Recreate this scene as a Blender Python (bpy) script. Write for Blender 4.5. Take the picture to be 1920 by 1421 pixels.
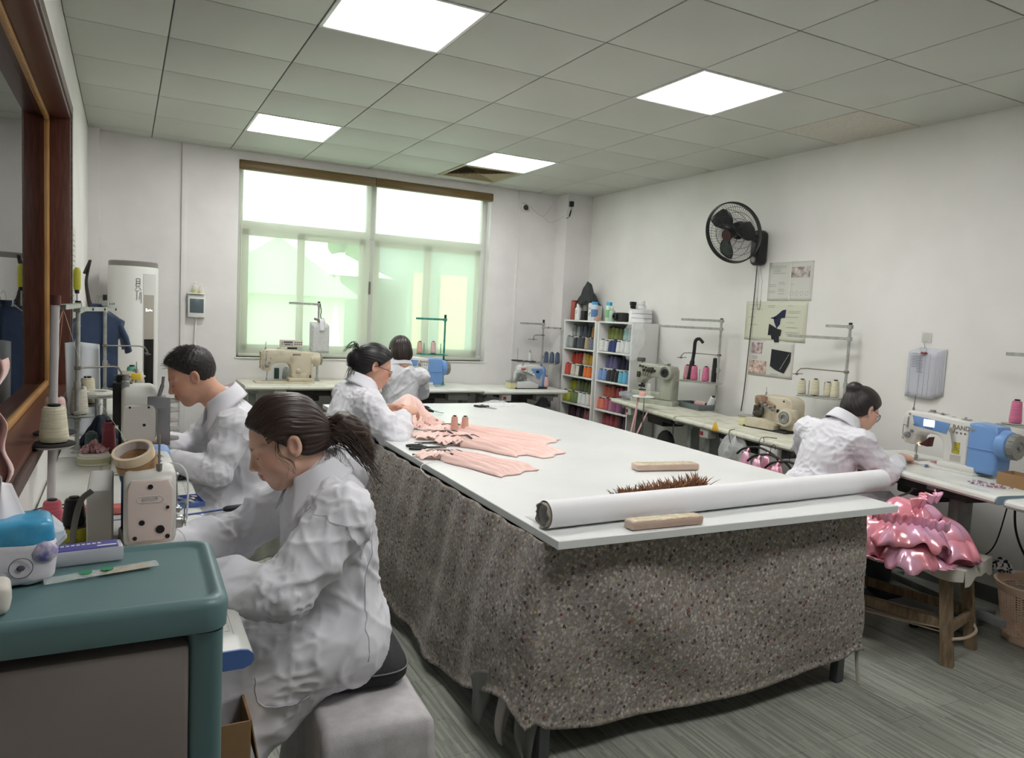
import bpy, bmesh, math, random
import numpy as np
from mathutils import Vector, Matrix, noise as mnoise
from mathutils.bvhtree import BVHTree

PI = math.pi
for o in list(bpy.data.objects):
    bpy.data.objects.remove(o)
S = bpy.context.scene
COL = S.collection

# ---------------------------------------------------------------- camera
cam_d = bpy.data.cameras.new('camera')
cam = bpy.data.objects.new('camera', cam_d)
COL.objects.link(cam)
cam_d.sensor_width = 36.0
cam_d.lens = 36.0 * 1376.5 / 1920.0
cam_d.clip_start = 0.02
_r = Vector((0.88440351, -0.46400448, 0.05030182))
_u = Vector((-0.00549692, 0.09741357, 0.99522881))
_b = -Vector((0.4666907, 0.88046036, -0.0836023))
mw = Matrix((( _r.x, _u.x, _b.x, 0.2617), (_r.y, _u.y, _b.y, -6.7861), (_r.z, _u.z, _b.z, 1.4702), (0, 0, 0, 1)))
cam.matrix_world = mw
S.camera = cam

# ---------------------------------------------------------------- light, exposure
S.view_settings.view_transform = 'Standard'
S.view_settings.look = 'None'
S.view_settings.gamma = 1.0
S.view_settings.use_curve_mapping = False
S.view_settings.exposure = 0.85
PANEL = 12.0          # brightness of the ceiling light panels
SKY = 2.0             # overcast daylight outside the window
W = bpy.data.worlds.new('world')
S.world = W
W.use_nodes = True
wn = W.node_tree.nodes
wl = W.node_tree.links
bg = wn['Background']
tc = wn.new('ShaderNodeTexCoord')
sx = wn.new('ShaderNodeSeparateXYZ')
rp = wn.new('ShaderNodeValToRGB')
wl.new(tc.outputs['Generated'], sx.inputs[0])
wl.new(sx.outputs['Z'], rp.inputs[0])
rp.color_ramp.elements[0].position = 0.0
rp.color_ramp.elements[0].color = (0.55, 0.60, 0.58, 1)
rp.color_ramp.elements[1].position = 0.35
rp.color_ramp.elements[1].color = (0.92, 0.96, 1.0, 1)
wl.new(rp.outputs[0], bg.inputs[0])
bg.inputs[1].default_value = SKY

# ---------------------------------------------------------------- helpers
def lin(c):
    def g(v):
        v = v / 255.0
        return v / 12.92 if v <= 0.04045 else ((v + 0.055) / 1.055) ** 2.4
    return (g(c[0]), g(c[1]), g(c[2]), 1.0)

MATS = {}
def mat(name, c=(200, 200, 200), r=0.5, m=0.0, c2=None, ns=20.0, nlo=0.35, nhi=0.65, bump=0.0, bs=60.0, tr=0.0, ior=1.45,
        alpha=1.0, coat=0.0, em=None, es=0.0, stretch=None, vcol=False, sss=0.0, film=0.0, sheen=0.0, bd=0.002, spec=None, det=3.0):
    if name in MATS:
        return MATS[name]
    M_ = bpy.data.materials.new(name)
    M_.use_nodes = True
    n = M_.node_tree.nodes
    l = M_.node_tree.links
    p = n['Principled BSDF']
    p.inputs['Base Color'].default_value = lin(c)
    p.inputs['Roughness'].default_value = r
    p.inputs['Metallic'].default_value = m
    p.inputs['IOR'].default_value = ior
    if spec is not None:
        p.inputs['Specular IOR Level'].default_value = spec
    if tr: p.inputs['Transmission Weight'].default_value = tr
    if alpha < 1: p.inputs['Alpha'].default_value = alpha
    if coat: p.inputs['Coat Weight'].default_value = coat
    if sheen: p.inputs['Sheen Weight'].default_value = sheen
    if sss:
        p.inputs['Subsurface Weight'].default_value = sss
        p.inputs['Subsurface Radius'].default_value = (0.01, 0.004, 0.002)
    if film:
        p.inputs['Thin Film Thickness'].default_value = film
        p.inputs['Thin Film IOR'].default_value = 1.6
    if em:
        p.inputs['Emission Color'].default_value = lin(em)
        p.inputs['Emission Strength'].default_value = es
    co = None
    if c2 or bump:
        t = n.new('ShaderNodeTexCoord')
        co = t.outputs['Object']
        if stretch:
            mp = n.new('ShaderNodeMapping')
            mp.inputs['Scale'].default_value = stretch
            l.new(co, mp.inputs['Vector'])
            co = mp.outputs[0]
    if c2:
        nz = n.new('ShaderNodeTexNoise')
        nz.inputs['Scale'].default_value = ns
        nz.inputs['Detail'].default_value = det
        l.new(co, nz.inputs['Vector'])
        cr = n.new('ShaderNodeValToRGB')
        cr.color_ramp.elements[0].position = nlo
        cr.color_ramp.elements[0].color = lin(c)
        cr.color_ramp.elements[1].position = nhi
        cr.color_ramp.elements[1].color = lin(c2)
        l.new(nz.outputs['Fac'], cr.inputs[0])
        l.new(cr.outputs[0], p.inputs['Base Color'])
    if vcol:
        a = n.new('ShaderNodeVertexColor')
        a.layer_name = 'Col'
        l.new(a.outputs[0], p.inputs['Base Color'])
    if bump:
        nb = n.new('ShaderNodeTexNoise')
        nb.inputs['Scale'].default_value = bs
        nb.inputs['Detail'].default_value = 4.0
        l.new(co, nb.inputs['Vector'])
        b = n.new('ShaderNodeBump')
        b.inputs['Strength'].default_value = bump
        b.inputs['Distance'].default_value = bd
        l.new(nb.outputs['Fac'], b.inputs['Height'])
        l.new(b.outputs[0], p.inputs['Normal'])
    MATS[name] = M_
    return M_

def nmat(name):
    """an empty material for custom nodes: returns material, nodes, links, principled"""
    M_ = bpy.data.materials.new(name)
    M_.use_nodes = True
    MATS[name] = M_
    n = M_.node_tree.nodes
    return M_, n, M_.node_tree.links, n['Principled BSDF']

def basis(d):
    d = Vector(d).normalized()
    a = Vector((0, 0, 1)) if abs(d.z) < 0.9 else Vector((1, 0, 0))
    x = d.cross(a).normalized()
    y = d.cross(x).normalized()
    return x, y, d

class G:
    """collects geometry for ONE mesh"""
    def __init__(s):
        s.v = []; s.f = []
    def add(s, v, f, T=None):
        k = len(s.v)
        if T is not None:
            v = [tuple(T @ Vector(p)) for p in v]
        s.v += [tuple(p) for p in v]
        s.f += [tuple(i + k for i in q) for q in f]
        return s
    def box(s, c, d, b=0.0, rz=0.0, R=None):
        hx, hy, hz = d[0] / 2, d[1] / 2, d[2] / 2
        T = Matrix.Translation(c) @ (R.to_4x4() if R is not None else Matrix.Rotation(rz, 4, 'Z'))
        if b <= 0:
            v = [(x * hx, y * hy, z * hz) for x in (-1, 1) for y in (-1, 1) for z in (-1, 1)]
            f = [(0, 1, 3, 2), (4, 6, 7, 5), (0, 4, 5, 1), (2, 3, 7, 6), (0, 2, 6, 4), (1, 5, 7, 3)]
            return s.add(v, f, T)
        b = min(b, hx * .95, hy * .95, hz * .95)
        bm = bmesh.new()
        bmesh.ops.create_cube(bm, size=1.0)
        bmesh.ops.scale(bm, vec=(2 * hx, 2 * hy, 2 * hz), verts=bm.verts)
        bmesh.ops.bevel(bm, geom=list(bm.edges), offset=b, segments=2, affect='EDGES', profile=0.5)
        bm.verts.index_update()
        s.add([tuple(q.co) for q in bm.verts], [tuple(q.index for q in fc.verts) for fc in bm.faces], T)
        bm.free()
        return s
    def bb(s, lo, hi, b=0.0):
        return s.box([(lo[i] + hi[i]) / 2 for i in range(3)], [abs(hi[i] - lo[i]) for i in range(3)], b)
    def tube(s, pts, r, n=8, cap=True, flat=None):
        P = [Vector(p) for p in pts]
        if not hasattr(r, '__len__'): r = [r] * len(P)
        x = None; rings = []
        for i, p in enumerate(P):
            d = (P[min(i + 1, len(P) - 1)] - P[max(i - 1, 0)])
            if d.length < 1e-9: d = Vector((0, 0, 1))
            d.normalize()
            if x is None: x, y, _ = basis(d)
            else:
                x = (x - d * x.dot(d))
                if x.length < 1e-6: x, y, _ = basis(d)
                x.normalize(); y = d.cross(x)
            y = d.cross(x).normalized()
            fl = flat if flat else 1.0
            rings.append([tuple(p + x * (r[i] * math.cos(2 * PI * k / n)) + y * (r[i] * fl * math.sin(2 * PI * k / n))) for k in range(n)])
        v = [q for R_ in rings for q in R_]
        f = [(i * n + k, i * n + (k + 1) % n, (i + 1) * n + (k + 1) % n, (i + 1) * n + k) for i in range(len(P) - 1) for k in range(n)]
        if cap:
            f.append(tuple(range(n - 1, -1, -1)))
            f.append(tuple((len(P) - 1) * n + k for k in range(n)))
        return s.add(v, f)
    def rod(s, a, b, r, n=10, r2=None):
        return s.tube([a, b], [r, r if r2 is None else r2], n)
    def lathe(s, prof, n=20, c=(0, 0, 0), R=None, T=None, closed=False):
        v = []; f = []
        for (r, z) in prof:
            for k in range(n):
                a = 2 * PI * k / n
                v.append((r * math.cos(a), r * math.sin(a), z))
        m = len(prof)
        for i in range(m - 1 if not closed else m):
            j = (i + 1) % m
            for k in range(n):
                f.append((i * n + k, i * n + (k + 1) % n, j * n + (k + 1) % n, j * n + k))
        if not closed:
            if prof[0][0] > 1e-5: f.append(tuple(range(n - 1, -1, -1)))
            if prof[-1][0] > 1e-5: f.append(tuple((m - 1) * n + k for k in range(n)))
        TT = T if T is not None else Matrix.Translation(c) @ (R.to_4x4() if R is not None else Matrix.Identity(4))
        return s.add(v, f, TT)
    def prism(s, poly, d, b=0.0, T=None):
        """polygon in local XZ, counter clockwise seen from -Y, extruded along Y by d (centred), chamfer b"""
        n = len(poly)
        ar = sum(poly[i][0] * poly[(i + 1) % n][1] - poly[(i + 1) % n][0] * poly[i][1] for i in range(n))
        if ar < 0: poly = poly[::-1]
        def inset(b):
            out = []
            for i in range(n):
                p0 = Vector(poly[i - 1]); p1 = Vector(poly[i]); p2 = Vector(poly[(i + 1) % n])
                e1 = (p1 - p0).normalized(); e2 = (p2 - p1).normalized()
                n1 = Vector((-e1.y, e1.x)); n2 = Vector((-e2.y, e2.x))
                m_ = (n1 + n2)
                if m_.length < 1e-6: m_ = n1
                m_ = m_.normalized()
                k = b / max(0.5, m_.dot(n1))
                out.append((p1.x + m_.x * k, p1.y + m_.y * k))
            return out
        lay = [(-d / 2, 0), (d / 2, 0)] if b <= 0 else [(-d / 2, b), (-d / 2 + b * .3, b * .3), (-d / 2 + b, 0), (d / 2 - b, 0), (d / 2 - b * .3, b * .3), (d / 2, b)]
        v = []
        for (y, bb) in lay:
            pp = inset(bb) if bb else poly
            v += [(p[0], y, p[1]) for p in pp]
        f = [tuple(range(n))]
        L = len(lay)
        for i in range(L - 1):
            for k in range(n):
                f.append((i * n + (k + 1) % n, i * n + k, (i + 1) * n + k, (i + 1) * n + (k + 1) % n))
        f.append(tuple((L - 1) * n + k for k in range(n - 1, -1, -1)))
        return s.add(v, f, T)
    def sheet(s, fn, nu, nv, thick=0.0, closed_u=False):
        """fn(u,v)->(x,y,z), u,v in 0..1"""
        pts = [[Vector(fn(i / nu, j / nv)) for j in range(nv + 1)] for i in range(nu + 1)]
        nn = (nu + 1) * (nv + 1)
        idx = lambda i, j: i * (nv + 1) + j
        v = [tuple(pts[i][j]) for i in range(nu + 1) for j in range(nv + 1)]
        f = [(idx(i, j), idx(i + 1, j), idx(i + 1, j + 1), idx(i, j + 1)) for i in range(nu) for j in range(nv)]
        if thick:
            v2 = []
            for i in range(nu + 1):
                for j in range(nv + 1):
                    du = pts[min(i + 1, nu)][j] - pts[max(i - 1, 0)][j]
                    dv = pts[i][min(j + 1, nv)] - pts[i][max(j - 1, 0)]
                    nrm = du.cross(dv)
                    if nrm.length > 1e-12: nrm.normalize()
                    v2.append(tuple(pts[i][j] - nrm * thick))
            v += v2
            f += [(idx(i, j) + nn, idx(i, j + 1) + nn, idx(i + 1, j + 1) + nn, idx(i + 1, j) + nn) for i in range(nu) for j in range(nv)]
            for i in range(nu):
                f.append((idx(i, 0), idx(i, 0) + nn, idx(i + 1, 0) + nn, idx(i + 1, 0)))
                f.append((idx(i, nv), idx(i + 1, nv), idx(i + 1, nv) + nn, idx(i, nv) + nn))
            for j in range(nv):
                f.append((idx(0, j), idx(0, j + 1), idx(0, j + 1) + nn, idx(0, j) + nn))
                f.append((idx(nu, j), idx(nu, j) + nn, idx(nu, j + 1) + nn, idx(nu, j + 1)))
        return s.add(v, f)
    def sph(s, c, r, n=12, R=None):
        if not hasattr(r, '__len__'): r = (r, r, r)
        m = max(5, n // 2)
        pr = [(math.sin(PI * i / m), -math.cos(PI * i / m)) for i in range(m + 1)]
        pr[0] = (1e-4, -1); pr[-1] = (1e-4, 1)
        T = Matrix.Translation(c) @ (R.to_4x4() if R is not None else Matrix.Identity(4)) @ Matrix.Diagonal((r[0], r[1], r[2], 1))
        return s.lathe(pr, n, T=T)

# parts made of bits too small in the photo to pick apart
TINY = {'screw_hole', 'screw_cap', 'ruler_print', 'eyelet', 'button', 'panel_button', 'tension_dial', 'thread_guide', 'bobbin_winder', 'needle_mechanism', 'looper_thread_bundle',
        'grip', 'badge_dots', 'bead_chain', 'brushed_logo', 'end_band', 'window_casing', 'window_frame', 'light_frame', 'vent_frame', 'ceiling_grid', 'frame_rail', 'needle_bar'}
def ob(name, g, m, parent=None, ang=38.0, loc=None, rz=None, smooth=True):
    me = bpy.data.meshes.new(name)
    if isinstance(g, G):
        me.from_pydata(g.v, [], g.f)
    else:
        me.from_pydata(g[0].tolist(), [], g[1].tolist())
    me.materials.append(m)
    if smooth:
        me.polygons.foreach_set('use_smooth', [True] * len(me.polygons))
        if ang < 179:
            me.set_sharp_from_angle(angle=math.radians(ang))
    me.update()
    o = bpy.data.objects.new(name, me)
    COL.objects.link(o)
    if name in TINY: o['kind'] = 'stuff'
    if parent: o.parent = parent
    if loc: o.location = loc
    if rz: o.rotation_euler.z = rz
    return o

def tag(o, label=None, cat=None, group=None, kind=None):
    if label: o['label'] = label
    if cat: o['category'] = cat
    if group: o['group'] = group
    if kind: o['kind'] = kind
    return o

def th(name, label, cat, loc=(0, 0, 0), rz=0.0, group=None, rx=0.0, ry=0.0):
    o = bpy.data.objects.new(name, None)
    o.empty_display_size = 0.05
    COL.objects.link(o)
    o.location = loc
    o.rotation_euler = (rx, ry, rz)
    return tag(o, label, cat, group)

def one(name, g, m, label, cat, group=None, **kw):
    return tag(ob(name, g, m, **kw), label, cat, group)

def struct(name, g, m, parent=None, **kw):
    o = ob(name, g, m, parent, **kw)
    o['kind'] = 'structure'
    return o

def copy_tree(o, parent=None):
    c = o.copy()
    COL.objects.link(c)
    if parent: c.parent = parent
    for ch in list(o.children):
        copy_tree(ch, c)
    return c

def text(name, s, size, m, parent=None, T=None, ext=0.0006, align='CENTER', label=None, bold=0.0):
    cu = bpy.data.curves.new(name, 'FONT')
    cu.body = s; cu.size = size; cu.extrude = ext; cu.align_x = align; cu.align_y = 'CENTER'
    cu.offset = bold
    cu.resolution_u = 2
    t = bpy.data.objects.new(name, cu)
    COL.objects.link(t)
    bpy.context.view_layer.update()
    me = bpy.data.meshes.new_from_object(t.evaluated_get(bpy.context.evaluated_depsgraph_get()))
    bpy.data.objects.remove(t)
    me.materials.clear(); me.materials.append(m)
    o = bpy.data.objects.new(name, me)
    COL.objects.link(o)
    if parent: o.parent = parent
    if T is not None: o.matrix_local = T
    return o

def arc(cx, cz, r, a0, a1, n=8):
    return [(cx + r * math.cos(math.radians(a0 + (a1 - a0) * i / n)), cz + r * math.sin(math.radians(a0 + (a1 - a0) * i / n))) for i in range(n + 1)]

def rrect(x0, z0, x1, z1, r, n=4):
    return arc(x1 - r, z0 + r, r, -90, 0, n) + arc(x1 - r, z1 - r, r, 0, 90, n) + arc(x0 + r, z1 - r, r, 90, 180, n) + arc(x0 + r, z0 + r, r, 180, 270, n)

def spline(pts, n=6):
    """Catmull-Rom through points"""
    P = [Vector(p) for p in pts]
    P = [P[0] * 2 - P[1]] + P + [P[-1] * 2 - P[-2]]
    out = []
    for i in range(1, len(P) - 2):
        for k in range(n):
            t = k / n
            out.append(0.5 * ((2 * P[i]) + (-P[i - 1] + P[i + 1]) * t + (2 * P[i - 1] - 5 * P[i] + 4 * P[i + 1] - P[i + 2]) * t * t + (-P[i - 1] + 3 * P[i] - 3 * P[i + 1] + P[i + 2]) * t ** 3))
    out.append(P[-2])
    return out

RX = lambda a: Matrix.Rotation(math.radians(a), 3, 'X')
RY = lambda a: Matrix.Rotation(math.radians(a), 3, 'Y')
RZ = lambda a: Matrix.Rotation(math.radians(a), 3, 'Z')
TX = lambda x, y, z: Matrix.Translation((x, y, z))

# common materials
BLACK = mat('black_plastic', (24, 25, 26), .45)
DARK = mat('dark_rubber', (38, 38, 40), .7)
STEEL = mat('brushed_steel', (170, 172, 172), .32, .9)
CHROME = mat('chrome', (205, 208, 210), .15, 1.0)
GREYP = mat('grey_painted_metal', (172, 174, 168), .4, c2=(150, 152, 146), ns=30)
WHITEP = mat('white_plastic', (226, 228, 224), .35)
CREAM = mat('cream_machine_paint', (196, 188, 166), .35, c2=(168, 156, 130), ns=9, nlo=.52, nhi=.75)
MWHITE = mat('white_machine_paint', (214, 214, 208), .3)
MPINK = mat('white_paint_pink_reflection', (222, 207, 200), .32)  # white paint with the near face plate's pinkish reflection put into the colour
MBLUE = mat('blue_machine_paint', (112, 152, 205), .35)
GREYG = mat('grey_green_machine_paint', (168, 172, 158), .4, c2=(140, 142, 126), ns=14, nlo=.5, nhi=.75)
DESKW = mat('white_desk_laminate', (222, 224, 218), .3, c2=(206, 208, 200), ns=6)
DESKO = mat('worn_desk_laminate', (208, 208, 192), .35, c2=(176, 176, 158), ns=12, nlo=.5, nhi=.7)
CORE = mat('black_cone_core', (22, 22, 24), .4)

mat('oily_steel', (92, 88, 80), .35, .8); mat('lever_grey', (150, 150, 144), .4); mat('letter_dark', (84, 76, 70), .5)
mat('letter_grey', (120, 118, 112), .4); mat('wheel_grey', (128, 128, 124), .45)
# ================================================================ ROOM
XR, ZC, YF = 4.615, 2.769, -8.6
wallm = mat('white_wall_paint', (230, 229, 225), .75, c2=(223, 222, 217), ns=2.2, bump=.15, bs=180)
wallm2 = mat('back_wall_paint', (228, 226, 224), .75, c2=(220, 218, 216), ns=3, bump=.15, bs=180)
ceilm = mat('ceiling_panel_white', (196, 199, 190), .55, c2=(191, 194, 185), ns=1.2)
woodr = mat('dark_red_brown_wood', (104, 62, 50), .35, c2=(82, 48, 38), ns=6, stretch=(18, 18, 1.5))
woodl = mat('pale_wood_bead', (206, 160, 100), .4, c2=(182, 132, 76), ns=8, stretch=(10, 10, 1))

# floor: 6 x 36 inch vinyl planks with a strip pattern
fm, fn_, fl_, fp = nmat('grey_green_vinyl_plank')
geo = fn_.new('ShaderNodeNewGeometry')
sep = fn_.new('ShaderNodeSeparateXYZ'); fl_.new(geo.outputs['Position'], sep.inputs[0])
cmb = fn_.new('ShaderNodeCombineXYZ'); fl_.new(sep.outputs['Y'], cmb.inputs[0]); fl_.new(sep.outputs['X'], cmb.inputs[1])
def bricks(w, h, off, seed_shift):
    mp = fn_.new('ShaderNodeMapping'); mp.inputs['Location'].default_value = seed_shift
    fl_.new(cmb.outputs[0], mp.inputs['Vector'])
    b = fn_.new('ShaderNodeTexBrick')
    b.inputs['Scale'].default_value = 1.0
    b.inputs['Brick Width'].default_value = w
    b.inputs['Row Height'].default_value = h
    b.inputs['Mortar Size'].default_value = 0.0
    b.offset = off
    b.inputs['Color1'].default_value = (0, 0, 0, 1)
    b.inputs['Color2'].default_value = (1, 1, 1, 1)
    fl_.new(mp.outputs[0], b.inputs['Vector'])
    return b
b1 = bricks(0.31, 0.0102, 0.37, (0.1, 0.003, 0)); b2 = bricks(0.17, 0.0076, 0.61, (3.3, 1.2, 0))
mx = fn_.new('ShaderNodeMix'); mx.data_type = 'RGBA'; mx.inputs[0].default_value = .45
fl_.new(b1.outputs['Color'], mx.inputs[6]); fl_.new(b2.outputs['Color'], mx.inputs[7])
oi = fn_.new('ShaderNodeObjectInfo')
cr = fn_.new('ShaderNodeValToRGB')
cr.color_ramp.elements[0].position = .05; cr.color_ramp.elements[0].color = lin((118, 122, 113))
cr.color_ramp.elements[1].position = .95; cr.color_ramp.elements[1].color = lin((170, 174, 162))
fl_.new(mx.outputs[2], cr.inputs[0])
nz = fn_.new('ShaderNodeTexNoise'); nz.inputs['Scale'].default_value = 5.5; nz.inputs['Detail'].default_value = 8
fl_.new(geo.outputs['Position'], nz.inputs['Vector'])
cr2 = fn_.new('ShaderNodeValToRGB'); cr2.color_ramp.elements[0].position = .66; cr2.color_ramp.elements[0].color = (0, 0, 0, 1)
cr2.color_ramp.elements[1].position = .72; cr2.color_ramp.elements[1].color = (1, 1, 1, 1)
fl_.new(nz.outputs['Fac'], cr2.inputs[0])
mx2 = fn_.new('ShaderNodeMix'); mx2.data_type = 'RGBA'
sc = fn_.new('ShaderNodeMath'); sc.operation = 'MULTIPLY'; sc.inputs[1].default_value = .45
fl_.new(cr2.outputs[0], sc.inputs[0]); fl_.new(sc.outputs[0], mx2.inputs[0])
fl_.new(cr.outputs[0], mx2.inputs[6]); mx2.inputs[7].default_value = lin((186, 190, 178))
hs = fn_.new('ShaderNodeHueSaturation')
mr = fn_.new('ShaderNodeMapRange'); mr.inputs['To Min'].default_value = .9; mr.inputs['To Max'].default_value = 1.1
fl_.new(oi.outputs['Random'], mr.inputs[0]); fl_.new(mr.outputs[0], hs.inputs['Value']); fl_.new(mx2.outputs[2], hs.inputs['Color'])
fl_.new(hs.outputs[0], fp.inputs['Base Color'])
fp.inputs['Roughness'].default_value = .42

slabm = mat('floor_underlay', (46, 46, 44), .9)
floor = struct('floor', G().bb((-.15, YF - .1, -.08), (XR + .1, .1, -.004)), slabm)
pw, pl = .1524, .9144
pk = ob('plank', G().box((0, 0, -.002), (pw - .0012, pl - .0012, .004)), fm, floor, smooth=False)
first = True
# plank centres; edge strips are cut to the room
for k in range(-17, 14):
    xa, xb = 2.545 + pw * k, 2.545 + pw * (k + 1)
    if xb < .02 or xa > XR - .02: continue
    y0 = -5.115 if k % 2 == 0 else -4.655
    for mrow in range(-1, 7):
        ya = y0 + pl * mrow; yb = ya + pl
        if ya > -.05: continue
        x0, x1 = max(xa, .001), min(xb, XR - .001); yb2 = min(yb, -.001)
        if x0 == xa and x1 == xb and yb2 == yb:
            if first: p = pk; first = False
            else:
                p = pk.copy(); COL.objects.link(p); p.parent = floor
            p.location = ((xa + xb) / 2, (ya + yb) / 2, 0)
        else:
            ob('plank', G().bb((x0 + .0006, ya + .0006, -.004), (x1 - .0006, yb2 - .0006, 0)), fm, floor, smooth=False)

# back wall with the window opening
WX0, WX1, WZ0, WZ1 = 1.119, 3.525, 1.005, 2.70
g = G()
g.bb((-.15, 0, 0), (WX0, .2, ZC + .1)); g.bb((WX1, 0, 0), (XR + .1, .2, ZC + .1))
g.bb((WX0, 0, 0), (WX1, .2, WZ0)); g.bb((WX0, 0, WZ1), (WX1, .2, ZC + .1))
struct('wall_back', g, wallm2, smooth=False)
struct('wall_right', G().bb((XR, YF, 0), (XR + .1, 0, ZC + .1)), wallm, smooth=False)
struct('wall_front', G().bb((-.15, YF - .1, 0), (XR + .1, YF, ZC + .1)), wallm, smooth=False)
# left wall with the inner window opening (y -8.3 .. -2.225, z .975 .. 2.40)
LY, LZ0, LZ1 = -2.225, .975, 2.40
g = G()
g.bb((-.15, LY, 0), (0, 0, ZC + .1)); g.bb((-.15, YF, 0), (0, LY, LZ0)); g.bb((-.15, YF, LZ1), (0, LY, ZC + .1)); g.bb((-.15, YF, LZ0), (0, -8.3, LZ1))
wl_ = struct('wall_left', g, wallm, smooth=False)
# pilasters and wall trunking
struct('trim_1', G().bb((0, -.106, 0), (.08, 0, ZC)), wallm2, smooth=False)
struct('trim_2', G().bb((4.30, -.20, 0), (XR, 0, ZC)), wallm2, smooth=False)
struct('trim_3', G().bb((.672, -.018, 0), (.712, 0, ZC), .003), wallm2)
struct('trim_4', G().bb((3.832, -.012, 0), (3.852, 0, ZC), .003), wallm2)
struct('baseboard_right', G().bb((XR - .012, YF, 0), (XR, -.2, .09), .003), mat('grey_baseboard', (92, 94, 92), .5))

# left inner window: dark brown casing, pale bead, glass
w1 = bpy.data.objects.new('window_1', None); COL.objects.link(w1); w1['kind'] = 'structure'
g = G()
g.bb((-.10, LY - .022, LZ0), (.006, LY, LZ1), .003)                # jamb lining, faces the camera
g.bb((-.10, -8.3, LZ1 - .022), (.006, LY - .022, LZ1), .003)
g.bb((-.10, -8.3, LZ0), (.006, LY - .022, LZ0 + .022), .003)
ob('window_lining', g, woodr, w1)
g = G()
g.bb((0.0005, LY - .0, LZ0 - .05), (.014, LY + .055, LZ1 + .055), .004)
g.bb((0.0005, -8.3, LZ1), (.014, LY, LZ1 + .055), .004)
for k in range(3):
    g.bb((0.0005, -8.3, LZ0 - .058 + k * .02), (.012 + .004 * k, LY, LZ0 - .042 + k * .02), .004)
ob('window_casing', g, mat('worn_brown_casing', (70, 48, 42), .45, c2=(96, 80, 72), ns=9, stretch=(1, 6, 6)), w1)
g = G()
g.bb((-.112, LY - .045, LZ0 + .022), (-.086, LY - .022, LZ1 - .022), .004)
g.bb((-.112, -8.3, LZ1 - .046), (-.086, LY - .045, LZ1 - .022), .004)
g.bb((-.112, -8.3, LZ0 + .022), (-.086, LY - .045, LZ0 + .046), .004)
ob('window_bead', g, woodl, w1)
gl = mat('clear_glass', (255, 255, 255), .0, tr=1.0, ior=1.5)
glm, gn, gll, gp = nmat('inner_window_glass')
gn.remove(gp)
o_ = gn['Material Output']
gt = gn.new('ShaderNodeBsdfTransparent'); gt.inputs[0].default_value = (.80, .85, .83, 1)
gg = gn.new('ShaderNodeBsdfGlossy'); gg.inputs['Roughness'].default_value = .01
fr = gn.new('ShaderNodeFresnel'); fr.inputs[0].default_value = 1.8
ms = gn.new('ShaderNodeMixShader')
gll.new(fr.outputs[0], ms.inputs[0]); gll.new(gt.outputs[0], ms.inputs[1]); gll.new(gg.outputs[0], ms.inputs[2]); gll.new(ms.outputs[0], o_.inputs[0])
ob('pane', G().bb((-.103, -8.3, LZ0 + .02), (-.097, LY - .03, LZ1 - .02)), glm, w1, smooth=False)
# dim corridor behind the inner window
g = G()
g.bb((-1.9, YF, -.05), (-1.8, 0, ZC + .1)); g.bb((-1.8, -.1, -.05), (-.15, 0, ZC + .1)); g.bb((-1.8, YF, -.05), (-.15, YF + .1, ZC + .1))
g.bb((-1.8, YF, -.08), (-.15, 0, -.05)); g.bb((-1.8, YF, ZC), (-.15, 0, ZC + .1))
struct('wall_corridor', g, mat('corridor_paint', (176, 170, 160), .8), smooth=False)

# ceiling: recessed slab, single panels, light panels, vent
ceiling = struct('ceiling', G().bb((-.15, YF - .1, ZC + .012), (XR + .1, .1, ZC + .12)), mat('ceiling_slab', (58, 60, 56), .8), smooth=False)
gx = lambda i: .6 * i - .155
gy = lambda j: .6 * j - 3.215
LIGHTS = [(2, -1), (5, -1), (2, 3), (5, 3), (2, -5), (5, -5)]
ctex = mat('patterned_ceiling_panel', (206, 200, 186), .5, c2=(186, 184, 172), ns=30, bump=.6, bs=40, stretch=(1, 4, 1))
for i in range(0, 8):
    for j in range(-9, 6):
        if (i, j) in LIGHTS or (i, j) == (5, 4): continue
        x0, x1 = max(gx(i), 0), min(gx(i + 1), XR)
        y0, y1 = max(gy(j), YF), min(gy(j + 1), 0)
        q = .0035
        ob('ceiling_tile', G().bb((x0 + q, y0 + q, ZC), (x1 - q, y1 - q, ZC + .012), .0025), ctex if (i, j) == (7, -1) else ceilm, ceiling)
g = G()
for i in range(1, 8): g.bb((gx(i) - .012, YF, ZC + .006), (gx(i) + .012, 0, ZC + .0118))
for j in range(-8, 6): g.bb((0, gy(j) - .012, ZC + .006), (XR, gy(j) + .012, ZC + .0118))
ob('ceiling_grid', g, mat('ceiling_grid_grey', (70, 70, 66), .6), ceiling, smooth=False)
emm, en, el, ep = nmat('led_diffuser')
en.remove(ep)
ee = en.new('ShaderNodeEmission'); ee.inputs[0].default_value = (1.0, .98, .968, 1); ee.inputs[1].default_value = PANEL
el.new(ee.outputs[0], en['Material Output'].inputs[0])
names = {(2, -1): 'large square ceiling light panel cut off by the top edge, nearest the left wall', (5, -1): 'square ceiling light panel above the cutting table, nearest the right wall',
         (2, 3): 'square ceiling light panel in front of the left half of the window', (5, 3): 'square ceiling light panel beside the slatted air vent',
         (2, -5): 'square ceiling light panel overhead near the left wall, out of the frame', (5, -5): 'square ceiling light panel overhead near the right wall, out of the frame'}
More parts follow.
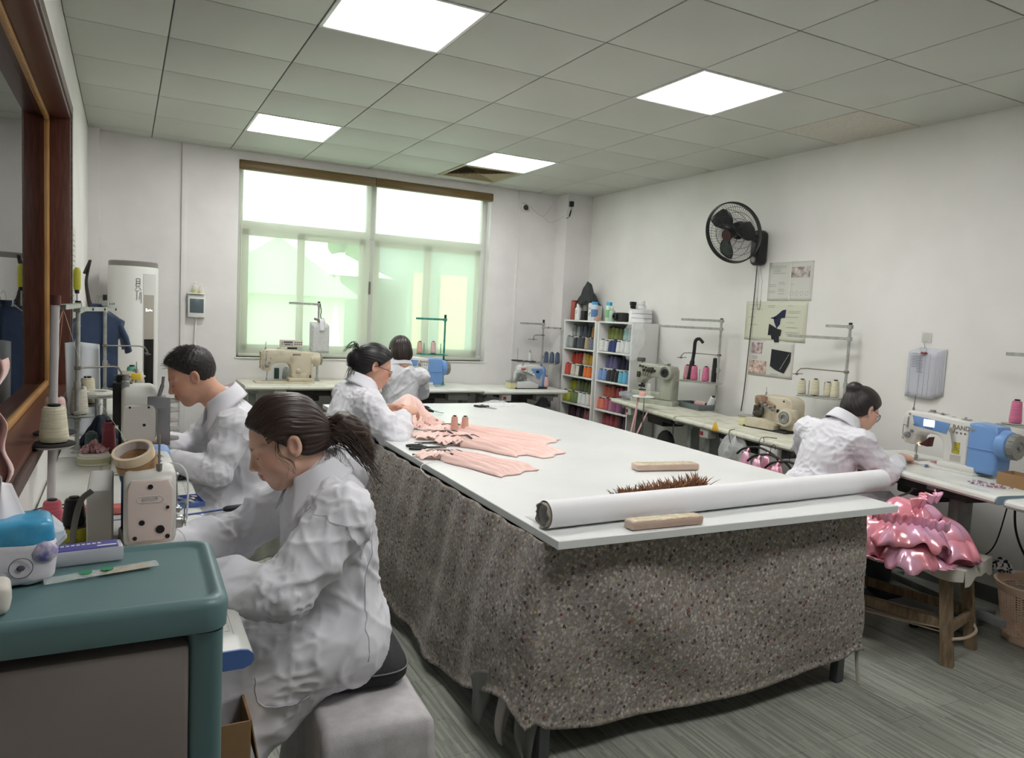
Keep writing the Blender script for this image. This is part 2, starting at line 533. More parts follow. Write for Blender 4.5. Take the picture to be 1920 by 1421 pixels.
for (i, j) in LIGHTS:
    c = ((gx(i) + gx(i + 1)) / 2, (gy(j) + gy(j + 1)) / 2, ZC)
    t = th('ceiling_light', names[(i, j)], 'ceiling light', c, group='square led ceiling panels')
    g = G(); a = .298; b_ = .280
    for (x0, y0, x1, y1) in ((-a, -a, a, -b_), (-a, b_, a, a), (-a, -b_, -b_, b_), (b_, -b_, a, b_)):
        g.bb((x0, y0, -.004), (x1, y1, .011), .002)
    ob('light_frame', g, WHITEP, t)
    ob('diffuser', G().bb((-b_, -b_, 0), (b_, b_, .008)), emm, t, smooth=False)
t = th('ceiling_light', 'added ceiling light, unseen, brightening the corridor behind the inner window', 'ceiling light', (-1.0, -4.6, ZC - .006))  # unseen lamp added to brighten the corridor behind the glass
ob('diffuser', G().bb((-.28, -.28, -.006), (.28, .28, 0)), emm, t, smooth=False)
ob('light_frame', G().bb((-.3, -.3, 0), (.3, .3, .005)), WHITEP, t)
# slatted air vent
t = th('ceiling_vent', 'square beige air vent with four way slats beside a ceiling light', 'vent', (gx(5.5), gy(4.5), ZC))
vm = mat('beige_vent', (150, 132, 100), .5)
g = G(); a = .297; b_ = .265
for (x0, y0, x1, y1) in ((-a, -a, a, -b_), (-a, b_, a, a), (-a, -b_, -b_, b_), (b_, -b_, a, b_)):
    g.bb((x0, y0, -.006), (x1, y1, .011), .002)
ob('vent_frame', g, mat('vent_frame_beige', (176, 166, 140), .5), t)
ob('vent_backing', G().bb((-b_, -b_, .0105), (b_, b_, .0115)), mat('vent_dark', (30, 26, 22), .8), t)
for k in range(9):
    w_ = b_ - .004 - k * .028
    for s in range(4):
        R = Matrix.Rotation(s * PI / 2, 4, 'Z')
        gg_ = G(); gg_.add([(-w_, -w_, -.004), (w_, -w_, -.004), (w_ - .017, -w_ + .017, .009), (-w_ + .017, -w_ + .017, .009),
                            (-w_, -w_, -.002), (w_, -w_, -.002), (w_ - .017, -w_ + .017, .0105), (-w_ + .017, -w_ + .017, .0105)],
                           [(0, 1, 2, 3), (7, 6, 5, 4), (0, 4, 5, 1), (2, 6, 7, 3), (0, 3, 7, 4), (1, 5, 6, 2)], R)
        ob('slat', gg_, vm, t, smooth=False)

# ---------------------------------------------------------------- outer window
w2 = bpy.data.objects.new('window_2', None); COL.objects.link(w2); w2['kind'] = 'structure'
alum = mat('white_aluminium', (206, 208, 204), .4)
fy0, fy1 = .10, .16
g = G()
xm = (WX0 + WX1) / 2
def bar(x0, z0, x1, z1, y0=fy0, y1=fy1): g.bb((x0, y0, z0), (x1, y1, z1), .004)
bar(WX0, WZ0, WX0 + .05, WZ1); bar(WX1 - .05, WZ0, WX1, WZ1); bar(WX0, WZ1 - .05, WX1, WZ1, fy0 - .004, fy1 + .004); bar(WX0, WZ0, WX1, WZ0 + .05, fy0 - .004, fy1 + .004)
bar(xm - .045, WZ0, xm + .045, WZ1)
bar(WX0, 2.13, WX1, 2.20, fy0 - .003, fy1 + .003)
ob('window_frame', g, alum, w2)
sash = [(WX0 + .05, 1.70), (1.66, xm - .045), (xm + .045, 2.93), (2.89, WX1 - .05)]
for q, (a, b_) in enumerate(sash):
    yy = .105 if q in (0, 3) else .13
    g = G()
    g.bb((a, yy, WZ0 + .05), (a + .055, yy + .022, 2.13), .003); g.bb((b_ - .055, yy, WZ0 + .05), (b_, yy + .022, 2.13), .003)
    g.bb((a, yy, WZ0 + .05), (b_, yy + .022, WZ0 + .11), .003); g.bb((a, yy, 2.075), (b_, yy + .022, 2.13), .003)
    s_ = ob('sash', g, alum, w2)
    pm = mat('green_glass', (232, 244, 230), 0, tr=1.0, ior=1.02)
    ob('pane', G().bb((a + .05, yy + .008, WZ0 + .1), (b_ - .05, yy + .013, 2.08)), pm, s_, smooth=False)
for (a, b_) in ((WX0 + .05, xm - .045), (xm + .045, WX1 - .05)):
    ob('pane', G().bb((a - .005, .125, 2.195), (b_ + .005, .13, WZ1 - .045)), mat('clear_pane', (250, 255, 252), 0, tr=1.0, ior=1.02), w2, smooth=False)
ob('window_sill', G().bb((WX0 - .012, -.012, WZ0 - .012), (WX1 + .012, .2, WZ0), .003), WHITEP, w2)
ob('sash_lock', G().bb((xm - .012, .085, 1.62), (xm + .01, .1, 1.74), .004), mat('lock_grey', (120, 112, 108), .4), w2)
# roller shades (see-through screen fabric), headrail and cords
shm, sn, sl, sp = nmat('screen_fabric')
sn.remove(sp)
st = sn.new('ShaderNodeBsdfTransparent'); st.inputs[0].default_value = (.97, 1, .97, 1)
stl = sn.new('ShaderNodeBsdfTranslucent'); stl.inputs[0].default_value = lin((226, 232, 216))
sd = sn.new('ShaderNodeBsdfDiffuse'); sd.inputs[0].default_value = lin((208, 212, 190))
m1 = sn.new('ShaderNodeMixShader'); m1.inputs[0].default_value = .5
m2 = sn.new('ShaderNodeMixShader'); m2.inputs[0].default_value = .62
sl.new(stl.outputs[0], m1.inputs[1]); sl.new(sd.outputs[0], m1.inputs[2])
sl.new(st.outputs[0], m2.inputs[1]); sl.new(m1.outputs[0], m2.inputs[2])
sl.new(m2.outputs[0], sn['Material Output'].inputs[0])
hr = mat('brown_headrail', (122, 100, 60), .4, c2=(100, 82, 48), ns=5, stretch=(1, 30, 30))
for (a, b_, lb) in ((WX0 + .02, xm - .03, 'left roller blind of pale green see-through fabric over the window'), (xm + .012, WX1 - .085, 'right roller blind of pale green see-through fabric over the window')):
    t = th('roller_blind', lb, 'blind', ((a + b_) / 2, .03, 1.0), group='roller blinds on the back window')
    hw = (b_ - a) / 2
    def fn(u, v, hw=hw): return (-hw + 2 * hw * u, .003 * math.sin(u * 9 + v * 3), .035 + v * 1.60)
    ob('blind_fabric', G().sheet(fn, 12, 12), shm, t, ang=180)
    ob('hem_bar', G().bb((-hw, -.008, .01), (hw, .012, .038), .005), mat('hem_bar_grey', (196, 200, 186), .4), t)
    e0 = -hw - (.02 if a < 2 else .012); e1 = hw + (.03 if a < 2 else .1)
    ob('headrail', G().bb((e0, -.045, 1.62), (e1, .02, 1.698), .01), hr, t)
    g = G()
    xs = -hw - .008 if a < 2 else hw + .05
    for dx in (0, .018):
        g.tube([(xs + dx, -.02, 1.62), (xs + dx, -.02, .12)], .0018, 5)
        for k in range(60): g.box((xs + dx, -.02, .14 + k * .0245), (.005, .005, .005))
    ob('bead_chain', g, mat('chain_white', (214, 214, 200), .4), t)

# things outside seen through the blinds
outw = mat('outside_white_wall', (216, 226, 212), .8); outr = mat('outside_roof_pale', (238, 244, 246), .6)
outg = mat('outside_green', (120, 160, 120), .9, c2=(88, 130, 92), ns=3)
def house(name, label, c, w, d, h, rh, m1_, m2_):
    t = th(name, label, 'building', c)
    ob('wall', G().bb((-w / 2, 0, 0), (w / 2, d, h)), m1_, t, smooth=False)
    g = G(); o = .3
    g.add([(-w / 2 - o, -o, h), (w / 2 + o, -o, h), (0, -o, h + rh), (-w / 2 - o, d + o, h), (w / 2 + o, d + o, h), (0, d + o, h + rh)],
          [(0, 1, 2), (5, 4, 3), (0, 3, 4, 1), (0, 2, 5, 3), (1, 4, 5, 2)])
    ob('roof', g, m2_, t, smooth=False)
    return t
struct('ground_outside', G().bb((-14, .3, -.6), (26, 40, -.5)), mat('outside_ground', (190, 204, 182), .9), smooth=False)
house('gabled_house', 'pale gabled house outside the left window, seen through the blind', (3.0, 9, -.5), 2.9, 3, 2.2, 1.16, outw, mat('gable_pale', (196, 226, 200), .8))
t = house('shed', 'long white roofed shed outside, right of the gabled house', (5.3, 13, -.5), 2.3, 2.5, 2.85, .6, mat('shed_wall_grey', (150, 176, 160), .8), outr)
for k in range(3): ob('post', G().bb((-1.0 + k * .9, -.2, 0), (-.88 + k * .9, -.08, 2.84)), outw, t, smooth=False)
t = th('office_block', 'grey building with yellow shutters outside the right window', 'building', (8.6, 12.5, -.5))
ob('wall', G().bb((-1.5, 0, 0), (2.2, 3, 3.9)), mat('outside_grey_wall', (150, 170, 166), .8), t, smooth=False)
for (a, b_) in ((-1.35, -.85), (-.55, .25)):
    ob('shutter', G().bb((a, -.08, .4), (b_, 0, 3.05)), mat('yellow_shutter', (214, 212, 172), .6), t, smooth=False)
t = th('bottle_shaped_post', 'pale rounded post outside the left window', 'post', (3.5, 6.0, -.5))
ob('post_body', G().lathe([(.15, 0), (.16, .7), (.13, 1.2), (.06, 1.5), (.04, 1.9), (.02, 2.0)], 16), outr, t)
random.seed(3)
for q, (x, y, h, lb) in enumerate(((-.4, 13.5, 3.4, 'green tree outside, left of the gabled house'), (8.0, 20, 4.4, 'tall green tree outside behind the gap between the two houses'))):
    t = th('tree', lb, 'tree', (x, y, -.5))
    ob('trunk', G().rod((0, 0, 0), (0, 0, h * .6), .12, r2=.06), mat('bark', (80, 70, 60), .9), t)
    g = G()
    for k in range(26):
        a = random.uniform(0, 6.28); rr = random.uniform(0, 1.0)
        g.sph((rr * math.cos(a), rr * math.sin(a), h * random.uniform(.5, 1)), random.uniform(.3, .55), 8)
    ob('foliage', g, outg, t)
# ================================================================ DESKS, TABLE, SHELVES
legm = mat('grey_desk_leg', (150, 154, 150), .45, c2=(128, 132, 128), ns=12)
rulm = mat('ruler_print_grey', (132, 136, 140), .6)
undm = mat('dark_under_desk', (62, 62, 58), .6, c2=(42, 42, 40), ns=14)
TEXT_DK = mat('print_dark', (52, 52, 56), .5)

def desk(label, loc, rz, L, D, H, topm, endm=None, ruler=True, sw=True, drawer=.2, group='sewing desks', ins=(.09, .09)):
    """local x along the front edge, y to the back, front faces -y"""
    t = th('sewing_desk', label, 'desk', (loc[0], loc[1], 0), rz, group)
    # top: rounded front edge profile in the YZ plane
    prof = [(D, 0), (D, -.04), (.02, -.04), (.006, -.034), (0, -.024), (.002, -.012), (.012, -.003), (.028, 0)]
    g = G()
    T = TX(L / 2, 0, H) @ Matrix(((0, 1, 0, 0), (1, 0, 0, 0), (0, 0, 1, 0), (0, 0, 0, 1)))
    g.prism(prof, L - .004, 0, T)
    ob('desk_top', g, topm, t)
    if endm:
        g = G()
        for xx in (0.0, L): g.prism([(a * 1.0, b * 1.0) for a, b in prof], .006, 0, TX(xx, 0, H + .001) @ Matrix(((0, 1, 0, 0), (1, 0, 0, 0), (0, 0, 1, 0), (0, 0, 0, 1))))
        ob('end_band', g, endm, t)
    if ruler:
        g = G()
        n = int((L - .2) / .01)
        for k in range(n):
            h = .012 if k % 10 == 0 else (.009 if k % 5 == 0 else .005)
            g.bb((.1 + k * .01 - .0006, .034, H - .001), (.1 + k * .01 + .0006, .034 + h, H + .0004))
        g.bb((.08, .03, H - .001), (L - .08, .0308, H + .0004)); g.bb((.08, .062, H - .001), (L - .08, .0628, H + .0004))
        ob('ruler_print', g, rulm, t, smooth=False)
    for s, xx in enumerate((ins[0], L - ins[1])):
        g = G()
        g.bb((xx - .03, D * .40, .05), (xx + .03, D * .56, H - .06), .004)
        g.bb((xx - .025, .08, H - .075), (xx + .025, D - .06, H - .04), .004)
        g.bb((xx - .03, .03, .015), (xx + .03, D - .03, .06), .006)
        lg = ob('leg', g, legm, t)
        for yy in (.06, D - .06): ob('foot', G().lathe([(.02, 0), (.02, .012), (.01, .018)], 10, (xx, yy, 0)), DARK, lg)
    ob('crossbar', G().bb((.12, D * .45, .1), (L - .12, D * .51, .14), .004), legm, t)
    # motor tray, drawer, power switch under the top
    g = G(); g.bb((L * .30, .12, H - .10), (L * .78, .40, H - .041), .01); g.bb((L * .36, .16, H - .15), (L * .6, .36, H - .1), .012)
    ob('motor_tray', g, undm, t)
    if drawer:
        ob('drawer', G().bb((L - drawer - .14, .05, H - .11), (L - .14, .36, H - .045), .006), mat('drawer_grey', (120, 122, 118), .5), t)
    if sw:
        g = G().bb((L * .22, .03, H - .105), (L * .22 + .1, .10, H - .042), .006)
        s_ = ob('power_switch', g, mat('switch_white', (214, 214, 210), .4), t)
        ob('switch_button', G().bb((L * .22 + .012, .024, H - .09), (L * .22 + .045, .031, H - .06), .003), mat('red_switch', (160, 60, 62), .4), s_)
    g = G()
    g.bb((L * .25, .12, .02), (L * .72, .40, .045), .008)
    ob('treadle', g, mat('treadle_grey', (96, 98, 98), .5), t)
    g = G().rod((L * .62, .26, .04), (L * .6, .26, H - .12), .006)
    ob('treadle_rod', g, STEEL, t)
    return t

HP = PI / 2
MB_END = mat('blue_edge_band', (88, 118, 180), .4)
LD = [(-5.27, 1.06, 'white sewing desk with blue end cap behind the drawer cabinet, nearest the camera', MB_END),
      (-4.20, 1.06, 'white sewing desk in front of the man, second along the left wall', None),
      (-3.13, 1.06, 'white sewing desk beyond the man, third along the left wall', None),
      (-2.06, 1.06, 'white sewing desk by the hanging navy shirts, last along the left wall', None)]
for (y, L, lb, em_) in LD: desk(lb, (.50, y), HP, L, .49, .77, DESKW, em_, drawer=0 if em_ else .2, group='desks along the left wall')
desk('worn cream-white desk under the old sewing machine by the window', (1.12, -.585), 0, 1.06, .57, .812, DESKO, group='desks along the back wall')
desk('white desk under the window where the far woman sits', (2.19, -.60), 0, 1.06, .58, .785, DESKW, group='desks along the back wall')
desk('white desk carrying the overlock machine beside the thread racks', (3.255, -.60), 0, .93, .58, .77, DESKW, group='desks along the back wall')
def rdesk(A, B, D, H, lb, m, em_=None, **k):
    a = math.atan2(B[1] - A[1], B[0] - A[0]); L = math.hypot(B[0] - A[0], B[1] - A[1])
    return desk(lb, A, a, L, D, H, m, em_, group='desks along the right wall', **k)
rdesk((4.09, -1.46), (3.872, -2.56), .49, .80, 'worn desk carrying the coverstitch machine, in front of the thread racks', DESKO, drawer=0)
rdesk((3.868, -2.59), (3.735, -3.78), .58, .80, 'worn desk carrying the cream overlock machine, below the wall papers', DESKO)
rdesk((3.915, -3.86), (3.70, -4.955), .60, .783, 'white desk with blue-grey end carrying the blue and white machine on the right', DESKW, mat('grey_blue_band', (140, 160, 172), .4), ins=(.09, .42), drawer=0)
rdesk((3.715, -4.985), (3.62, -6.05), .66, .775, 'white desk cut off by the right edge of the frame, nearest the waste basket', DESKW, mat('grey_blue_band', (140, 160, 172), .4), ins=(.45, .1), drawer=0)

# ---------------------------------------------------------------- cutting table
TH = .786
t = th('cutting_table', 'big white cutting table in the middle of the room, skirted with floral cloth', 'table', (0, 0, 0))
tt = mat('white_tabletop', (230, 232, 230), .28, c2=(222, 225, 223), ns=2.5, bump=.05, bs=90)
poly = [(1.454, -4.898), (3.053, -4.934), (3.138, -1.60), (1.51, -1.58)]
g = G()
n = 4
zz = [TH - .028, TH - .0265, TH - .002, TH]
v = []
cx_, cy_ = 2.29, -3.25
for z, ins in zip(zz, (.002, 0, 0, .002)):
    for (x, y) in poly:
        v.append((x - math.copysign(ins, x - cx_), y - math.copysign(ins, y - cy_), z))
f = [(3, 2, 1, 0), (12, 13, 14, 15)]
for i in range(3):
    for k in range(4): f.append((i * 4 + k, i * 4 + (k + 1) % 4, (i + 1) * 4 + (k + 1) % 4, (i + 1) * 4 + k))
g.add(v, f)
ob('tabletop', g, tt, t, smooth=False)
g = G()
steel = mat('grey_steel_frame', (98, 102, 104), .4, .6)
LEGS = [(1.50, -4.79), (2.945, -4.80), (1.56, -1.75), (3.03, -1.75)]
for (x, y) in LEGS:
    lg = ob('leg', G().bb((x - .02, y - .02, .003), (x + .02, y + .02, TH - .03), .003), steel, t)
for (a, b_) in ((0, 1), (2, 3), (0, 2), (1, 3)):
    (x0, y0), (x1, y1) = LEGS[a], LEGS[b_]
    g.bb((min(x0, x1) - .015, min(y0, y1) - .015, TH - .07), (max(x0, x1) + .015, max(y0, y1) + .015, TH - .031) if abs(x0 - x1) < .2 or abs(y0 - y1) < .2 else (0, 0, 0))
ob('frame_rail', g, steel, t, smooth=False)
ob('under_shelf', G().bb((1.56, -4.6, .16), (2.95, -1.9, .18)), mat('dark_board', (70, 62, 54), .8), t)

# floral cloth material
fm2, a1, l1, p1 = nmat('floral_cotton')
tc1 = a1.new('ShaderNodeTexCoord')
def vor(scale, thr_lo, thr_hi, jit=1.0, off=(0, 0, 0)):
    mp = a1.new('ShaderNodeMapping'); mp.inputs['Location'].default_value = off
    l1.new(tc1.outputs['Object'], mp.inputs[0])
    dist = a1.new('ShaderNodeTexNoise'); dist.inputs['Scale'].default_value = scale * 2.2
    l1.new(mp.outputs[0], dist.inputs['Vector'])
    ad = a1.new('ShaderNodeVectorMath'); ad.operation = 'MULTIPLY_ADD'
    ad.inputs[1].default_value = (.35 / scale,) * 3
    l1.new(dist.outputs['Color'], ad.inputs[0]); l1.new(mp.outputs[0], ad.inputs[2])
    vn = a1.new('ShaderNodeTexVoronoi'); vn.inputs['Scale'].default_value = scale; vn.inputs['Randomness'].default_value = jit
    l1.new(ad.outputs[0], vn.inputs['Vector'])
    r = a1.new('ShaderNodeValToRGB'); r.color_ramp.elements[0].position = thr_lo; r.color_ramp.elements[0].color = (1, 1, 1, 1)
    r.color_ramp.elements[1].position = thr_hi; r.color_ramp.elements[1].color = (0, 0, 0, 1)
    l1.new(vn.outputs['Distance'], r.inputs[0])
    return vn, r
def ramp(stops):
    r = a1.new('ShaderNodeValToRGB'); r.color_ramp.interpolation = 'CONSTANT'
    el_ = r.color_ramp.elements
    el_[0].position = stops[0][0]; el_[0].color = lin(stops[0][1])
    el_[1].position = stops[1][0]; el_[1].color = lin(stops[1][1])
    for (p, c) in stops[2:]:
        e = el_.new(p); e.color = lin(c)
    return r
def over(base, col_socket, fac_socket):
    m_ = a1.new('ShaderNodeMix'); m_.data_type = 'RGBA'
    l1.new(fac_socket, m_.inputs[0]); l1.new(base, m_.inputs[6]); l1.new(col_socket, m_.inputs[7])
    return m_.outputs[2]
v0, r0 = vor(115, .1, .9)
sp0 = a1.new('ShaderNodeSeparateColor'); l1.new(v0.outputs['Color'], sp0.inputs[0])
base = ramp([(0, (130, 121, 113)), (.3, (148, 140, 131)), (.52, (136, 127, 117)), (.68, (168, 160, 151)), (.86, (140, 135, 136))])
l1.new(sp0.outputs[0], base.inputs[0])
v1, r1 = vor(64, .30, .42, off=(3, 1, 2))
sp1 = a1.new('ShaderNodeSeparateColor'); l1.new(v1.outputs['Color'], sp1.inputs[0])
c1 = ramp([(0, (190, 183, 174)), (.35, (156, 147, 138)), (.6, (146, 141, 142)), (.8, (172, 164, 144))])
l1.new(sp1.outputs[1], c1.inputs[0])
s1 = over(base.outputs[0], c1.outputs[0], r1.outputs[0])
v2, r2 = vor(38, .22, .27, off=(7, 5, 1))
sp2 = a1.new('ShaderNodeSeparateColor'); l1.new(v2.outputs['Color'], sp2.inputs[0])
c2 = ramp([(0, (66, 58, 58)), (.34, (92, 82, 76)), (.6, (126, 62, 62)), (.72, (80, 74, 70)), (.9, (142, 122, 86))])
l1.new(sp2.outputs[2], c2.inputs[0])
s2 = over(s1, c2.outputs[0], r2.outputs[0])
v3, r3 = vor(38, .06, .09, off=(7, 5, 1))
yel = a1.new('ShaderNodeRGB'); yel.outputs[0].default_value = lin((150, 140, 120))
s3 = over(s2, yel.outputs[0], r3.outputs[0])
l1.new(s3, p1.inputs['Base Color'])
p1.inputs['Roughness'].default_value = .85
p1.inputs['Sheen Weight'].default_value = .1

random.seed(5)
def cloth_path(s):
    """s metres along the skirt: left side far end -> near left corner -> near right corner -> right side"""
    LF, FR = 3.10, 1.50
    if s < LF: return (1.485 - .02 * s / LF, -1.70 - s, -1, 0, 'L', s)
    if s < LF + FR:
        q = s - LF
        return (1.465 + q * 1.01, -4.80 - .03 * q / FR, 0, -1, 'F', q)
    q = s - LF - FR
    return (2.985 + .02 * q, -4.83 + q, 1, 0, 'R', q)
def interp(x, xs, ys):
    return float(np.interp(x, xs, ys))
def hem(s):
    return interp(s, [0, 1.2, 1.55, 1.60, 1.9, 2.35, 2.62, 2.85, 3.02, 3.14, 3.3, 3.6, 4.1, 4.55, 4.6, 4.63, 5.0, 6.6],
                  [.30, .24, .17, .12, .07, .05, .07, .16, .22, .13, .095, .085, .085, .125, .15, .17, .2, .3])
def cloth_fn(u, v):
    s = u * 6.4
    x, y, nx, ny, side, q = cloth_path(s)
    # blend the outward normal at the corners
    for cs in (3.10, 4.60):
        if abs(s - cs) < .12:
            w = (s - cs + .12) / .24
            a0, a1_ = (PI, 1.5 * PI) if cs < 4 else (1.5 * PI, 2 * PI)
            a = a0 + (a1_ - a0) * w
            nx, ny = math.cos(a), math.sin(a)
    z = .757 + (hem(s) - .757) * v
    o = .012
    if s < 3.1:
        # pleats gathered under the top, spreading below, belly outward
        o += .016 * v * math.sin(s * 13 + 2.6 * v) * (.5 + .5 * math.sin(s * 3.1)) + .007 * math.sin(s * 31 + v * 4) * (1 - .6 * v)
        o += .10 * v ** .8 * (1 - .25 * v) * (1 + .2 * math.sin(s * 5))
        if s < 1.5: o += .02 * v
    elif s < 4.6:
        q = s - 3.1
        o += .020 * math.sin(PI * v) * math.sin((q - .62 * v) * 9.0) * math.exp(-((q - .35 - .25 * v) / .55) ** 2) + .012 * math.sin(PI * v) * math.sin(q * 5.2 + v * 2.4) + .007 * math.sin(q * 13 - 4 * v) * v * (1 - v)
        o += .02 * math.sin(PI * v)
    else:
        o += .02 * v * math.sin(s * 16) + .05 * v
    nzv = mnoise.noise(Vector((s * 2.4, v * 3.0, 2.0)))
    o += .022 * v * nzv
    o += .006 * mnoise.noise(Vector((s * 9, v * 9, 7.0))) * v
    if v > .965: o += (v - .965) * .25
    return (x + nx * o, y + ny * o, z)
c = ob('cloth_skirt', G().sheet(cloth_fn, 420, 60, .0015), fm2, t, ang=180)
c['label'] = 'grey floral cotton skirt hanging around the table'

# ---------------------------------------------------------------- thread racks against the right wall
rackm = mat('white_rack_board', (222, 223, 220), .45)
random.seed(11)
def rack(label, y0, y1):
    """open front faces -x"""
    w_ = y0 - y1
    t = th('thread_rack', label, 'shelf', (4.30, y1, 0))
    D = .30; th_ = .016; H = 1.477
    ob('side_panel', G().bb((0, 0, 0), (D, th_, H - .001), .001), rackm, t)
    ob('side_panel', G().bb((0, w_ - th_, 0), (D, w_, H - .001), .001), rackm, t)
    ob('back_panel', G().bb((D - .008, th_, 0), (D - .002, w_ - th_, H - .02)), rackm, t)
    for z in (H - th_, 1.19, .911, .632, .353, .07):
        ob('shelf_board', G().bb((.002, th_, z - (0 if z > 1.4 else th_)), (D - .008, w_ - th_, z + (th_ if z > 1.4 else 0)), .001), rackm, t)
    g = G()
    for z in (1.40, 1.12, .84, .56):
        for yy in (th_ + .001,):
            g.lathe([(.006, 0), (.006, .002)], 8, T=TX(.05, yy, z) @ RX(-90).to_4x4())
            g.lathe([(.006, 0), (.006, .002)], 8, T=TX(.2, yy, z) @ RX(-90).to_4x4())
    ob('screw_cap', g, BLACK, t)
    return t
rack('left white open rack of thread cones beside the pilaster', -.262, -.842)
rack('right white open rack of thread cones with plastic bag hanging on it', -.886, -1.43)

CONE_N = 12
def cone_geo(r=.029, h=.115, cap=True):
    g = G()
    g.lathe([(r * .9, .004), (r, .012), (r * 1.0, .02), (r * .80, h * .86), (r * .70, h * .93), (r * .5, h * .94)], CONE_N)
    return g
def core_geo(r=.029, h=.115):
    return G().lathe([(r * .86, 0), (r * .9, .004), (r * .5, .006), (r * .42, h * .94), (r * .46, h * .95), (r * .44, h), (r * .2, h + .001)], CONE_N)
CONE_ME = {}
def thread_mat(cname, rgb):
    return mat('thread_' + cname.replace(' ', '_'), rgb, .75, c2=tuple(int(v * .86) for v in rgb), ns=14, stretch=(1, 1, 22), sheen=.2, bump=.3, bs=24)
def cone(cname, rgb, loc, label, group=None, r=.029, h=.115, R=None, parts=True, corem=None):
    key = (cname, round(r, 4), round(h, 4))
    t = th('thread_cone', label, 'thread cone', loc, 0, group)
    if R is not None: t.rotation_euler = R
    if key in CONE_ME:
        for (nm, me) in CONE_ME[key]:
            o = bpy.data.objects.new(nm, me); COL.objects.link(o); o.parent = t
    else:
        a = ob('thread', cone_geo(r, h), thread_mat(cname, rgb), t)
        b_ = ob('core', core_geo(r, h), corem or CORE, t)
        CONE_ME[key] = [('thread', a.data), ('core', b_.data)]
    return t

CC = {'white': (226, 228, 226), 'cream': (216, 212, 196), 'light grey': (158, 164, 162), 'slate': (72, 80, 92), 'charcoal': (50, 54, 60), 'ochre': (176, 134, 66),
      'beige': (176, 156, 128), 'olive brown': (96, 84, 56), 'blue grey': (112, 122, 140), 'red orange': (214, 84, 64), 'red': (190, 62, 56), 'pale yellow': (220, 206, 156),
      'yellow': (214, 170, 62), 'amber': (200, 140, 58), 'orange': (226, 120, 48), 'black': (34, 34, 38), 'lime': (178, 182, 52), 'sage': (140, 148, 120),
      'olive': (112, 122, 78), 'brown': (110, 88, 70), 'green': (118, 138, 78), 'peach': (224, 176, 158), 'mauve': (150, 118, 126), 'plum': (104, 74, 88),
      'moss': (134, 142, 76), 'teal': (86, 168, 156), 'navy': (44, 62, 112), 'pale teal': (170, 206, 200), 'lavender': (128, 124, 170), 'dark navy': (40, 46, 70),
      'sky blue': (104, 184, 212), 'light blue': (128, 160, 214), 'cornflower': (116, 140, 200), 'coral': (222, 120, 96), 'rose': (186, 92, 104), 'pink mauve': (176, 116, 140),
      'magenta': (150, 84, 124), 'dark plum': (66, 50, 64), 'dusty pink': (190, 128, 134), 'terracotta': (196, 106, 88)}
RACK = {'L': (-.262, -.842), 'R': (-.886, -1.43)}
ROWS = [
 ('L', 1.19, 'top', ['light grey', 'charcoal', 'slate', 'charcoal', 'beige', 'blue grey', 'blue grey'], ['light grey', 'slate', 'slate', 'charcoal', 'ochre', 'olive brown', 'light grey']),
 ('L', .911, 'second', ['red orange', 'red', 'cream', 'cream', 'black', 'orange', 'orange', 'orange'], ['red orange', 'red', 'pale yellow', 'yellow', 'yellow', 'amber', 'orange']),
 ('L', .632, 'third', ['lime', 'green', 'green', 'white', 'white', 'peach'], ['lime', 'sage', 'olive', 'olive', 'brown', 'brown']),
 ('L', .353, 'fourth', ['mauve', 'plum', 'mauve', 'plum', 'mauve', 'pink mauve', 'pink mauve'], ['plum', 'mauve', 'plum', 'dusty pink', 'mauve', 'plum']),
 ('R', 1.19, 'top', ['white', 'navy', 'navy', 'white', 'white', 'white', 'pale teal'], ['moss', 'moss', 'olive', 'teal', 'teal', 'teal']),
 ('R', .911, 'second', ['light blue', 'charcoal', 'black', 'black', 'sky blue', 'sky blue', 'cornflower'], ['lavender', 'lavender', 'dark navy', 'dark navy', 'dark navy', 'dark navy', 'dark navy']),
 ('R', .632, 'third', ['coral', 'rose', 'pink mauve', 'magenta', 'dark plum', 'magenta'], ['coral', 'terracotta', 'rose', 'rose', 'magenta', 'terracotta']),
 ('R', .353, 'fourth', ['terracotta', 'rose', 'terracotta', 'dusty pink', 'dusty pink', 'pink mauve', 'pink mauve'], ['rose', 'rose', 'terracotta', 'plum', 'dusty pink', 'rose']),
]
ORD = ['first', 'second', 'third', 'fourth', 'fifth', 'sixth', 'seventh', 'eighth']
for (rk, z, sh, front, back) in ROWS:
    ya, yb = RACK[rk]
    ya -= .036; yb += .050
    rn = 'left' if rk == 'L' else 'right'
    for row, (lst, x, lev) in enumerate(((front, 4.30 + .045, 0), (back, 4.30 + .125, 0), (back, 4.30 + .125, 1))):
        lst = [lst[int(i * len(lst) / 8)] for i in range(8)]
        n_ = 8
        for k, cn in enumerate(lst):
            if row == 1: continue                     # lower cones of the raised back row are hidden by the front row
            y = ya + (yb - ya) * k / (n_ - 1) + random.uniform(-.006, .006)
            hh = random.choice((.108, .116, .122))
            where = 'front' if row == 0 else 'raised back'
            lb = '%s thread cone, %s in the %s row, %s shelf of %s rack' % (cn, ORD[k], where, sh, rn)
            zz_ = z + .0005
            if row == 2: zz_ = z + .0005 + .118
            cone(cn, CC[cn], (x + random.uniform(-.006, .006), y, zz_), lb, 'thread cones on the %s shelf of the %s rack' % (sh, rn), r=.0315, h=hh)
    # the raised row stands on a carton hidden behind the front row
    one('carton_step', G().bb((4.30 + .085, yb - .03, z + .0005), (4.30 + .28, ya + .03, z + .1175), .002), mat('white_carton', (200, 200, 196), .7),
        'low white carton behind the front cones, %s shelf of %s rack' % (sh, rn), 'carton', 'cartons under the raised cones')

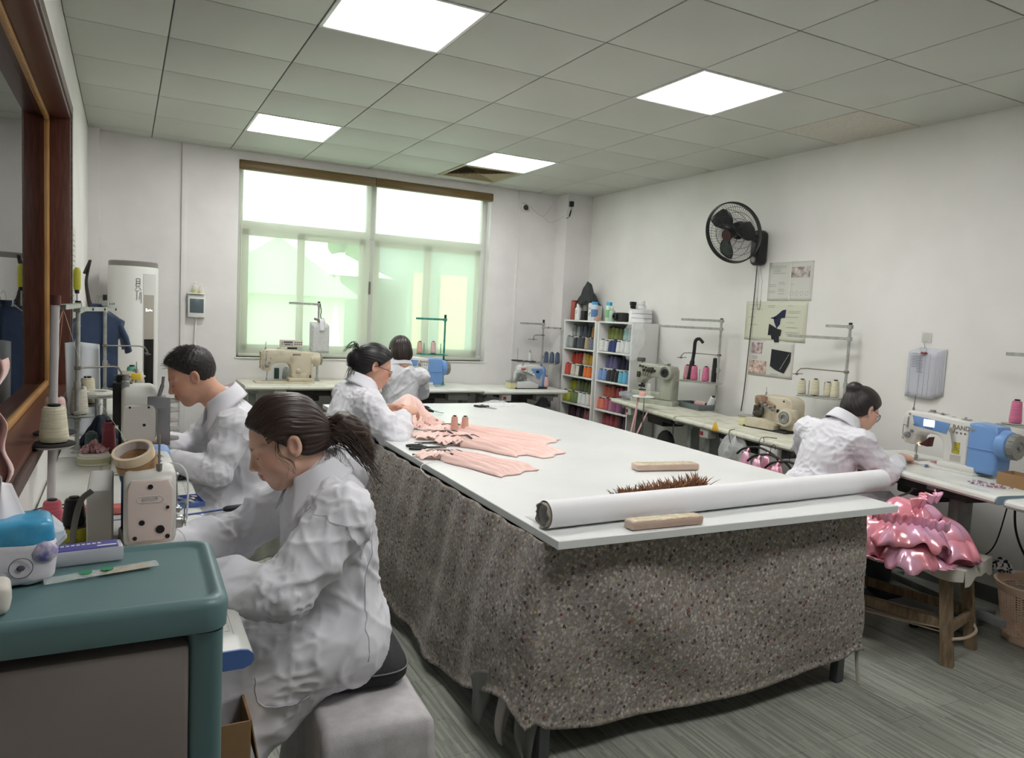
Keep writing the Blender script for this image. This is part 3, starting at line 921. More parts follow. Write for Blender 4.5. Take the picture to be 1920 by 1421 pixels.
# ---------------------------------------------------------------- tower air conditioner
t = th('tower_air_conditioner', 'tall round white floor-standing air conditioner in the left back corner', 'air conditioner', (.318, -.315, 0))
acm = mat('ac_white', (222, 222, 218), .35)
g = G().lathe([(.17, 0), (.18, .01), (.18, .06), (.175, .07), (.176, 1.70), (.172, 1.712)], 48)
ob('body', g, acm, t)
ob('top_cap', G().lathe([(.172, 1.712), (.172, 1.745), (.165, 1.752), (.001, 1.753)], 48), mat('ac_cap_grey', (128, 124, 120), .4), t)
def shell(a0, a1, z0, z1, r, d=.004, n=14):
    def fn(u, v):
        a = math.radians(a0 + (a1 - a0) * u)
        return (r * math.cos(a), r * math.sin(a), z0 + (z1 - z0) * v)
    return G().sheet(fn, n, 1, d)
ob('side_fascia', shell(-68, -30, .12, 1.66, .1785), mat('ac_fascia', (206, 206, 202), .3), t)
ob('outlet', shell(-66, -38, .20, 1.16, .1805), mat('ac_outlet_black', (16, 17, 17), .25), t)
ob('display_panel', shell(-66, -38, 1.16, 1.50, .1805), mat('ac_display', (168, 162, 152), .2), t)
def on_cyl(a, z, r=.1815):
    a_ = math.radians(a)
    return Matrix.Translation((r * math.cos(a_), r * math.sin(a_), z)) @ Matrix.Rotation(a_ + PI / 2, 4, 'Z') @ Matrix.Rotation(PI / 2, 4, 'X')
lit = mat('display_lit_white', (255, 255, 255), .4, em=(255, 255, 255), es=2.0)
for k, (a, w_, h_) in enumerate(((-61, .007, .022), (-56, .009, .010), (-51, .007, .012), (-46, .010, .007))):
    o = ob('display_segment', G().box((0, 0, 0), (w_, h_, .001)), lit, t); o.matrix_local = on_cyl(a, 1.385 - .004 * (k % 2))
# brush-like vertical logo strokes near the top
g = G()
def stroke(a0, z0, a1, z1, w=.0022):
    P_ = []
    for k in range(5):
        a = math.radians(a0 + (a1 - a0) * k / 4); z = z0 + (z1 - z0) * k / 4
        P_.append((.1775 * math.cos(a), .1775 * math.sin(a), z))
    g.tube(P_, w, 5)
for s_ in ((-84, 1.62, -76, 1.62), (-84, 1.62, -84, 1.57), (-76, 1.62, -76, 1.575), (-84, 1.60, -76, 1.60), (-84, 1.585, -77, 1.585), (-86, 1.565, -75, 1.565), (-82, 1.56, -86, 1.53), (-79, 1.56, -73, 1.535),
           (-86, 1.525, -78, 1.53), (-82, 1.53, -83, 1.46), (-77, 1.515, -72, 1.515), (-76, 1.51, -77, 1.465), (-73, 1.51, -73, 1.43)):
    stroke(*s_)
ob('brushed_logo', g, mat('logo_grey', (120, 118, 114), .5), t)

# ---------------------------------------------------------------- plastic drawer cabinet in the foreground
CZ = 1.012
t = th('drawer_cabinet', 'green plastic drawer cabinet with smoky drawer front in the foreground', 'cabinet', (0.215, -5.44, 0), math.radians(-.6))
gm = mat('green_plastic', (98, 128, 130), .38, c2=(92, 122, 124), ns=3, bump=.1, bs=200, bd=.0005)
def rr_loop(hx, hy, r, z, n=6):
    return [(x, y, z) for (x, y) in rrect(-hx, -hy, hx, hy, r, n)]
def loft(loops, capb=True, capt=True):
    g = G(); n = len(loops[0])
    v = [p for L_ in loops for p in L_]
    f = [(i * n + k, i * n + (k + 1) % n, (i + 1) * n + (k + 1) % n, (i + 1) * n + k) for i in range(len(loops) - 1) for k in range(n)]
    if capb: f.append(tuple(range(n - 1, -1, -1)))
    if capt: f.append(tuple((len(loops) - 1) * n + k for k in range(n)))
    return g.add(v, f)
hx, hy = .195, .165
top = loft([rr_loop(hx - .006, hy - .006, .03, CZ - .052), rr_loop(hx, hy, .035, CZ - .05), rr_loop(hx + .002, hy + .002, .036, CZ - .012), rr_loop(hx - .002, hy - .002, .036, CZ - .003),
            rr_loop(hx - .010, hy - .010, .034, CZ), rr_loop(hx - .018, hy - .018, .03, CZ - .0005), rr_loop(hx - .022, hy - .022, .028, CZ - .006), rr_loop(hx - .03, hy - .03, .026, CZ - .007)])
ob('lid', top, gm, t, ang=60)
g = G()
for sx_ in (-1, 1):
    for sy_ in (-1, 1):
        g.add(*(lambda q: (q.v, q.f))(loft([[(x + sx_ * (hx - .032), y + sy_ * (hy - .032), z) for (x, y, _) in rr_loop(.026, .026, .018, 0)] for z in (.02, .958)])))
g.bb((-hx + .02, -hy + .006, .48), (hx - .02, hy - .006, .52), .006)
g.bb((-hx + .02, -hy + .006, .02), (hx - .02, hy - .006, .06), .006)
g.bb((-hx + .006, -hy + .03, .05), (-hx + .012, hy - .03, .95), .002)
ob('cabinet_frame', g, gm, t, ang=50)
ob('side_panel', G().bb((hx - .018, -hy + .05, .52), (hx - .010, hy - .05, .955), .003), gm, t)
dm = mat('smoky_drawer_plastic', (140, 131, 126), .3, bump=.1, bs=150, bd=.0006, c2=(130, 122, 117), ns=2)
for (z0, z1) in ((.53, .945), (.07, .47)):
    d = ob('drawer', G().bb((-hx + .056, -hy + .004, z0), (hx - .056, hy - .03, z1), .008), dm, t)
    ob('handle', G().bb((-.06, -hy - .004, z0 + .02), (.06, -hy + .005, z0 + .05), .004), gm, d)
for k in range(4): ob('foot', G().lathe([(.018, 0), (.018, .02)], 10, ((-1) ** k * (hx - .05), (1 if k < 2 else -1) * (hy - .05), 0)), DARK, t)
# ================================================================ SEWING MACHINES
def M_rot_y(c):  # helper: cylinder axis along local y
    return Matrix.Translation(c) @ Matrix.Rotation(-PI / 2, 4, 'X')
def M_rot_x(c):
    return Matrix.Translation(c) @ Matrix.Rotation(PI / 2, 4, 'Y')

def dial(g, c, r, h, axis='y', s=-1):
    prof = [(r, 0), (r, h * .6), (r * .85, h * .75), (r * .5, h * .8), (r * .45, h), (r * .2, h)]
    if axis == 'y': T = Matrix.Translation(c) @ Matrix.Rotation(PI / 2 if s < 0 else -PI / 2, 4, 'X')
    elif axis == 'x': T = Matrix.Translation(c) @ Matrix.Rotation(PI / 2 * s, 4, 'Y')
    else: T = Matrix.Translation(c)
    g.lathe(prof, 14, T=T)

def lockstitch(label, loc, rz, style, name='sewing_machine'):
    """operator stands at -y; needle at local x=0, arm runs to +x; z=0 on the desk"""
    blue = style == 'blue'
    body = {'blue': MWHITE, 'pink': MPINK, 'old': CREAM}[style]
    t = th(name, label, 'sewing machine', loc, rz, 'industrial sewing machines')
    D = .115
    # C-shaped casting: head, arm, column
    ax = .325 if blue else .36
    poly = [(-.035, .105), (-.048, .15), (-.050, .24), (-.040, .272), (-.02, .285), (.10, .287), (.25, .276), (ax, .266), (ax, .02),
            (.195, .02), (.192, .10)] + arc(.132, .118, .058, 0, 90, 7) + [(.06, .172), (.03, .150), (.022, .108), (.008, .100)]
    g = G(); g.prism(poly, D, .012, TX(0, 0, 0))
    ob('arm', g, body, t, ang=50)
    # bed plate
    g = G(); g.bb((-.10, -.09, -.002), (.385, .09, .012), .003); g.bb((.17, -.07, .008), (.375, .07, .045), .012)
    ob('bed', g, body, t)
    g = G(); g.bb((-.04, -.045, .0115), (.05, .045, .014), .001)
    ob('needle_plate', g, STEEL, t)
    # rear body / motor block and hand wheel
    if blue:
        g = G(); g.prism([(.323, .02), (.323, .262), (.35, .272), (.46, .262), (.475, .225), (.475, .05), (.465, .02)], D + .012, .014)
        ob('motor_cover', g, MBLUE, t, ang=50)
        g = G().bb((.328, -.068, .14), (.476, -.062, .146), .002)
        g.lathe([(.073, 0), (.076, .02), (.070, .045), (.060, .05)], 28, T=M_rot_x((.462, -.005, .175)))
        ob('wheel_collar', g, MBLUE, t)
        g = G().lathe([(.052, 0), (.062, .004), (.064, .03), (.060, .038), (.030, .040), (.028, .034), (.012, .034), (.011, .044), (.001, .045)], 28, T=M_rot_x((.508, -.005, .175)))
        w_ = ob('hand_wheel', g, mat('wheel_grey', (128, 128, 124), .45), t)
        g = G()
        for k in range(12):
            a = k * PI / 6
            g.box((.53, -.005 + .063 * math.cos(a), .175 + .063 * math.sin(a)), (.022, .006, .006), .001)
        ob('grip', g, mat('wheel_grey', ()), w_)
    else:
        g = G()
        g.lathe([(.062, 0), (.064, .03), (.060, .07), (.050, .085)], 26, T=M_rot_x((ax - .004, 0, .205)))
        g.bb((ax - .01, -.052, .03), (ax + .02, .052, .255), .01)
        ob('wheel_housing', g, body, t)
        g = G().lathe([(.044, 0), (.050, .004), (.050, .012), (.046, .016), (.020, .018), (.018, .026), (.001, .027)], 26, T=M_rot_x((ax + .082, 0, .205)))
        ob('hand_wheel', g, mat('wheel_worn', (138, 134, 124), .45), t)
    # face plate on the left end
    fp = [(-.045, .118), (.045, .118), (.050, .16), (.050, .245), (.040, .268), (-.040, .268), (-.050, .245), (-.050, .16)]
    g = G(); T = Matrix.Translation((-.052, 0, 0)) @ Matrix.Rotation(PI / 2, 4, 'Z')
    g.prism(fp, .012, .004, T)
    fpo = ob('face_plate', g, MPINK if 'nearest' in label else body, t, ang=50)
    g = G()
    for (yy, zz_, r) in ((.0, .252, .006), (.018, .165, .0065), (.033, .128, .005), (-.038, .128, .0055), (-.022, .146, .010), (-.038, .2, .004)):
        g.lathe([(r, 0), (r, .0016)], 12, T=Matrix.Translation((-.0588, yy, zz_)) @ Matrix.Rotation(-PI / 2, 4, 'Y'))
    ob('screw_hole', g, BLACK, fpo)
    if style != 'old':
        fr_ = G()
        q = rrect(-.028, .214, .028, .229, .007, 4)
        pts = [(-.0588, a, b_) for a, b_ in q] + [(-.0588, q[0][0], q[0][1])]
        fr_.tube(pts, .0009, 5)
        ob('badge_outline', fr_, body, fpo)
        text('badge_lettering', 'BAND', .013, body, fpo, Matrix.Translation((-.0585, 0, .2215)) @ Matrix.Rotation(-PI / 2, 4, 'Z') @ Matrix.Rotation(PI / 2, 4, 'X'), ext=.0009)
    # needle bar, presser foot
    g = G().rod((0, 0, .105), (0, 0, .055), .0045).rod((0, 0, .055), (0, 0, .016), .001)
    g.rod((0, .012, .105), (0, .012, .03), .004); g.bb((-.006, -.02, .0145), (.006, .018, .02), .001); g.bb((-.008, .004, .02), (.008, .018, .036), .002)
    ob('needle_bar', g, CHROME, t)
    # tension dials, thread take-up and guides on the front
    g = G()
    dial(g, (-.012, -D / 2, .150), .017, .024); dial(g, (.012, -D / 2, .175), .010, .016)
    g.rod((-.03, -D / 2 + .002, .20), (-.03, -D / 2 - .02, .205), .002); g.rod((-.03, -D / 2 - .02, .205), (-.03, -D / 2 - .02, .15), .0018)
    g.bb((-.022, -D / 2 - .004, .19), (-.014, -D / 2 + .002, .25), .001)
    ob('tension_dial', g, STEEL, t)
    g = G()
    for (xx, zz_) in ((-.012, .268), (.02, .212)): dial(g, (xx, -D / 2, zz_), .006, .008)
    ob('thread_guide', g, STEEL, t)
    # thread post on the top left and bobbin winder, oil window
    g = G().rod((-.02, -.02, .28), (-.02, -.02, .30), .007).rod((-.02, -.02, .30), (-.016, -.02, .37 if style == 'blue' else .35), .0028)
    ob('thread_post', g, STEEL, t)
    g = G()
    g.bb((.07, -.03, .284), (.11, 0, .291), .002); g.bb((.08, -.028, .29), (.104, -.006, .303), .003)
    g.lathe([(.018, 0), (.018, .003), (.007, .004), (.007, .012)], 14, (.15, -.02, .281)); g.rod((.13, -.03, .29), (.185, -.015, .288), .0022)
    g.lathe([(.020, 0), (.020, .003), (.006, .004), (.006, .013)], 14, (.27, -.01, .274)); g.bb((.26, -.02, .274), (.30, .0, .280), .002)
    g.lathe([(.012, 0), (.012, .002)], 12, (.205, -.01, .279))
    ob('bobbin_winder', g, STEEL, t)
    # stitch lever
    g = G()
    if blue or style == 'pink':
        dial(g, (.235, -D / 2, .215), .016, .012)
        g.tube([(.235, -D / 2 - .012, .215), (.25, -D / 2 - .016, .17), (.262, -D / 2 - .014, .11)], [.006, .005, .004], 8)
        ob('stitch_lever', g, mat('lever_grey', (150, 150, 144), .4), t)
    else:
        dial(g, (.25, -D / 2, .105), .021, .016)
        ob('stitch_dial', g, body, t)
        g = G().bb((.205, -D / 2 - .002, .02), (.33, -D / 2 + .002, .085), .002); g.bb((.325, -D / 2 - .003, .02), (.345, -D / 2 + .003, .075), .001)
        ob('lower_cover', g, body, t)
        ob('vent_slot', G().bb((.342, -D / 2 - .0008, .024), (.357, -D / 2 + .004, .07)), BLACK, t)
    Tf = lambda x, z: Matrix.Translation((x, -D / 2 - .0006, z)) @ Matrix.Rotation(PI / 2, 4, 'X')
    if blue:
        g = G(); g.prism([(.005, .262), (.222, .247), (.205, .190), (.022, .205)], .003, .001, TX(0, -D / 2 - .0008, 0))
        ob('control_panel', g, MBLUE, t)
        sc_ = ob('display', G().bb((.075, -D / 2 - .0035, .213), (.137, -D / 2 - .002, .25), 0), mat('display_glow', (236, 250, 250), .3, em=(232, 250, 250), es=1.3), t)
        g = G()
        for k in range(4): g.box((.09 + k * .011, -D / 2 - .0035, .205), (.005, .002, .003))
        ob('panel_button', g, TEXT_DK, t)
        text('lettering', 'BAND', .034, mat('letter_grey', (120, 118, 112), .4), t, Tf(.283, .232), bold=.0006)
        g = G()
        for k in range(3): g.lathe([(.006, 0), (.006, .001)], 8, T=Tf(.262 + k * .022, .205))
        ob('badge_dots', g, mat('letter_grey', ()), t)
        ob('rating_label', G().bb((.243, -D / 2 - .0012, .095), (.285, -D / 2, .155)), mat('yellow_label', (206, 196, 60), .5, c2=(120, 114, 60), ns=260), t)
        ob('rating_plate', G().bb((.238, -D / 2 - .0012, .055), (.293, -D / 2, .088)), mat('silver_plate', (178, 174, 168), .4), t)
        ob('oval_badge', G().lathe([(.012, 0), (.012, .002)], 14, T=Matrix.Translation((.345, -D / 2 - .006, .235)) @ Matrix.Rotation(PI / 2, 4, 'X') @ Matrix.Diagonal((1.1, .6, 1, 1))), mat('lever_grey', ()), t)
        lm_ = mat('led_lamp', (255, 240, 200), .3, em=(255, 232, 190), es=6.0)
        ob('work_light', G().bb((.022, -.012, .098), (.034, .006, .102)), lm_, t)
        ob('blade_guard', G().prism([(.022, .10), (.075, .096), (.082, .15), (.05, .118)], .05, .002, TX(0, .01, 0)), mat('dark_red_guard', (84, 44, 38), .5), t)
    elif style == 'old':
        text('lettering', 'BAND', .025, mat('letter_dark', (84, 76, 70), .5), t, Tf(.235, .245), bold=.0004)
        ob('model_plate', G().bb((.235, -D / 2 - .001, .040), (.29, -D / 2, .050)), mat('letter_dark', ()), t)
    return t

def control_box(label, loc, rz=0.0):
    t = th('control_panel', label, 'control panel', loc, rz)
    g = G(); g.prism(rrect(-.095, 0, .095, .065, .006, 3), .035, .003); ob('panel_body', g, mat('panel_cream', (206, 202, 184), .4), t)
    ob('display', G().bb((-.065, -.0185, .036), (.01, -.017, .052)), mat('lcd_grey', (92, 96, 108), .3), t)
    g = G()
    for k in range(4):
        for z in (.044, .026): g.lathe([(.0062, 0), (.0062, .002)], 10, T=Matrix.Translation((.03 + k * .017, -.0175, z)) @ Matrix.Rotation(PI / 2, 4, 'X'))
    for z in (.028, .044): g.lathe([(.0045, 0), (.0045, .002)], 8, T=Matrix.Translation((-.078, -.0175, z)) @ Matrix.Rotation(PI / 2, 4, 'X'))
    g.bb((-.058, -.0185, .018), (-.008, -.017, .029)); g.lathe([(.006, 0), (.006, .002)], 8, T=Matrix.Translation((.005, -.0175, .022)) @ Matrix.Rotation(PI / 2, 4, 'X'))
    ob('button', g, mat('button_grey', (98, 98, 112), .4), t)
    g = G().bb((-.03, -.012, -.016), (.05, .012, .002), .003); ob('mount', g, DARK, t)
    return t

def overlock(label, loc, rz, new=False):
    t = th('overlock_machine', label, 'overlock machine', loc, rz, 'industrial overlock machines')
    body = mat('overlock_white', (206, 208, 206), .35) if new else CREAM
    g = G()
    g.prism([(-.03, .012), (-.03, .14), (.0, .205), (.02, .232), (.20, .232), (.235, .215), (.245, .18), (.245, .012)], .14, .014, TX(0, .03, 0))
    ob('body', g, body, t, ang=50)
    # front skirt / chip cover
    g = G(); g.prism([(-.085, .0), (-.085, .07), (-.02, .075), (.09, .072), (.16, .04), (.16, .0)], .08, .008, TX(0, -.06, 0))
    ob('front_cover', g, body, t, ang=50)
    g = G(); g.prism([(-.15, .002), (-.15, .066), (-.09, .07), (-.083, .002)], .12, .006, TX(0, -.03, 0))
    ob('cloth_plate', g, mat('cover_yellow', (212, 208, 164), .4), t, ang=50)
    ob('plate_top', G().bb((-.155, -.095, .064), (.02, .02, .074), .002), STEEL, t)
    # head casting with thread tension knobs
    g = G()
    g.box((.0, -.02, .20), (.09, .10, .05), .014); g.box((.06, -.03, .175), (.12, .05, .03), .01, R=RY(18))
    g.box((-.03, -.03, .175), (.035, .06, .05), .01, R=RY(-20))
    ob('head', g, mat('overlock_head_tan', (164, 138, 112), .4, c2=(128, 104, 84), ns=30) if not new else body, t)
    g = G()
    for k in range(4): dial(g, (.02 + k * .032, -.055, .178 - k * .012), .011, .026)
    ob('tension_knob', g, STEEL if not new else WHITEP, t)
    g = G()
    for q in ((-.035, -.03, .13, .05, .04, .05), (-.01, -.05, .10, .05, .03, .04), (.02, -.06, .12, .03, .02, .05), (-.05, -.02, .09, .03, .05, .03)):
        g.box(q[:3], q[3:], .006)
    for k in range(5): g.rod((-.045 + k * .018, -.06, .155), (-.05 + k * .02, -.065, .085), .0025, 6)
    g.rod((-.02, -.04, .10), (-.02, -.04, .07), .002); g.bb((-.045, -.075, .073), (.01, -.02, .079), .001)
    ob('needle_mechanism', g, STEEL if new else mat('oily_steel', (92, 88, 80), .35, .8), t)
    g = G().rod((.01, -.02, .22), (.015, -.02, .25), .006).rod((.015, -.02, .25), (.012, -.02, .285), .002); ob('thread_post', g, STEEL, t)
    if new:
        g = G(); g.prism([(.10, .20), (.235, .20), (.235, .165), (.20, .09), (.165, .10), (.15, .14), (.11, .16)], .004, .001, TX(0, -.041, 0)); ob('blue_panel', g, MBLUE, t)
        ob('display', G().bb((.155, -.0445, .155), (.19, -.0425, .18)), mat('lcd_dark', (30, 40, 60), .3), t)
        g = G(); g.prism([(.232, .012), (.232, .225), (.25, .222), (.268, .19), (.268, .012)], .155, .008, TX(0, .03, 0)); ob('side_block', g, MBLUE, t, ang=50)
        ob('front_plate', G().bb((.05, -.047, .04), (.09, -.0405, .10), .002), body, t)
        ob('head_badge', G().bb((-.03, -.074, .185), (.02, -.069, .205), .002), mat('badge_red', (196, 96, 84), .5), t)
    else:
        ob('oil_window', G().lathe([(.013, 0), (.013, .003), (.009, .004), (.004, .002)], 16, T=Matrix.Translation((.14, -.041, .135)) @ Matrix.Rotation(PI / 2, 4, 'X')), DARK, t)
        g = G(); g.lathe([(.058, 0), (.062, .02), (.058, .045), (.042, .05), (.040, .03), (.020, .03), (.018, .04)], 26, T=Matrix.Translation((.232, -.045, .105)) @ Matrix.Rotation(PI / 2, 4, 'X'))
        g.box((.225, -.03, .09), (.10, .05, .14), .014)
        ob('wheel_cover', g, body, t)
        ob('belt_wheel', G().lathe([(.036, 0), (.038, .012), (.02, .014), (.018, .004)], 20, T=Matrix.Translation((.232, -.083, .105)) @ Matrix.Rotation(PI / 2, 4, 'X')), STEEL, t)
        g = G().rod((.10, -.048, .06), (.19, -.05, .05), .004, 8); g.bb((.15, -.05, .045), (.2, -.044, .055), .001); ob('cover_lever', g, STEEL, t)
        ob('vent_mark', G().prism([(.17, .20), (.19, .20), (.18, .215)], .002, 0, TX(0, -.041, 0)), DARK, t)
    ob('base_plate', G().bb((-.10, -.10, -.002), (.26, .11, .013), .003), DARK, t)
    return t

def coverstitch(label, loc, rz):
    t = th('coverstitch_machine', label, 'coverstitch machine', loc, rz, None)
    body = GREYG
    g = G()
    g.prism([(-.05, .165), (-.06, .20), (-.062, .30), (-.045, .33), (-.02, .34), (.06, .338), (.20, .325), (.22, .33), (.28, .325), (.30, .29), (.30, .04), (.18, .04), (.178, .17)] + arc(.145, .19, .033, 0, 90, 4) + [(.06, .222), (.0, .19), (-.01, .165)], .12, .016)
    ob('arm', g, body, t, ang=50)
    g = G(); g.bb((-.09, -.085, -.002), (.33, .10, .04), .006); g.bb((-.07, -.05, .04), (.28, .05, .10), .014); g.bb((-.11, -.045, .052), (-.05, .045, .098), .008)
    ob('cylinder_bed', g, body, t)
    g = G().lathe([(.056, 0), (.060, .015), (.060, .05), (.05, .06), (.045, .05), (.03, .05)], 26, T=Matrix.Translation((.255, -.058, .275)) @ Matrix.Rotation(PI / 2, 4, 'X'))
    ob('wheel_rim', g, body, t)
    ob('hand_wheel', G().lathe([(.034, 0), (.036, .012), (.018, .013), (.015, .004)], 20, T=Matrix.Translation((.255, -.105, .275)) @ Matrix.Rotation(PI / 2, 4, 'X')), DARK, t)
    g = G()
    for k in range(5): dial(g, (-.02 + k * .03, -.06, .315 - k * .006), .009, .022)
    for k in range(4): dial(g, (.02 + k * .035, -.06, .28), .012, .02)
    for k in range(5): g.rod((-.02 + k * .03, -.065, .27), (.0 + k * .02, -.07, .23), .0025, 6)
    g.box((.09, -.07, .29), (.05, .02, .04), .004); g.box((-.03, -.068, .24), (.03, .015, .05), .004)
    ob('tension_knob', g, mat('oily_steel', (92, 88, 80), .35, .8), t)
    g = G()
    for dx in (-.012, 0, .012): g.rod((-.03 + dx, 0, .165), (-.03 + dx, 0, .105), .0018, 6)
    g.rod((-.03, .0, .17), (-.03, 0, .135), .012); g.rod((-.012, .01, .17), (-.012, .01, .12), .004); g.bb((-.055, -.02, .1), (.0, .02, .108), .002); g.box((-.02, -.02, .14), (.05, .03, .02), .003)
    ob('needle_assembly', g, mat('dark_mechanism', (48, 44, 42), .45, .5), t)
    g = G(); g.box((-.035, -.03, .365), (.06, .045, .035), .004); g.rod((-.03, -.02, .34), (-.03, -.02, .35), .006); ob('top_tension_bracket', g, mat('dark_bracket', (86, 86, 80), .5), t)
    g = G().rod((.20, .0, .33), (.13, -.01, .40), .0045, 8); g.box((.21, 0, .34), (.03, .05, .02), .003); ob('lifter_rod', g, STEEL, t)
    g = G()
    for k in range(5): g.rod((.06 + k * .011, -.075, .06), (.075 + k * .006, -.073, .17), .0022, 6)
    ob('looper_thread_bundle', g, mat('looper_white', (226, 226, 222), .6), t)
    return t

# machines (rz: local x = arm direction from needle to hand wheel, operator at local -y)
lockstitch('white sewing machine with blue rear and tape rolls on top, nearest the camera', (.318, -4.80, .77), HP, 'blue')
# blue rear cover of that machine
t = th('sewing_machine', 'white multi-needle sewing machine with screwed face plate in front of the man', 'sewing machine', (.315, -3.42, .77), HP, 'industrial sewing machines')
g = G(); g.prism([(-.05, .12), (-.055, .16), (-.055, .30), (-.04, .335), (0, .345), (.24, .33), (.36, .30), (.36, .02), (.20, .02), (.197, .13)] + arc(.15, .15, .047, 0, 90, 5) + [(.05, .195), (.02, .12)], .13, .02)
ob('arm', g, MWHITE, t, ang=50)
ob('bed', G().bb((-.1, -.1, -.002), (.38, .1, .02), .004), MWHITE, t)
g = G(); g.prism(rrect(-.06, .115, .06, .27, .022, 5), .016, .006, Matrix.Translation((-.06, 0, 0)) @ Matrix.Rotation(PI / 2, 4, 'Z'))
fpo = ob('face_plate', g, mat('face_plate_grey', (206, 204, 198), .35), t, ang=50)
g = G()
for (yy, zz_, r) in ((.034, .262, .0045), (-.034, .262, .0045), (-.018, .19, .006), (-.03, .125, .004), (.044, .125, .004), (.0, .122, .002), (.012, .122, .002)):
    g.lathe([(r, 0), (r, .002)], 12, T=Matrix.Translation((-.0682, yy, zz_)) @ Matrix.Rotation(-PI / 2, 4, 'Y'))
ob('screw_hole', g, BLACK, fpo)
text('badge_lettering', 'BAND', .02, mat('face_plate_grey', ()), fpo, Matrix.Translation((-.068, .004, .236)) @ Matrix.Rotation(-PI / 2, 4, 'Z') @ Matrix.Rotation(PI / 2, 4, 'X'), ext=.0008)
g = G(); g.bb((-.05, -.115, .10), (-.02, -.066, .30), .003); g.bb((-.058, -.10, .255), (.0, -.03, .305), .003)
ob('tension_bracket', g, mat('steel_satin', (150, 150, 154), .35, .7), t)
for k in range(5):
    g = G().lathe([(.0105, 0), (.012, .004), (.010, .03), (.0075, .036), (.001, .037)], 12, T=Matrix.Translation((-.035, -.113, .285 - k * .038 + (0 if k < 2 else -.004))) @ Matrix.Rotation(PI / 2, 4, 'X'))
    ob('tension_knob', g, mat('knob_white', (222, 222, 216), .35), t)
g = G().rod((-.04, -.07, .30), (-.036, -.085, .35), .008, 10).rod((-.036, -.085, .35), (-.034, -.088, .385), .0055, 10)
ob('thread_post', g, STEEL, t)
g = G().rod((0, 0, .13), (0, 0, .05), .005).rod((.0, -.014, .13), (0, -.014, .06), .004); g.bb((-.012, -.03, .021), (.012, .03, .03), .002); g.box((-.01, 0, .09), (.02, .04, .03), .003)
ob('needle_bar', g, mat('oily_steel', ()), t)
g = G().box((.0, .05, .345), (.04, .03, .04), .005).rod((0, .05, .36), (0, .05, .39), .012, 10); ob('regulator', g, STEEL, t)

lockstitch('grey-cream sewing machine at the far end of the left desks, below the green cone', (.30, -2.20, .77), HP, 'old')
lockstitch('old cream sewing machine with a control panel on top, under the window', (1.335, -.30, .812), 0, 'old')
control_box('cream control panel with buttons, on top of the old cream machine', (1.335 + .195, -.30, .812 + .305))
lockstitch('blue and white sewing machine partly hidden by the far woman', (2.44, -.34, .785), 0, 'blue')
overlock('overlock machine with blue side and display, left of the thread racks', (3.76, -.36, .77), 0, True)
coverstitch('grey coverstitch machine on the worn desk in front of the thread racks', (4.24, -1.74, .80), -HP + .32)
overlock('old cream overlock machine below the wall papers, left of the right-hand woman', (4.16, -3.17, .80), -HP + .05)
lockstitch('blue and white sewing machine with lit display, right of the seated woman', (4.17, -4.26, .783), -HP - .04, 'blue')

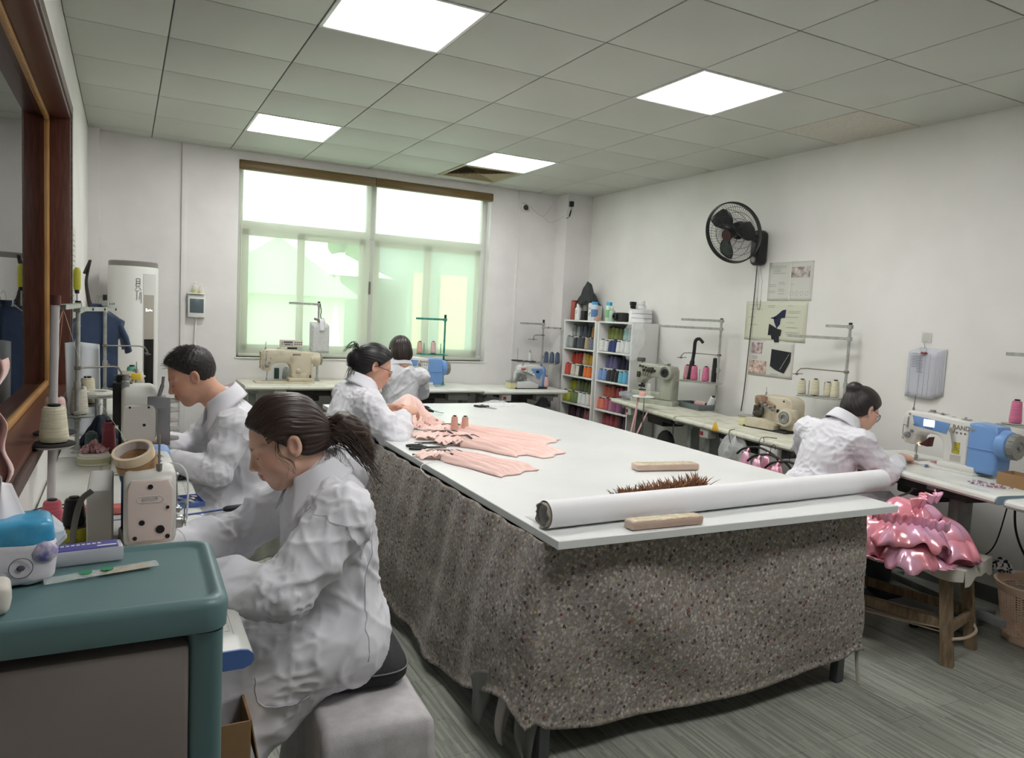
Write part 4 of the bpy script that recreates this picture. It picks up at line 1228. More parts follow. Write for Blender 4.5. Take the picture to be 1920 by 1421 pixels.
# ================================================================ THREAD STANDS
polem = GREYP
def stand(label, loc, H, arms=(), guides=(), plates=(), cap=BLACK, r=.0095, lean=(0, 0), pm=None, collar=True, group='thread stands'):
    """pole with top arms [(z, dx, dy)], guide bars [(z, dx, dy)], spool plates [(z, dx, dy, kind)]; all relative to the pole foot"""
    t = th('thread_stand', label, 'thread stand', loc, 0, group)
    pm = pm or polem
    px = lambda z: (lean[0] * z / H, lean[1] * z / H)
    ob('pole', G().rod((0, 0, 0), (lean[0], lean[1], H), r, 12), pm, t)
    ob('foot', G().lathe([(.024, 0), (.024, .004), (.014, .012), (.013, .03)], 14), pm, t)
    ob('pole_cap', G().rod((lean[0], lean[1], H - .02), (lean[0], lean[1], H + .012), r * 1.25, 12), cap, t)
    if collar:
        x, y = px(H * .45)
        ob('collar', G().lathe([(r * 1.5, 0), (r * 1.5, .04)], 12, (x, y, H * .42)).box((x + r * 2, y, H * .44), (.012, .01, .014), .002), pm, t)
    for (z, dx, dy) in arms:
        x, y = px(z)
        L = math.hypot(dx, dy); a = math.atan2(dy, dx)
        T = TX(x, y, z) @ Matrix.Rotation(a, 4, 'Z')
        g = G()
        # channel bar open to below
        for q in ((L / 2, 0, .009, L, .024, .002), (L / 2, .011, 0, L, .002, .018), (L / 2, -.011, 0, L, .002, .018)):
            g.add(*(lambda b_: (b_.v, b_.f))(G().box(q[:3], q[3:])), T)
        g.add(*(lambda b_: (b_.v, b_.f))(G().box((0, 0, 0), (.03, .03, .026), .003)), T)
        ar = ob('arm', g, pm, t, smooth=False)
        g = G()
        for k in range(3):
            g.add(*(lambda b_: (b_.v, b_.f))(G().lathe([(.006, 0), (.006, .003)], 8, T=Matrix.Translation((L * (.3 + .33 * k), -.0125, .0)) @ Matrix.Rotation(PI / 2, 4, 'X'))), T)
        ob('eyelet', g, DARK, ar)
    for (z, dx, dy) in guides:
        x, y = px(z)
        L = math.hypot(dx, dy); ux, uy = dx / L, dy / L
        g = G().tube([(x, y, z), (x + dx * .8, y + dy * .8, z), (x + dx * .93, y + dy * .93, z - .006), (x + dx, y + dy, z - .03), (x + dx, y + dy, z - .055)], .004, 8)
        g.tube([(x + dx - ux * .0 - uy * .05, y + dy + ux * .05, z - .045), (x + dx + uy * .07, y + dy - ux * .07, z - .045)], .003, 8)
        g.box((x + dx, y + dy, z - .045), (.016, .016, .014), .002)
        g.box((x, y, z), (.026, .026, .018), .003)
        ob('guide_bar', g, mat('guide_bar_steel', (128, 126, 116), .4, .5), t)
    for (z, dx, dy, kind) in plates:
        x, y = px(z)
        if kind == 'tray':
            L = math.hypot(dx, dy); a = math.atan2(dy, dx)
            T = TX(x, y, z) @ Matrix.Rotation(a, 4, 'Z')
            g = G(); g.add(*(lambda b_: (b_.v, b_.f))(G().bb((-.02, -.07, -.012), (L, .07, -.004), .003)), T)
            for k in range(3):
                g.add(*(lambda b_: (b_.v, b_.f))(G().lathe([(.045, -.003), (.05, 0), (.045, .003), (.01, .004), (.004, .006), (.004, .10)], 18, (L * (.15 + .33 * k), (-1) ** k * .01, 0))), T)
            ob('spool_tray', g, pm, t)
        else:
            g = G().rod((x, y, z - .012), (x + dx, y + dy, z - .012), .006, 8)
            g.box((x, y, z - .012), (.028, .028, .02), .003)
            ob('bracket', g, pm, t)
            g = G().lathe([(.055, -.008), (.060, -.004), (.060, 0), (.012, .002)], 26, (x + dx, y + dy, z)); g.lathe([(.0035, 0), (.0035, .13)], 8, (x + dx, y + dy, z))
            pl_ = ob('spool_disc', g, pm, t)
            if kind == 'pad': ob('felt_pad', G().lathe([(.063, 0), (.065, .003), (.062, .007), (.02, .008)], 26, (x + dx, y + dy, z)), mat('black_foam', (44, 42, 42), .9, bump=.5, bs=300), pl_)
    return t

wpole = mat('pale_grey_pole', (190, 186, 186), .4)
browntape = mat('brown_tape', (88, 46, 38), .5)
stand('nearest thread stand, tall pale pole topped with brown tape, left edge', (.050, -4.00, .77), .685, arms=(), plates=((.215, .005, -.03, 'pad'), (.23, .0, .10, 'pad')), cap=browntape, r=.0125, lean=(.012, .02), pm=wpole, collar=False)
stand('second thread stand along the left wall with two long slotted arms', (.075, -3.02, .77), .665, arms=((.655, -.02, -.62), (.64, .135, .42)), guides=((.38, .17, .12),), plates=((.165, .005, .03, 'disc'), (.19, .03, .22, 'disc')), lean=(.004, 0))
stand('third thread stand, thin pole in front of the air conditioner', (.16, -1.95, .77), .70, arms=((.66, .03, .30),), guides=((.42, .22, .05),), plates=((.18, .14, .02, 'disc'),), cap=BLACK)
stand('thread stand with clipped papers in front of the window', (1.795, -.14, .812), .70, arms=((.685, -.26, -.01),), collar=True)
g_ = stand('green-taped thread stand behind the far woman, on the window side', (2.985, -.22, .785), .665, arms=((.63, -.30, -.02),), plates=((.30, -.26, .0, 'tray'),), pm=mat('green_tape_pole', (44, 124, 108), .5, c2=(70, 150, 130), ns=40), collar=False)
stand('thread stand behind the overlock machine beside the pilaster', (4.13, -.13, .77), .68, arms=((.645, -.27, .0), (.61, .16, -.10)), guides=((.53, -.14, -.05),), plates=((.26, -.30, -.02, 'pad'), (.255, -.17, -.05, 'pad'), (.245, .10, -.13, 'tray')), r=.009)
stand('thread stand with pink cones behind the coverstitch machine', (4.50, -2.33, .80), .735, arms=((.725, -.10, .36), (.66, -.22, .50)), guides=((.45, -.08, .36),), plates=((.225, -.14, .30, 'tray'),))
stand('thread stand with cream cones, left of the dark-haired woman on the right', (4.50, -3.52, .80), .735, arms=((.72, -.02, .17), (.64, -.10, .42)), guides=((.42, -.05, .36),), plates=((.24, -.06, .30, 'tray'),))
stand('thread stand cut off by the right edge of the frame', (4.50, -4.83, .783), .66, arms=((.625, -.02, .31),), plates=((.255, -.03, .30, 'tray'),))

# cones standing on the stands
def cz(c, loc, lb, r=.03, h=.12, grp='thread cones on the thread stands'): cone(c, CC[c] if c in CC else c, loc, lb, grp, r, h)
CC.update({'ivory': (222, 216, 188), 'pale pink': (226, 190, 184), 'hot pink': (222, 122, 158), 'pink': (220, 142, 156), 'denim blue': (84, 100, 122), 'mint': (98, 196, 164), 'dusty rose': (196, 110, 118), 'black': (34, 34, 38)})
cz('ivory', (.061, -4.025, .993), 'big ivory thread cone on the black foam disc, nearest the camera', .042, .125)
cz('pale pink', (.055, -3.893, 1.008), 'pale pink thread cone just behind the big ivory cone', .036, .125)
cz('cream', (.082, -2.985, .937), 'cream thread cone on the second stand disc along the left wall', .036, .135)
cz('ivory', (.107, -2.795, .962), 'ivory thread cone behind the cream one on the second stand', .036, .13)
cz('mint', (.30, -1.93, .952), 'mint green thread cone in front of the air conditioner', .033, .125)
cz('peach', (2.735, -.22, 1.087), 'small peach thread cone, left one of the pair beside the far woman', .028, .115)
cz('pale pink', (2.865, -.24, 1.087), 'small pale pink cone, right one of the pair under the green-taped stand', .028, .12)
cz('white', (3.955, -.185, 1.027), 'thin white and grey thread cone on top of the overlock machine tray', .020, .10)
for k, (dx, dy) in enumerate(((.025, -.03), (.065, -.075), (.105, -.12))):
    cz('denim blue', (4.13 + dx, -.13 + dy - .02, 1.017), '%s denim blue thread cone on the stand beside the left rack' % ('leftmost', 'middle', 'rightmost')[k], .027, .115)
cz('pale pink', (4.03, -.42, .785), 'pale pink cone standing on the desk right of the blue overlock machine', .024, .115)
for k, f_ in enumerate((.17, .50, .72)):
    cz('hot pink' if k < 2 else 'pink', (4.50 - .14 * f_ + .012 * k, -2.27 + .30 * f_, 1.027), ('hot pink cone with black top, nearest the pole behind the coverstitch machine', 'hot pink cone, middle one behind the coverstitch machine', 'pink cone half hidden by the black tube behind the coverstitch machine')[k], .031, .125)
for k, (dx, dy, hh) in enumerate(((-.07, .29, .105), (-.045, .20, .115), (.0, .13, .10), (-.02, .06, .12))):
    cz('ivory', (4.50 + dx, -3.52 + dy, 1.042), ('leftmost ivory cone on the stand left of the right-hand woman', 'second ivory cone from the left beside the right-hand woman', 'small ivory cone at the back, third beside the right-hand woman', 'ivory cone nearest the hair of the right-hand woman')[k], .029, hh)
cz('hot pink', (4.475, -4.60, 1.040), 'hot pink thread cone alone on the tray near the right edge', .030, .13)
# ================================================================ PEOPLE
def vnoise(P, s, seed=0):
    """smooth value noise on an (n,3) array, -1..1"""
    Q = P * s + seed * 17.31
    I = np.floor(Q).astype(np.int64); F = Q - I
    F = F * F * (3 - 2 * F)
    def h(a, b, c):
        n = (a * 73856093) ^ (b * 19349663) ^ (c * 83492791) ^ (seed * 2654435)
        n = (n ^ (n >> 13)) * 1274126177
        return ((n & 0xffff) / 32767.5) - 1.0
    x, y, z = I[:, 0], I[:, 1], I[:, 2]
    fx, fy, fz = F[:, 0], F[:, 1], F[:, 2]
    def L(a, b, t): return a + (b - a) * t
    return L(L(L(h(x, y, z), h(x + 1, y, z), fx), L(h(x, y + 1, z), h(x + 1, y + 1, z), fx), fy),
             L(L(h(x, y, z + 1), h(x + 1, y, z + 1), fx), L(h(x, y + 1, z + 1), h(x + 1, y + 1, z + 1), fx), fy), fz)

def smin(a, b, k):
    h = np.clip(.5 + .5 * (b - a) / k, 0, 1)
    return b + (a - b) * h - k * h * (1 - h)
def smax(a, b, k): return -smin(-a, -b, k)

def cap(P, a, b, ra, rb=None):
    rb = ra if rb is None else rb
    a = np.array(a, float); b = np.array(b, float); d = b - a
    t = np.clip(((P - a) @ d) / max(1e-9, d @ d), 0, 1)
    return np.linalg.norm(P - a - t[:, None] * d, axis=1) - (ra + (rb - ra) * t)
def ell(P, c, r, R=None):
    Q = P - np.array(c, float)
    if R is not None: Q = Q @ np.array(R)            # R columns = local axes
    r = np.array(r, float)
    k0 = np.linalg.norm(Q / r, axis=1); k1 = np.linalg.norm(Q / (r * r), axis=1) + 1e-9
    return k0 * (k0 - 1) / k1
def chain(P, pts, k=.03):
    """pts: list of (x,y,z,r)"""
    d = None
    for i in range(len(pts) - 1):
        e = cap(P, pts[i][:3], pts[i + 1][:3], pts[i][3], pts[i + 1][3])
        d = e if d is None else smin(d, e, k)
    return d

def surf(fn, lo, hi, h):
    """block-sparse surface nets: returns verts (n,3), quads (m,4)"""
    lo = np.array(lo, float); hi = np.array(hi, float)
    B = 6
    n = np.ceil((hi - lo) / (h * B)).astype(int)
    N = n * B + 1
    c = np.stack(np.meshgrid(*[lo[i] + (np.arange(n[i]) + .5) * h * B for i in range(3)], indexing='ij'), -1).reshape(-1, 3)
    dc = fn(c)
    act = np.abs(dc) < h * B * 1.35
    F = np.empty(N, np.float32)
    sgn = np.where(dc < 0, -1.0, 1.0).reshape(n)
    F[:-1, :-1, :-1] = np.repeat(np.repeat(np.repeat(sgn, B, 0), B, 1), B, 2)
    F[-1] = 1; F[:, -1] = 1; F[:, :, -1] = 1
    idx = np.argwhere(act.reshape(n))
    off = np.stack(np.meshgrid(*[np.arange(B + 1)] * 3, indexing='ij'), -1).reshape(-1, 3)
    for s in range(0, len(idx), 1500):
        q = (idx[s:s + 1500, None, :] * B + off[None]).reshape(-1, 3)
        v = fn(lo + q * h)
        F[q[:, 0], q[:, 1], q[:, 2]] = v
    ins = F < 0
    m = np.zeros(N - 1, np.int8)
    sl = [slice(0, -1), slice(1, None)]
    for a in (0, 1):
        for b in (0, 1):
            for c_ in (0, 1): m += ins[sl[a], sl[b], sl[c_]]
    cells = np.argwhere((m > 0) & (m < 8))
    vid = -np.ones(N - 1, np.int64)
    vid[cells[:, 0], cells[:, 1], cells[:, 2]] = np.arange(len(cells))
    acc = np.zeros((len(cells), 3)); cnt = np.zeros(len(cells))
    corners = [(a, b, c_) for a in (0, 1) for b in (0, 1) for c_ in (0, 1)]
    for a in corners:
        for ax in range(3):
            if a[ax]: continue
            b = list(a); b[ax] = 1
            fa = F[cells[:, 0] + a[0], cells[:, 1] + a[1], cells[:, 2] + a[2]]
            fb = F[cells[:, 0] + b[0], cells[:, 1] + b[1], cells[:, 2] + b[2]]
            x = (fa < 0) != (fb < 0)
            t = np.where(x, fa / (fa - fb + 1e-12), 0)
            p = np.array(a, float)[None] + np.zeros((len(cells), 3)); p[:, ax] += t
            acc[x] += p[x]; cnt[x] += 1
    V = lo + (cells + acc / cnt[:, None]) * h
    Q = []
    for ax in range(3):
        u, w = [(1, 2), (2, 0), (0, 1)][ax]
        A = [slice(None)] * 3; A[ax] = slice(0, -1); Bs = [slice(None)] * 3; Bs[ax] = slice(1, None)
        e = ins[tuple(A)] != ins[tuple(Bs)]
        E_ = np.argwhere(e)
        E_ = E_[(E_[:, u] > 0) & (E_[:, w] > 0) & (E_[:, u] < N[u] - 1) & (E_[:, w] < N[w] - 1)]
        flip = ins[E_[:, 0], E_[:, 1], E_[:, 2]]
        def g(du, dw):
            q = E_.copy(); q[:, u] -= du; q[:, w] -= dw
            return vid[q[:, 0], q[:, 1], q[:, 2]]
        q = np.stack([g(0, 0), g(1, 0), g(1, 1), g(0, 1)], 1)
        q[~flip] = q[~flip][:, ::-1]
        Q.append(q)
    Q = np.concatenate(Q); Q = Q[(Q >= 0).all(1)]
    return V, Q

def normals(V, Q):
    n = np.cross(V[Q[:, 2]] - V[Q[:, 0]], V[Q[:, 3]] - V[Q[:, 1]])
    N_ = np.zeros_like(V)
    for k in range(4): np.add.at(N_, Q[:, k], n)
    return N_ / (np.linalg.norm(N_, axis=1)[:, None] + 1e-12)
def relax(V, Q, it=1, w=.5):
    for _ in range(it):
        A = np.zeros_like(V); c = np.zeros(len(V))
        for k in range(4):
            for j in (1, 3):
                np.add.at(A, Q[:, k], V[Q[:, (k + j) % 4]]); np.add.at(c, Q[:, k], 1)
        V = V * (1 - w) + w * A / np.maximum(c, 1)[:, None]
    return V
def join(parts):
    Vs, Qs, Cs, k = [], [], [], 0
    for p in parts:
        Vs.append(p[0]); Qs.append(p[1] + k); k += len(p[0])
        Cs.append(p[2] if len(p) > 2 else np.ones((len(p[0]), 3)) * .5)
    return np.concatenate(Vs), np.concatenate(Qs), np.concatenate(Cs)
def obv(name, V, Q, m, parent=None, C_=None):
    o = ob(name, (V, Q), m, parent, ang=180)
    if C_ is not None:
        a = o.data.color_attributes.new('Col', 'FLOAT_COLOR', 'POINT')
        c4 = np.ones((len(V), 4), np.float32); c4[:, :3] = C_
        a.data.foreach_set('color', c4.ravel())
    return o

def frame(fwd, up):
    """rotation whose columns are local x (forward), y (left), z (up)"""
    f = np.array(fwd, float); f /= np.linalg.norm(f)
    u = np.array(up, float); u = u - f * (u @ f); u /= np.linalg.norm(u)
    return np.stack([f, np.cross(u, f), u], 1)

SKIN = mat('skin', (200, 150, 125), .5, vcol=True, sss=.12, bump=.08, bs=400, bd=.0004)
LC = lambda c: np.array(lin(c)[:3])

def head_mesh(h=.0034, skin=(206, 152, 126), eye_open=.15, male=False):
    """head local frame: x forward, y left, z up, origin at the head centre (between the ears)"""
    def fn(P):
        d = ell(P, (-.012, 0, .030), (.097, .074, .090))
        d = smin(d, ell(P, (.032, 0, -.030), (.060, .060, .080)), .03)
        d = smin(d, cap(P, (.015, 0, -.055), (.062, 0, -.093), .050, .023), .03)
        for s in (-1, 1):
            d = smin(d, ell(P, (.055, s * .034, -.026), (.030, .026, .030)), .022)
            d = smin(d, cap(P, (.080, s * .012, .026), (.066, s * .046, .026), .010, .007), .014)
            d = smax(d, -ell(P, (.098, s * .030, .008), (.018, .018, .011)), .012)
            d = smin(d, ell(P, (.0745, s * .031, .006), (.0135, .0155, .0125)), .004)
        # nose
        d = smin(d, cap(P, (.086, 0, .014), (.108, 0, -.024), .0065, .0095), .012)
        for s in (-1, 1): d = smin(d, ell(P, (.099, s * .011, -.029), (.010, .007, .007)), .006)
        for s in (-1, 1): d = smax(d, -ell(P, (.104, s * .0065, -.0385), (.005, .0035, .005)), .003)
        # mouth
        d = smin(d, ell(P, (.083, 0, -.055), (.018, .026, .018)), .014)
        d = smin(d, cap(P, (.0965, -.014, -.0515), (.0965, .014, -.0515), .0048), .005)
        d = smin(d, cap(P, (.0945, -.011, -.0615), (.0945, .011, -.0615), .0056), .005)
        d = smax(d, -cap(P, (.103, -.020, -.0565), (.103, .020, -.0565), .0016), .003)
        # ears
        for s in (-1, 1):
            R = np.array(Matrix.Rotation(math.radians(-14 * s), 3, 'Z') @ Matrix.Rotation(math.radians(-12), 3, 'Y'))
            e = ell(P, (-.006, s * .078, .0), (.019, .008, .032), R)
            e = smax(e, -ell(P, (-.002, s * .086, .004), (.011, .007, .020), R), .004)
            d = smin(d, e, .005)
        # neck
        d = smin(d, cap(P, (-.028, 0, -.045), (-.040, 0, -.125), .051 if not male else .057, .049 if not male else .056), .02)
        return d
    V, Q = surf(fn, (-.14, -.105, -.25), (.14, .105, .14), h)
    V = relax(V, Q, 1, .35)
    base = LC(skin)
    Cc = np.tile(base, (len(V), 1))
    def blend(mask, col):
        nonlocal Cc
        Cc = Cc * (1 - mask[:, None]) + LC(col) * mask[:, None]
    x, y, z = V[:, 0], V[:, 1], V[:, 2]
    n1 = vnoise(V, 30, 2)
    Cc *= (1 + .04 * n1)[:, None]
    warm = np.clip(1 - ell(V, (.075, 0, -.02), (.04, .07, .03)) / .02, 0, 1) * .35
    blend(warm * (np.abs(y) > .02), (206, 132, 112))
    lip = np.clip(1 - np.minimum(cap(V, (.0965, -.016, -.0515), (.0965, .016, -.0515), .0046), cap(V, (.0945, -.013, -.0615), (.0945, .013, -.0615), .0052)) / .0022, 0, 1) * (x > .088)
    blend(lip * .75, (164, 84, 80))
    mouth = np.clip(1 - np.abs(z + .0565) / .0016, 0, 1) * (np.abs(y) < .021) * (x > .09); blend(mouth * .7, (96, 44, 44))
    for s in (-1, 1):
        brow = np.clip(1 - cap(V, (.088, s * .013, .027), (.069, s * .046, .030), .0046, .0028) / .0025, 0, 1)
        blend(brow * .85, (52, 36, 30))
        lash = np.clip(1 - cap(V, (.089, s * .018, -.001), (.068, s * .050, .0), .0016) / .0028, 0, 1)
        blend(lash * .9, (32, 24, 22))
        nos = np.clip(1 - ell(V, (.104, s * .0065, -.0375), (.005, .0035, .004)) / .0015, 0, 1); blend(nos * .7, (90, 44, 38))
        ear = np.clip(1 - ell(V, (-.002, s * .083, .004), (.010, .006, .018)) / .003, 0, 1); blend(ear * .4, (160, 100, 86))
    if male:
        beard = np.clip(1 - ell(V, (.075, 0, -.075), (.03, .045, .03)) / .02, 0, 1) * (z < -.045); blend(beard * .25, (120, 96, 84))
    return V, Q, Cc

def hand_pts(W_, D, N_, side, curl=.5, spread=.0, scale=1.0):
    """finger chains in world: W_ wrist, D direction to the fingers, N_ palm normal (towards what it grips)"""
    D = Vector(D).normalized(); N_ = Vector(N_); N_ = (N_ - D * N_.dot(D)).normalized()
    S_ = D.cross(N_) * side
    W_ = Vector(W_); sc = scale
    out = []
    L = [(.040, .024, .020), (.045, .028, .022), (.042, .026, .021), (.033, .020, .018)]
    for i, (a, b, c) in enumerate(L):
        off = (-.030 + .0195 * i)
        p = W_ + D * (.082 - .006 * abs(i - 1.2)) * sc + S_ * off * sc
        pts = [W_ + D * .03 * sc + S_ * off * .7 * sc, p]
        ang = .25 + .08 * i
        dirv = (D + S_ * (i - 1.5) * (.06 + spread)).normalized()
        for j, l in enumerate((a, b, c)):
            ang2 = (ang + curl * (.7 + .5 * j)) if j == 0 else ang2 + curl * (.8 if j == 1 else .6)
            dv = dirv * math.cos(ang2) + N_ * math.sin(ang2)
            p = p + dv * l * sc
            pts.append(p.copy())
        out.append([(q.x, q.y, q.z, r * sc) for q, r in zip(pts, (.011, .0098, .0086, .0078, .0066))])
    th0 = W_ + D * .018 * sc - S_ * .022 * sc
    t1 = th0 + (D * .6 - S_ * .7 + N_ * .35).normalized() * .036 * sc
    t2 = t1 + (D * .85 - S_ * .2 + N_ * .45).normalized() * .032 * sc
    t3 = t2 + (D * .9 + S_ * .15 + N_ * .4).normalized() * .025 * sc
    out.append([(q.x, q.y, q.z, r * sc) for q, r in zip((th0, t1, t2, t3), (.013, .0115, .0098, .0078))])
    return out, D, N_, S_, W_

def hand_mesh(elbow, W_, D, N_, side, curl=.5, h=.0032, skin=(206, 152, 126), scale=1.0):
    ch, D, N_, S_, Wv = hand_pts(W_, D, N_, side, curl, scale=scale)
    el = Vector(elbow); fa = Wv + (el - Wv).normalized() * .13
    Rm = np.stack([np.array(D), np.array(S_), np.array(N_)], 1)
    pc = Wv + D * .048 * scale
    def fn(P):
        d = ell(P, tuple(pc), (.050 * scale, .041 * scale, .0165 * scale), Rm)
        d = smin(d, cap(P, tuple(fa), tuple(Wv), .036 * scale, .026 * scale), .02)
        for c in ch:
            d = smin(d, chain(P, c, .004), .0065)
        return d
    pts = np.array([[*p[:3]] for c in ch for p in c] + [list(fa), list(Wv)])
    V, Q = surf(fn, pts.min(0) - .055, pts.max(0) + .055, h)
    Cc = np.tile(LC(skin), (len(V), 1)) * (1 + .05 * vnoise(V, 40, 5))[:, None]
    for c in ch:      # nails and knuckles
        tip = np.array(c[-1][:3]); prev = np.array(c[-2][:3])
        nm = np.cross(tip - prev, np.array(S_)); nm /= np.linalg.norm(nm) + 1e-9
        if nm @ np.array(N_) > 0: nm = -nm
        m_ = np.clip(1 - np.linalg.norm(V - (tip + nm * .006), axis=1) / .006, 0, 1)[:, None] * .5
        Cc = Cc * (1 - m_) + LC((226, 178, 160)) * m_
    return V, Q, Cc

def wrinkle(V, Nn, amp=.008, seed=0, sc=1.0):
    """broad cloth folds + sharper creases"""
    w1 = np.stack([vnoise(V, 4 * sc, seed + 1), vnoise(V, 4 * sc, seed + 2), vnoise(V, 4 * sc, seed + 3)], 1) * .06
    P = V + w1
    A = P * np.array([1.0, 1.0, .55])
    r1 = 1 - np.abs(vnoise(A, 8 * sc, seed + 4)) * 2
    r2 = 1 - np.abs(vnoise(P, 17 * sc, seed + 5)) * 2
    r3 = vnoise(P, 5 * sc, seed + 6)
    w2 = np.stack([vnoise(V, 6 * sc, seed + 11), vnoise(V, 6 * sc, seed + 12), vnoise(V, 6 * sc, seed + 13)], 1) * .05
    c1 = np.clip(1 - np.abs(vnoise((V + w2) * np.array([1, 1, .45]), 7 * sc, seed + 14)) / .26, 0, 1) ** 1.6
    c2 = np.clip(1 - np.abs(vnoise((V + w2 * 1.4) * np.array([1, .6, .8]), 8 * sc, seed + 15)) / .16, 0, 1) ** 1.6
    d = amp * (.05 * r1 + .55 * r3 + .14 * c1 - .10 * c2)
    rs = np.random.RandomState(seed)
    for i in range(9):
        dr = rs.normal(size=3) * np.array([1, 1, .75]); dr /= np.linalg.norm(dr)
        f = 2 * PI / rs.uniform(.10, .20)
        ph = (P @ dr) * f * sc + 1.5 * vnoise(P, 4.5, seed + 20 + i)
        mk = np.clip(vnoise(P, 3.6 * sc, seed + 40 + i) * 2.2 - .15, 0, 1)
        crest = np.clip(1 - np.abs(np.sin(ph * .5)) / .42, 0, 1)
        d = d + amp * 1.0 * mk * (crest ** 1.4 - .25)
    return d

COAT = mat('white_coat_cotton', (226, 226, 232), .8, sheen=.15, bump=.25, bs=700, bd=.0006)
COAT2 = mat('coat_stitching', (196, 196, 206), .8)

def person(name, label, loc, rz, J, seed=1, skin=(206, 152, 126), male=False, hh=.0042, ch=.0075, hd=.0036, group=None, fold=.008, big=1.0):
    """J: joints in the local frame (x forward, y left, z up)"""
    root = th('person', label, 'person', loc, rz)
    g = lambda k: np.array(J[k], float)
    pel, chest, neck, head = g('pelvis'), g('chest'), g('neck'), g('head')
    hf = frame(J['face'], J.get('crown', (0, 0, 1)))
    tf = frame(np.cross(np.cross(chest - pel, np.array([1, 0, 0.])), chest - pel) if False else (1, 0, 0), chest - pel)
    # torso frame: up along the spine, forward perpendicular
    up = (neck - pel) / np.linalg.norm(neck - pel); lf = np.array(J.get('left', (0, 1, 0)), float)
    fw_ = np.cross(lf, up); fw_ /= np.linalg.norm(fw_); lf = np.cross(up, fw_)
    TR = np.stack([fw_, lf, up], 1)
    arms = []
    for s in ('l', 'r'):
        arms.append((g('sh_' + s), g('el_' + s), g('wr_' + s), np.array(J['hd_' + s], float), np.array(J['pn_' + s], float), 1 if s == 'l' else -1))
    legs = [(g('hip_' + s), g('kn_' + s), g('an_' + s)) for s in ('l', 'r')]
    w = J.get('width', 1.0) * big
    belly = pel * .5 + chest * .5 + fw_ * .01
    def torso(P, inf):
        d = ell(P, pel, (.125 * w + inf, .172 * w + inf, .12 + inf), TR)
        d = smin(d, ell(P, belly, (.108 * w + inf, .150 * w + inf, .15 + inf), TR), .05)
        d = smin(d, ell(P, chest, (.105 * w + inf, .158 * w + inf, .155 + inf), TR), .05)
        d = smin(d, cap(P, arms[0][0], arms[1][0], .052 + inf, .052 + inf), .05)
        d = smin(d, cap(P, chest + up * .10, neck, .075 + inf, .052 + inf), .05)
        return d
    nb = head + hf @ np.array([-.036, 0, -.095]) * J.get('hs', 1.0); nr = .050 if not male else .057
    def body_fn(P):
        d = smin(torso(P, 0), cap(P, neck, nb, nr, nr - .002), .02)
        for (a, b, c, _, _, _) in arms:
            d = smin(d, chain(P, [(*a, .050), (*b, .038), (*(b * .12 + c * .88), .027)], .02), .03)
        for (a, b, c) in legs:
            d = smin(d, chain(P, [(*a, .085), (*b, .056), (*(b * .5 + c * .5), .054), (*c, .036)], .03), .04)
        return d
    lo = np.min([pel - .2, chest - .2] + [q[i] - .08 for q in arms for i in range(3)] + [q[i] - .1 for q in legs for i in range(3)], axis=0)
    hi = np.max([neck + .1, chest + .2] + [q[i] + .08 for q in arms for i in range(3)] + [q[i] + .1 for q in legs for i in range(3)], axis=0)
    bV, bQ = surf(body_fn, lo, hi, .012)
    bC = np.tile(LC(skin), (len(bV), 1))
    hV, hQ, hC = head_mesh(hd, skin, male=male)
    hV = hV @ hf.T * J.get('hs', 1.0) + head
    parts = [(bV, bQ, bC), (hV, hQ, hC)]
    for (a, b, c, dd, pn, s) in arms:
        parts.append(hand_mesh(b, c, dd, pn, s, J.get('curl', .55), hh, skin, .95 if not male else 1.03))
    V, Q, Cc = join(parts)
    obv('body', V, Q, SKIN, root, Cc)

    if 'trou' not in J:
        def tr(P):
            d = None
            for (a, b, c) in legs:
                e = chain(P, [(*b, .078), (*(b * .5 + c * .5), .072), (*c, .060)], .02)
                d = e if d is None else np.minimum(d, e)
            return d
        tV, tQ = surf(tr, np.min([q[i] for q in legs for i in (1, 2)], axis=0) - .12, np.max([q[i] for q in legs for i in (1, 2)], axis=0) + .12, .012)
        tN = normals(tV, tQ); tV = tV + tN * wrinkle(tV, tN, .005, seed)[:, None]
        obv('trousers', tV, tQ, mat('dark_trousers', (44, 46, 52), .85), root)
        for (a, b, c) in legs: ob('shoe', G().box((c[0] + .05, c[1], .04), (.24, .09, .075), .03), mat('black_shoes', (30, 30, 32), .6), root)
    # ---- white coat: torso, sleeves, skirt over the lap
    cuff = J.get('cuff', .035)
    seat = J.get('skirt', None)
    def coat_fn(P):
        d = torso(P, J.get('puff', .016))
        for k, (a, b, c, _, _, _) in enumerate(arms):
            e = c + (b - c) / np.linalg.norm(b - c) * cuff
            ps = J.get('puff', .016) / .024; sl = chain(P, [(*a, .052 + .026 * ps), (*(a * .5 + b * .5), .046 + .028 * ps), (*b, .042 + .028 * ps), (*(b * .5 + e * .5), .038 + .026 * ps), (*(b * .12 + e * .88), .034 + .015 * ps), (*e, .033)], .02)
            d = smin(d, sl, .035)
        for (a, b, c) in legs:
            kn = b + (c - b) / np.linalg.norm(c - b) * J.get('drop', .12)
            d = smin(d, chain(P, [(*a, .105), (*b, .080), (*kn, .084)], .03), .06)
        ka = legs[0][1]; kb = legs[1][1]; ma = (legs[0][0] + legs[1][0]) / 2; mk = (ka + kb) / 2
        d = smin(d, chain(P, [(*ma, .110), (*mk, .070), (*(mk - np.array([0, 0, .5 * J.get('drop', .12)])), .08)], .03), .06)
        if seat is not None:
            for q in seat: d = smin(d, ell(P, q[0], q[1]), .06)
        # open neck
        d = smax(d, -cap(P, neck + up * .030 + fw_ * .03, head - up * .02 + fw_ * .05, J.get('carve', .044), .070 if 'carve' not in J else .05), .010)
        return d
    V, Q = surf(coat_fn, lo - .06, hi + .06, ch)
    V = relax(V, Q, 1, .5)
    Nn = normals(V, Q)
    d = wrinkle(V, Nn, fold, seed)
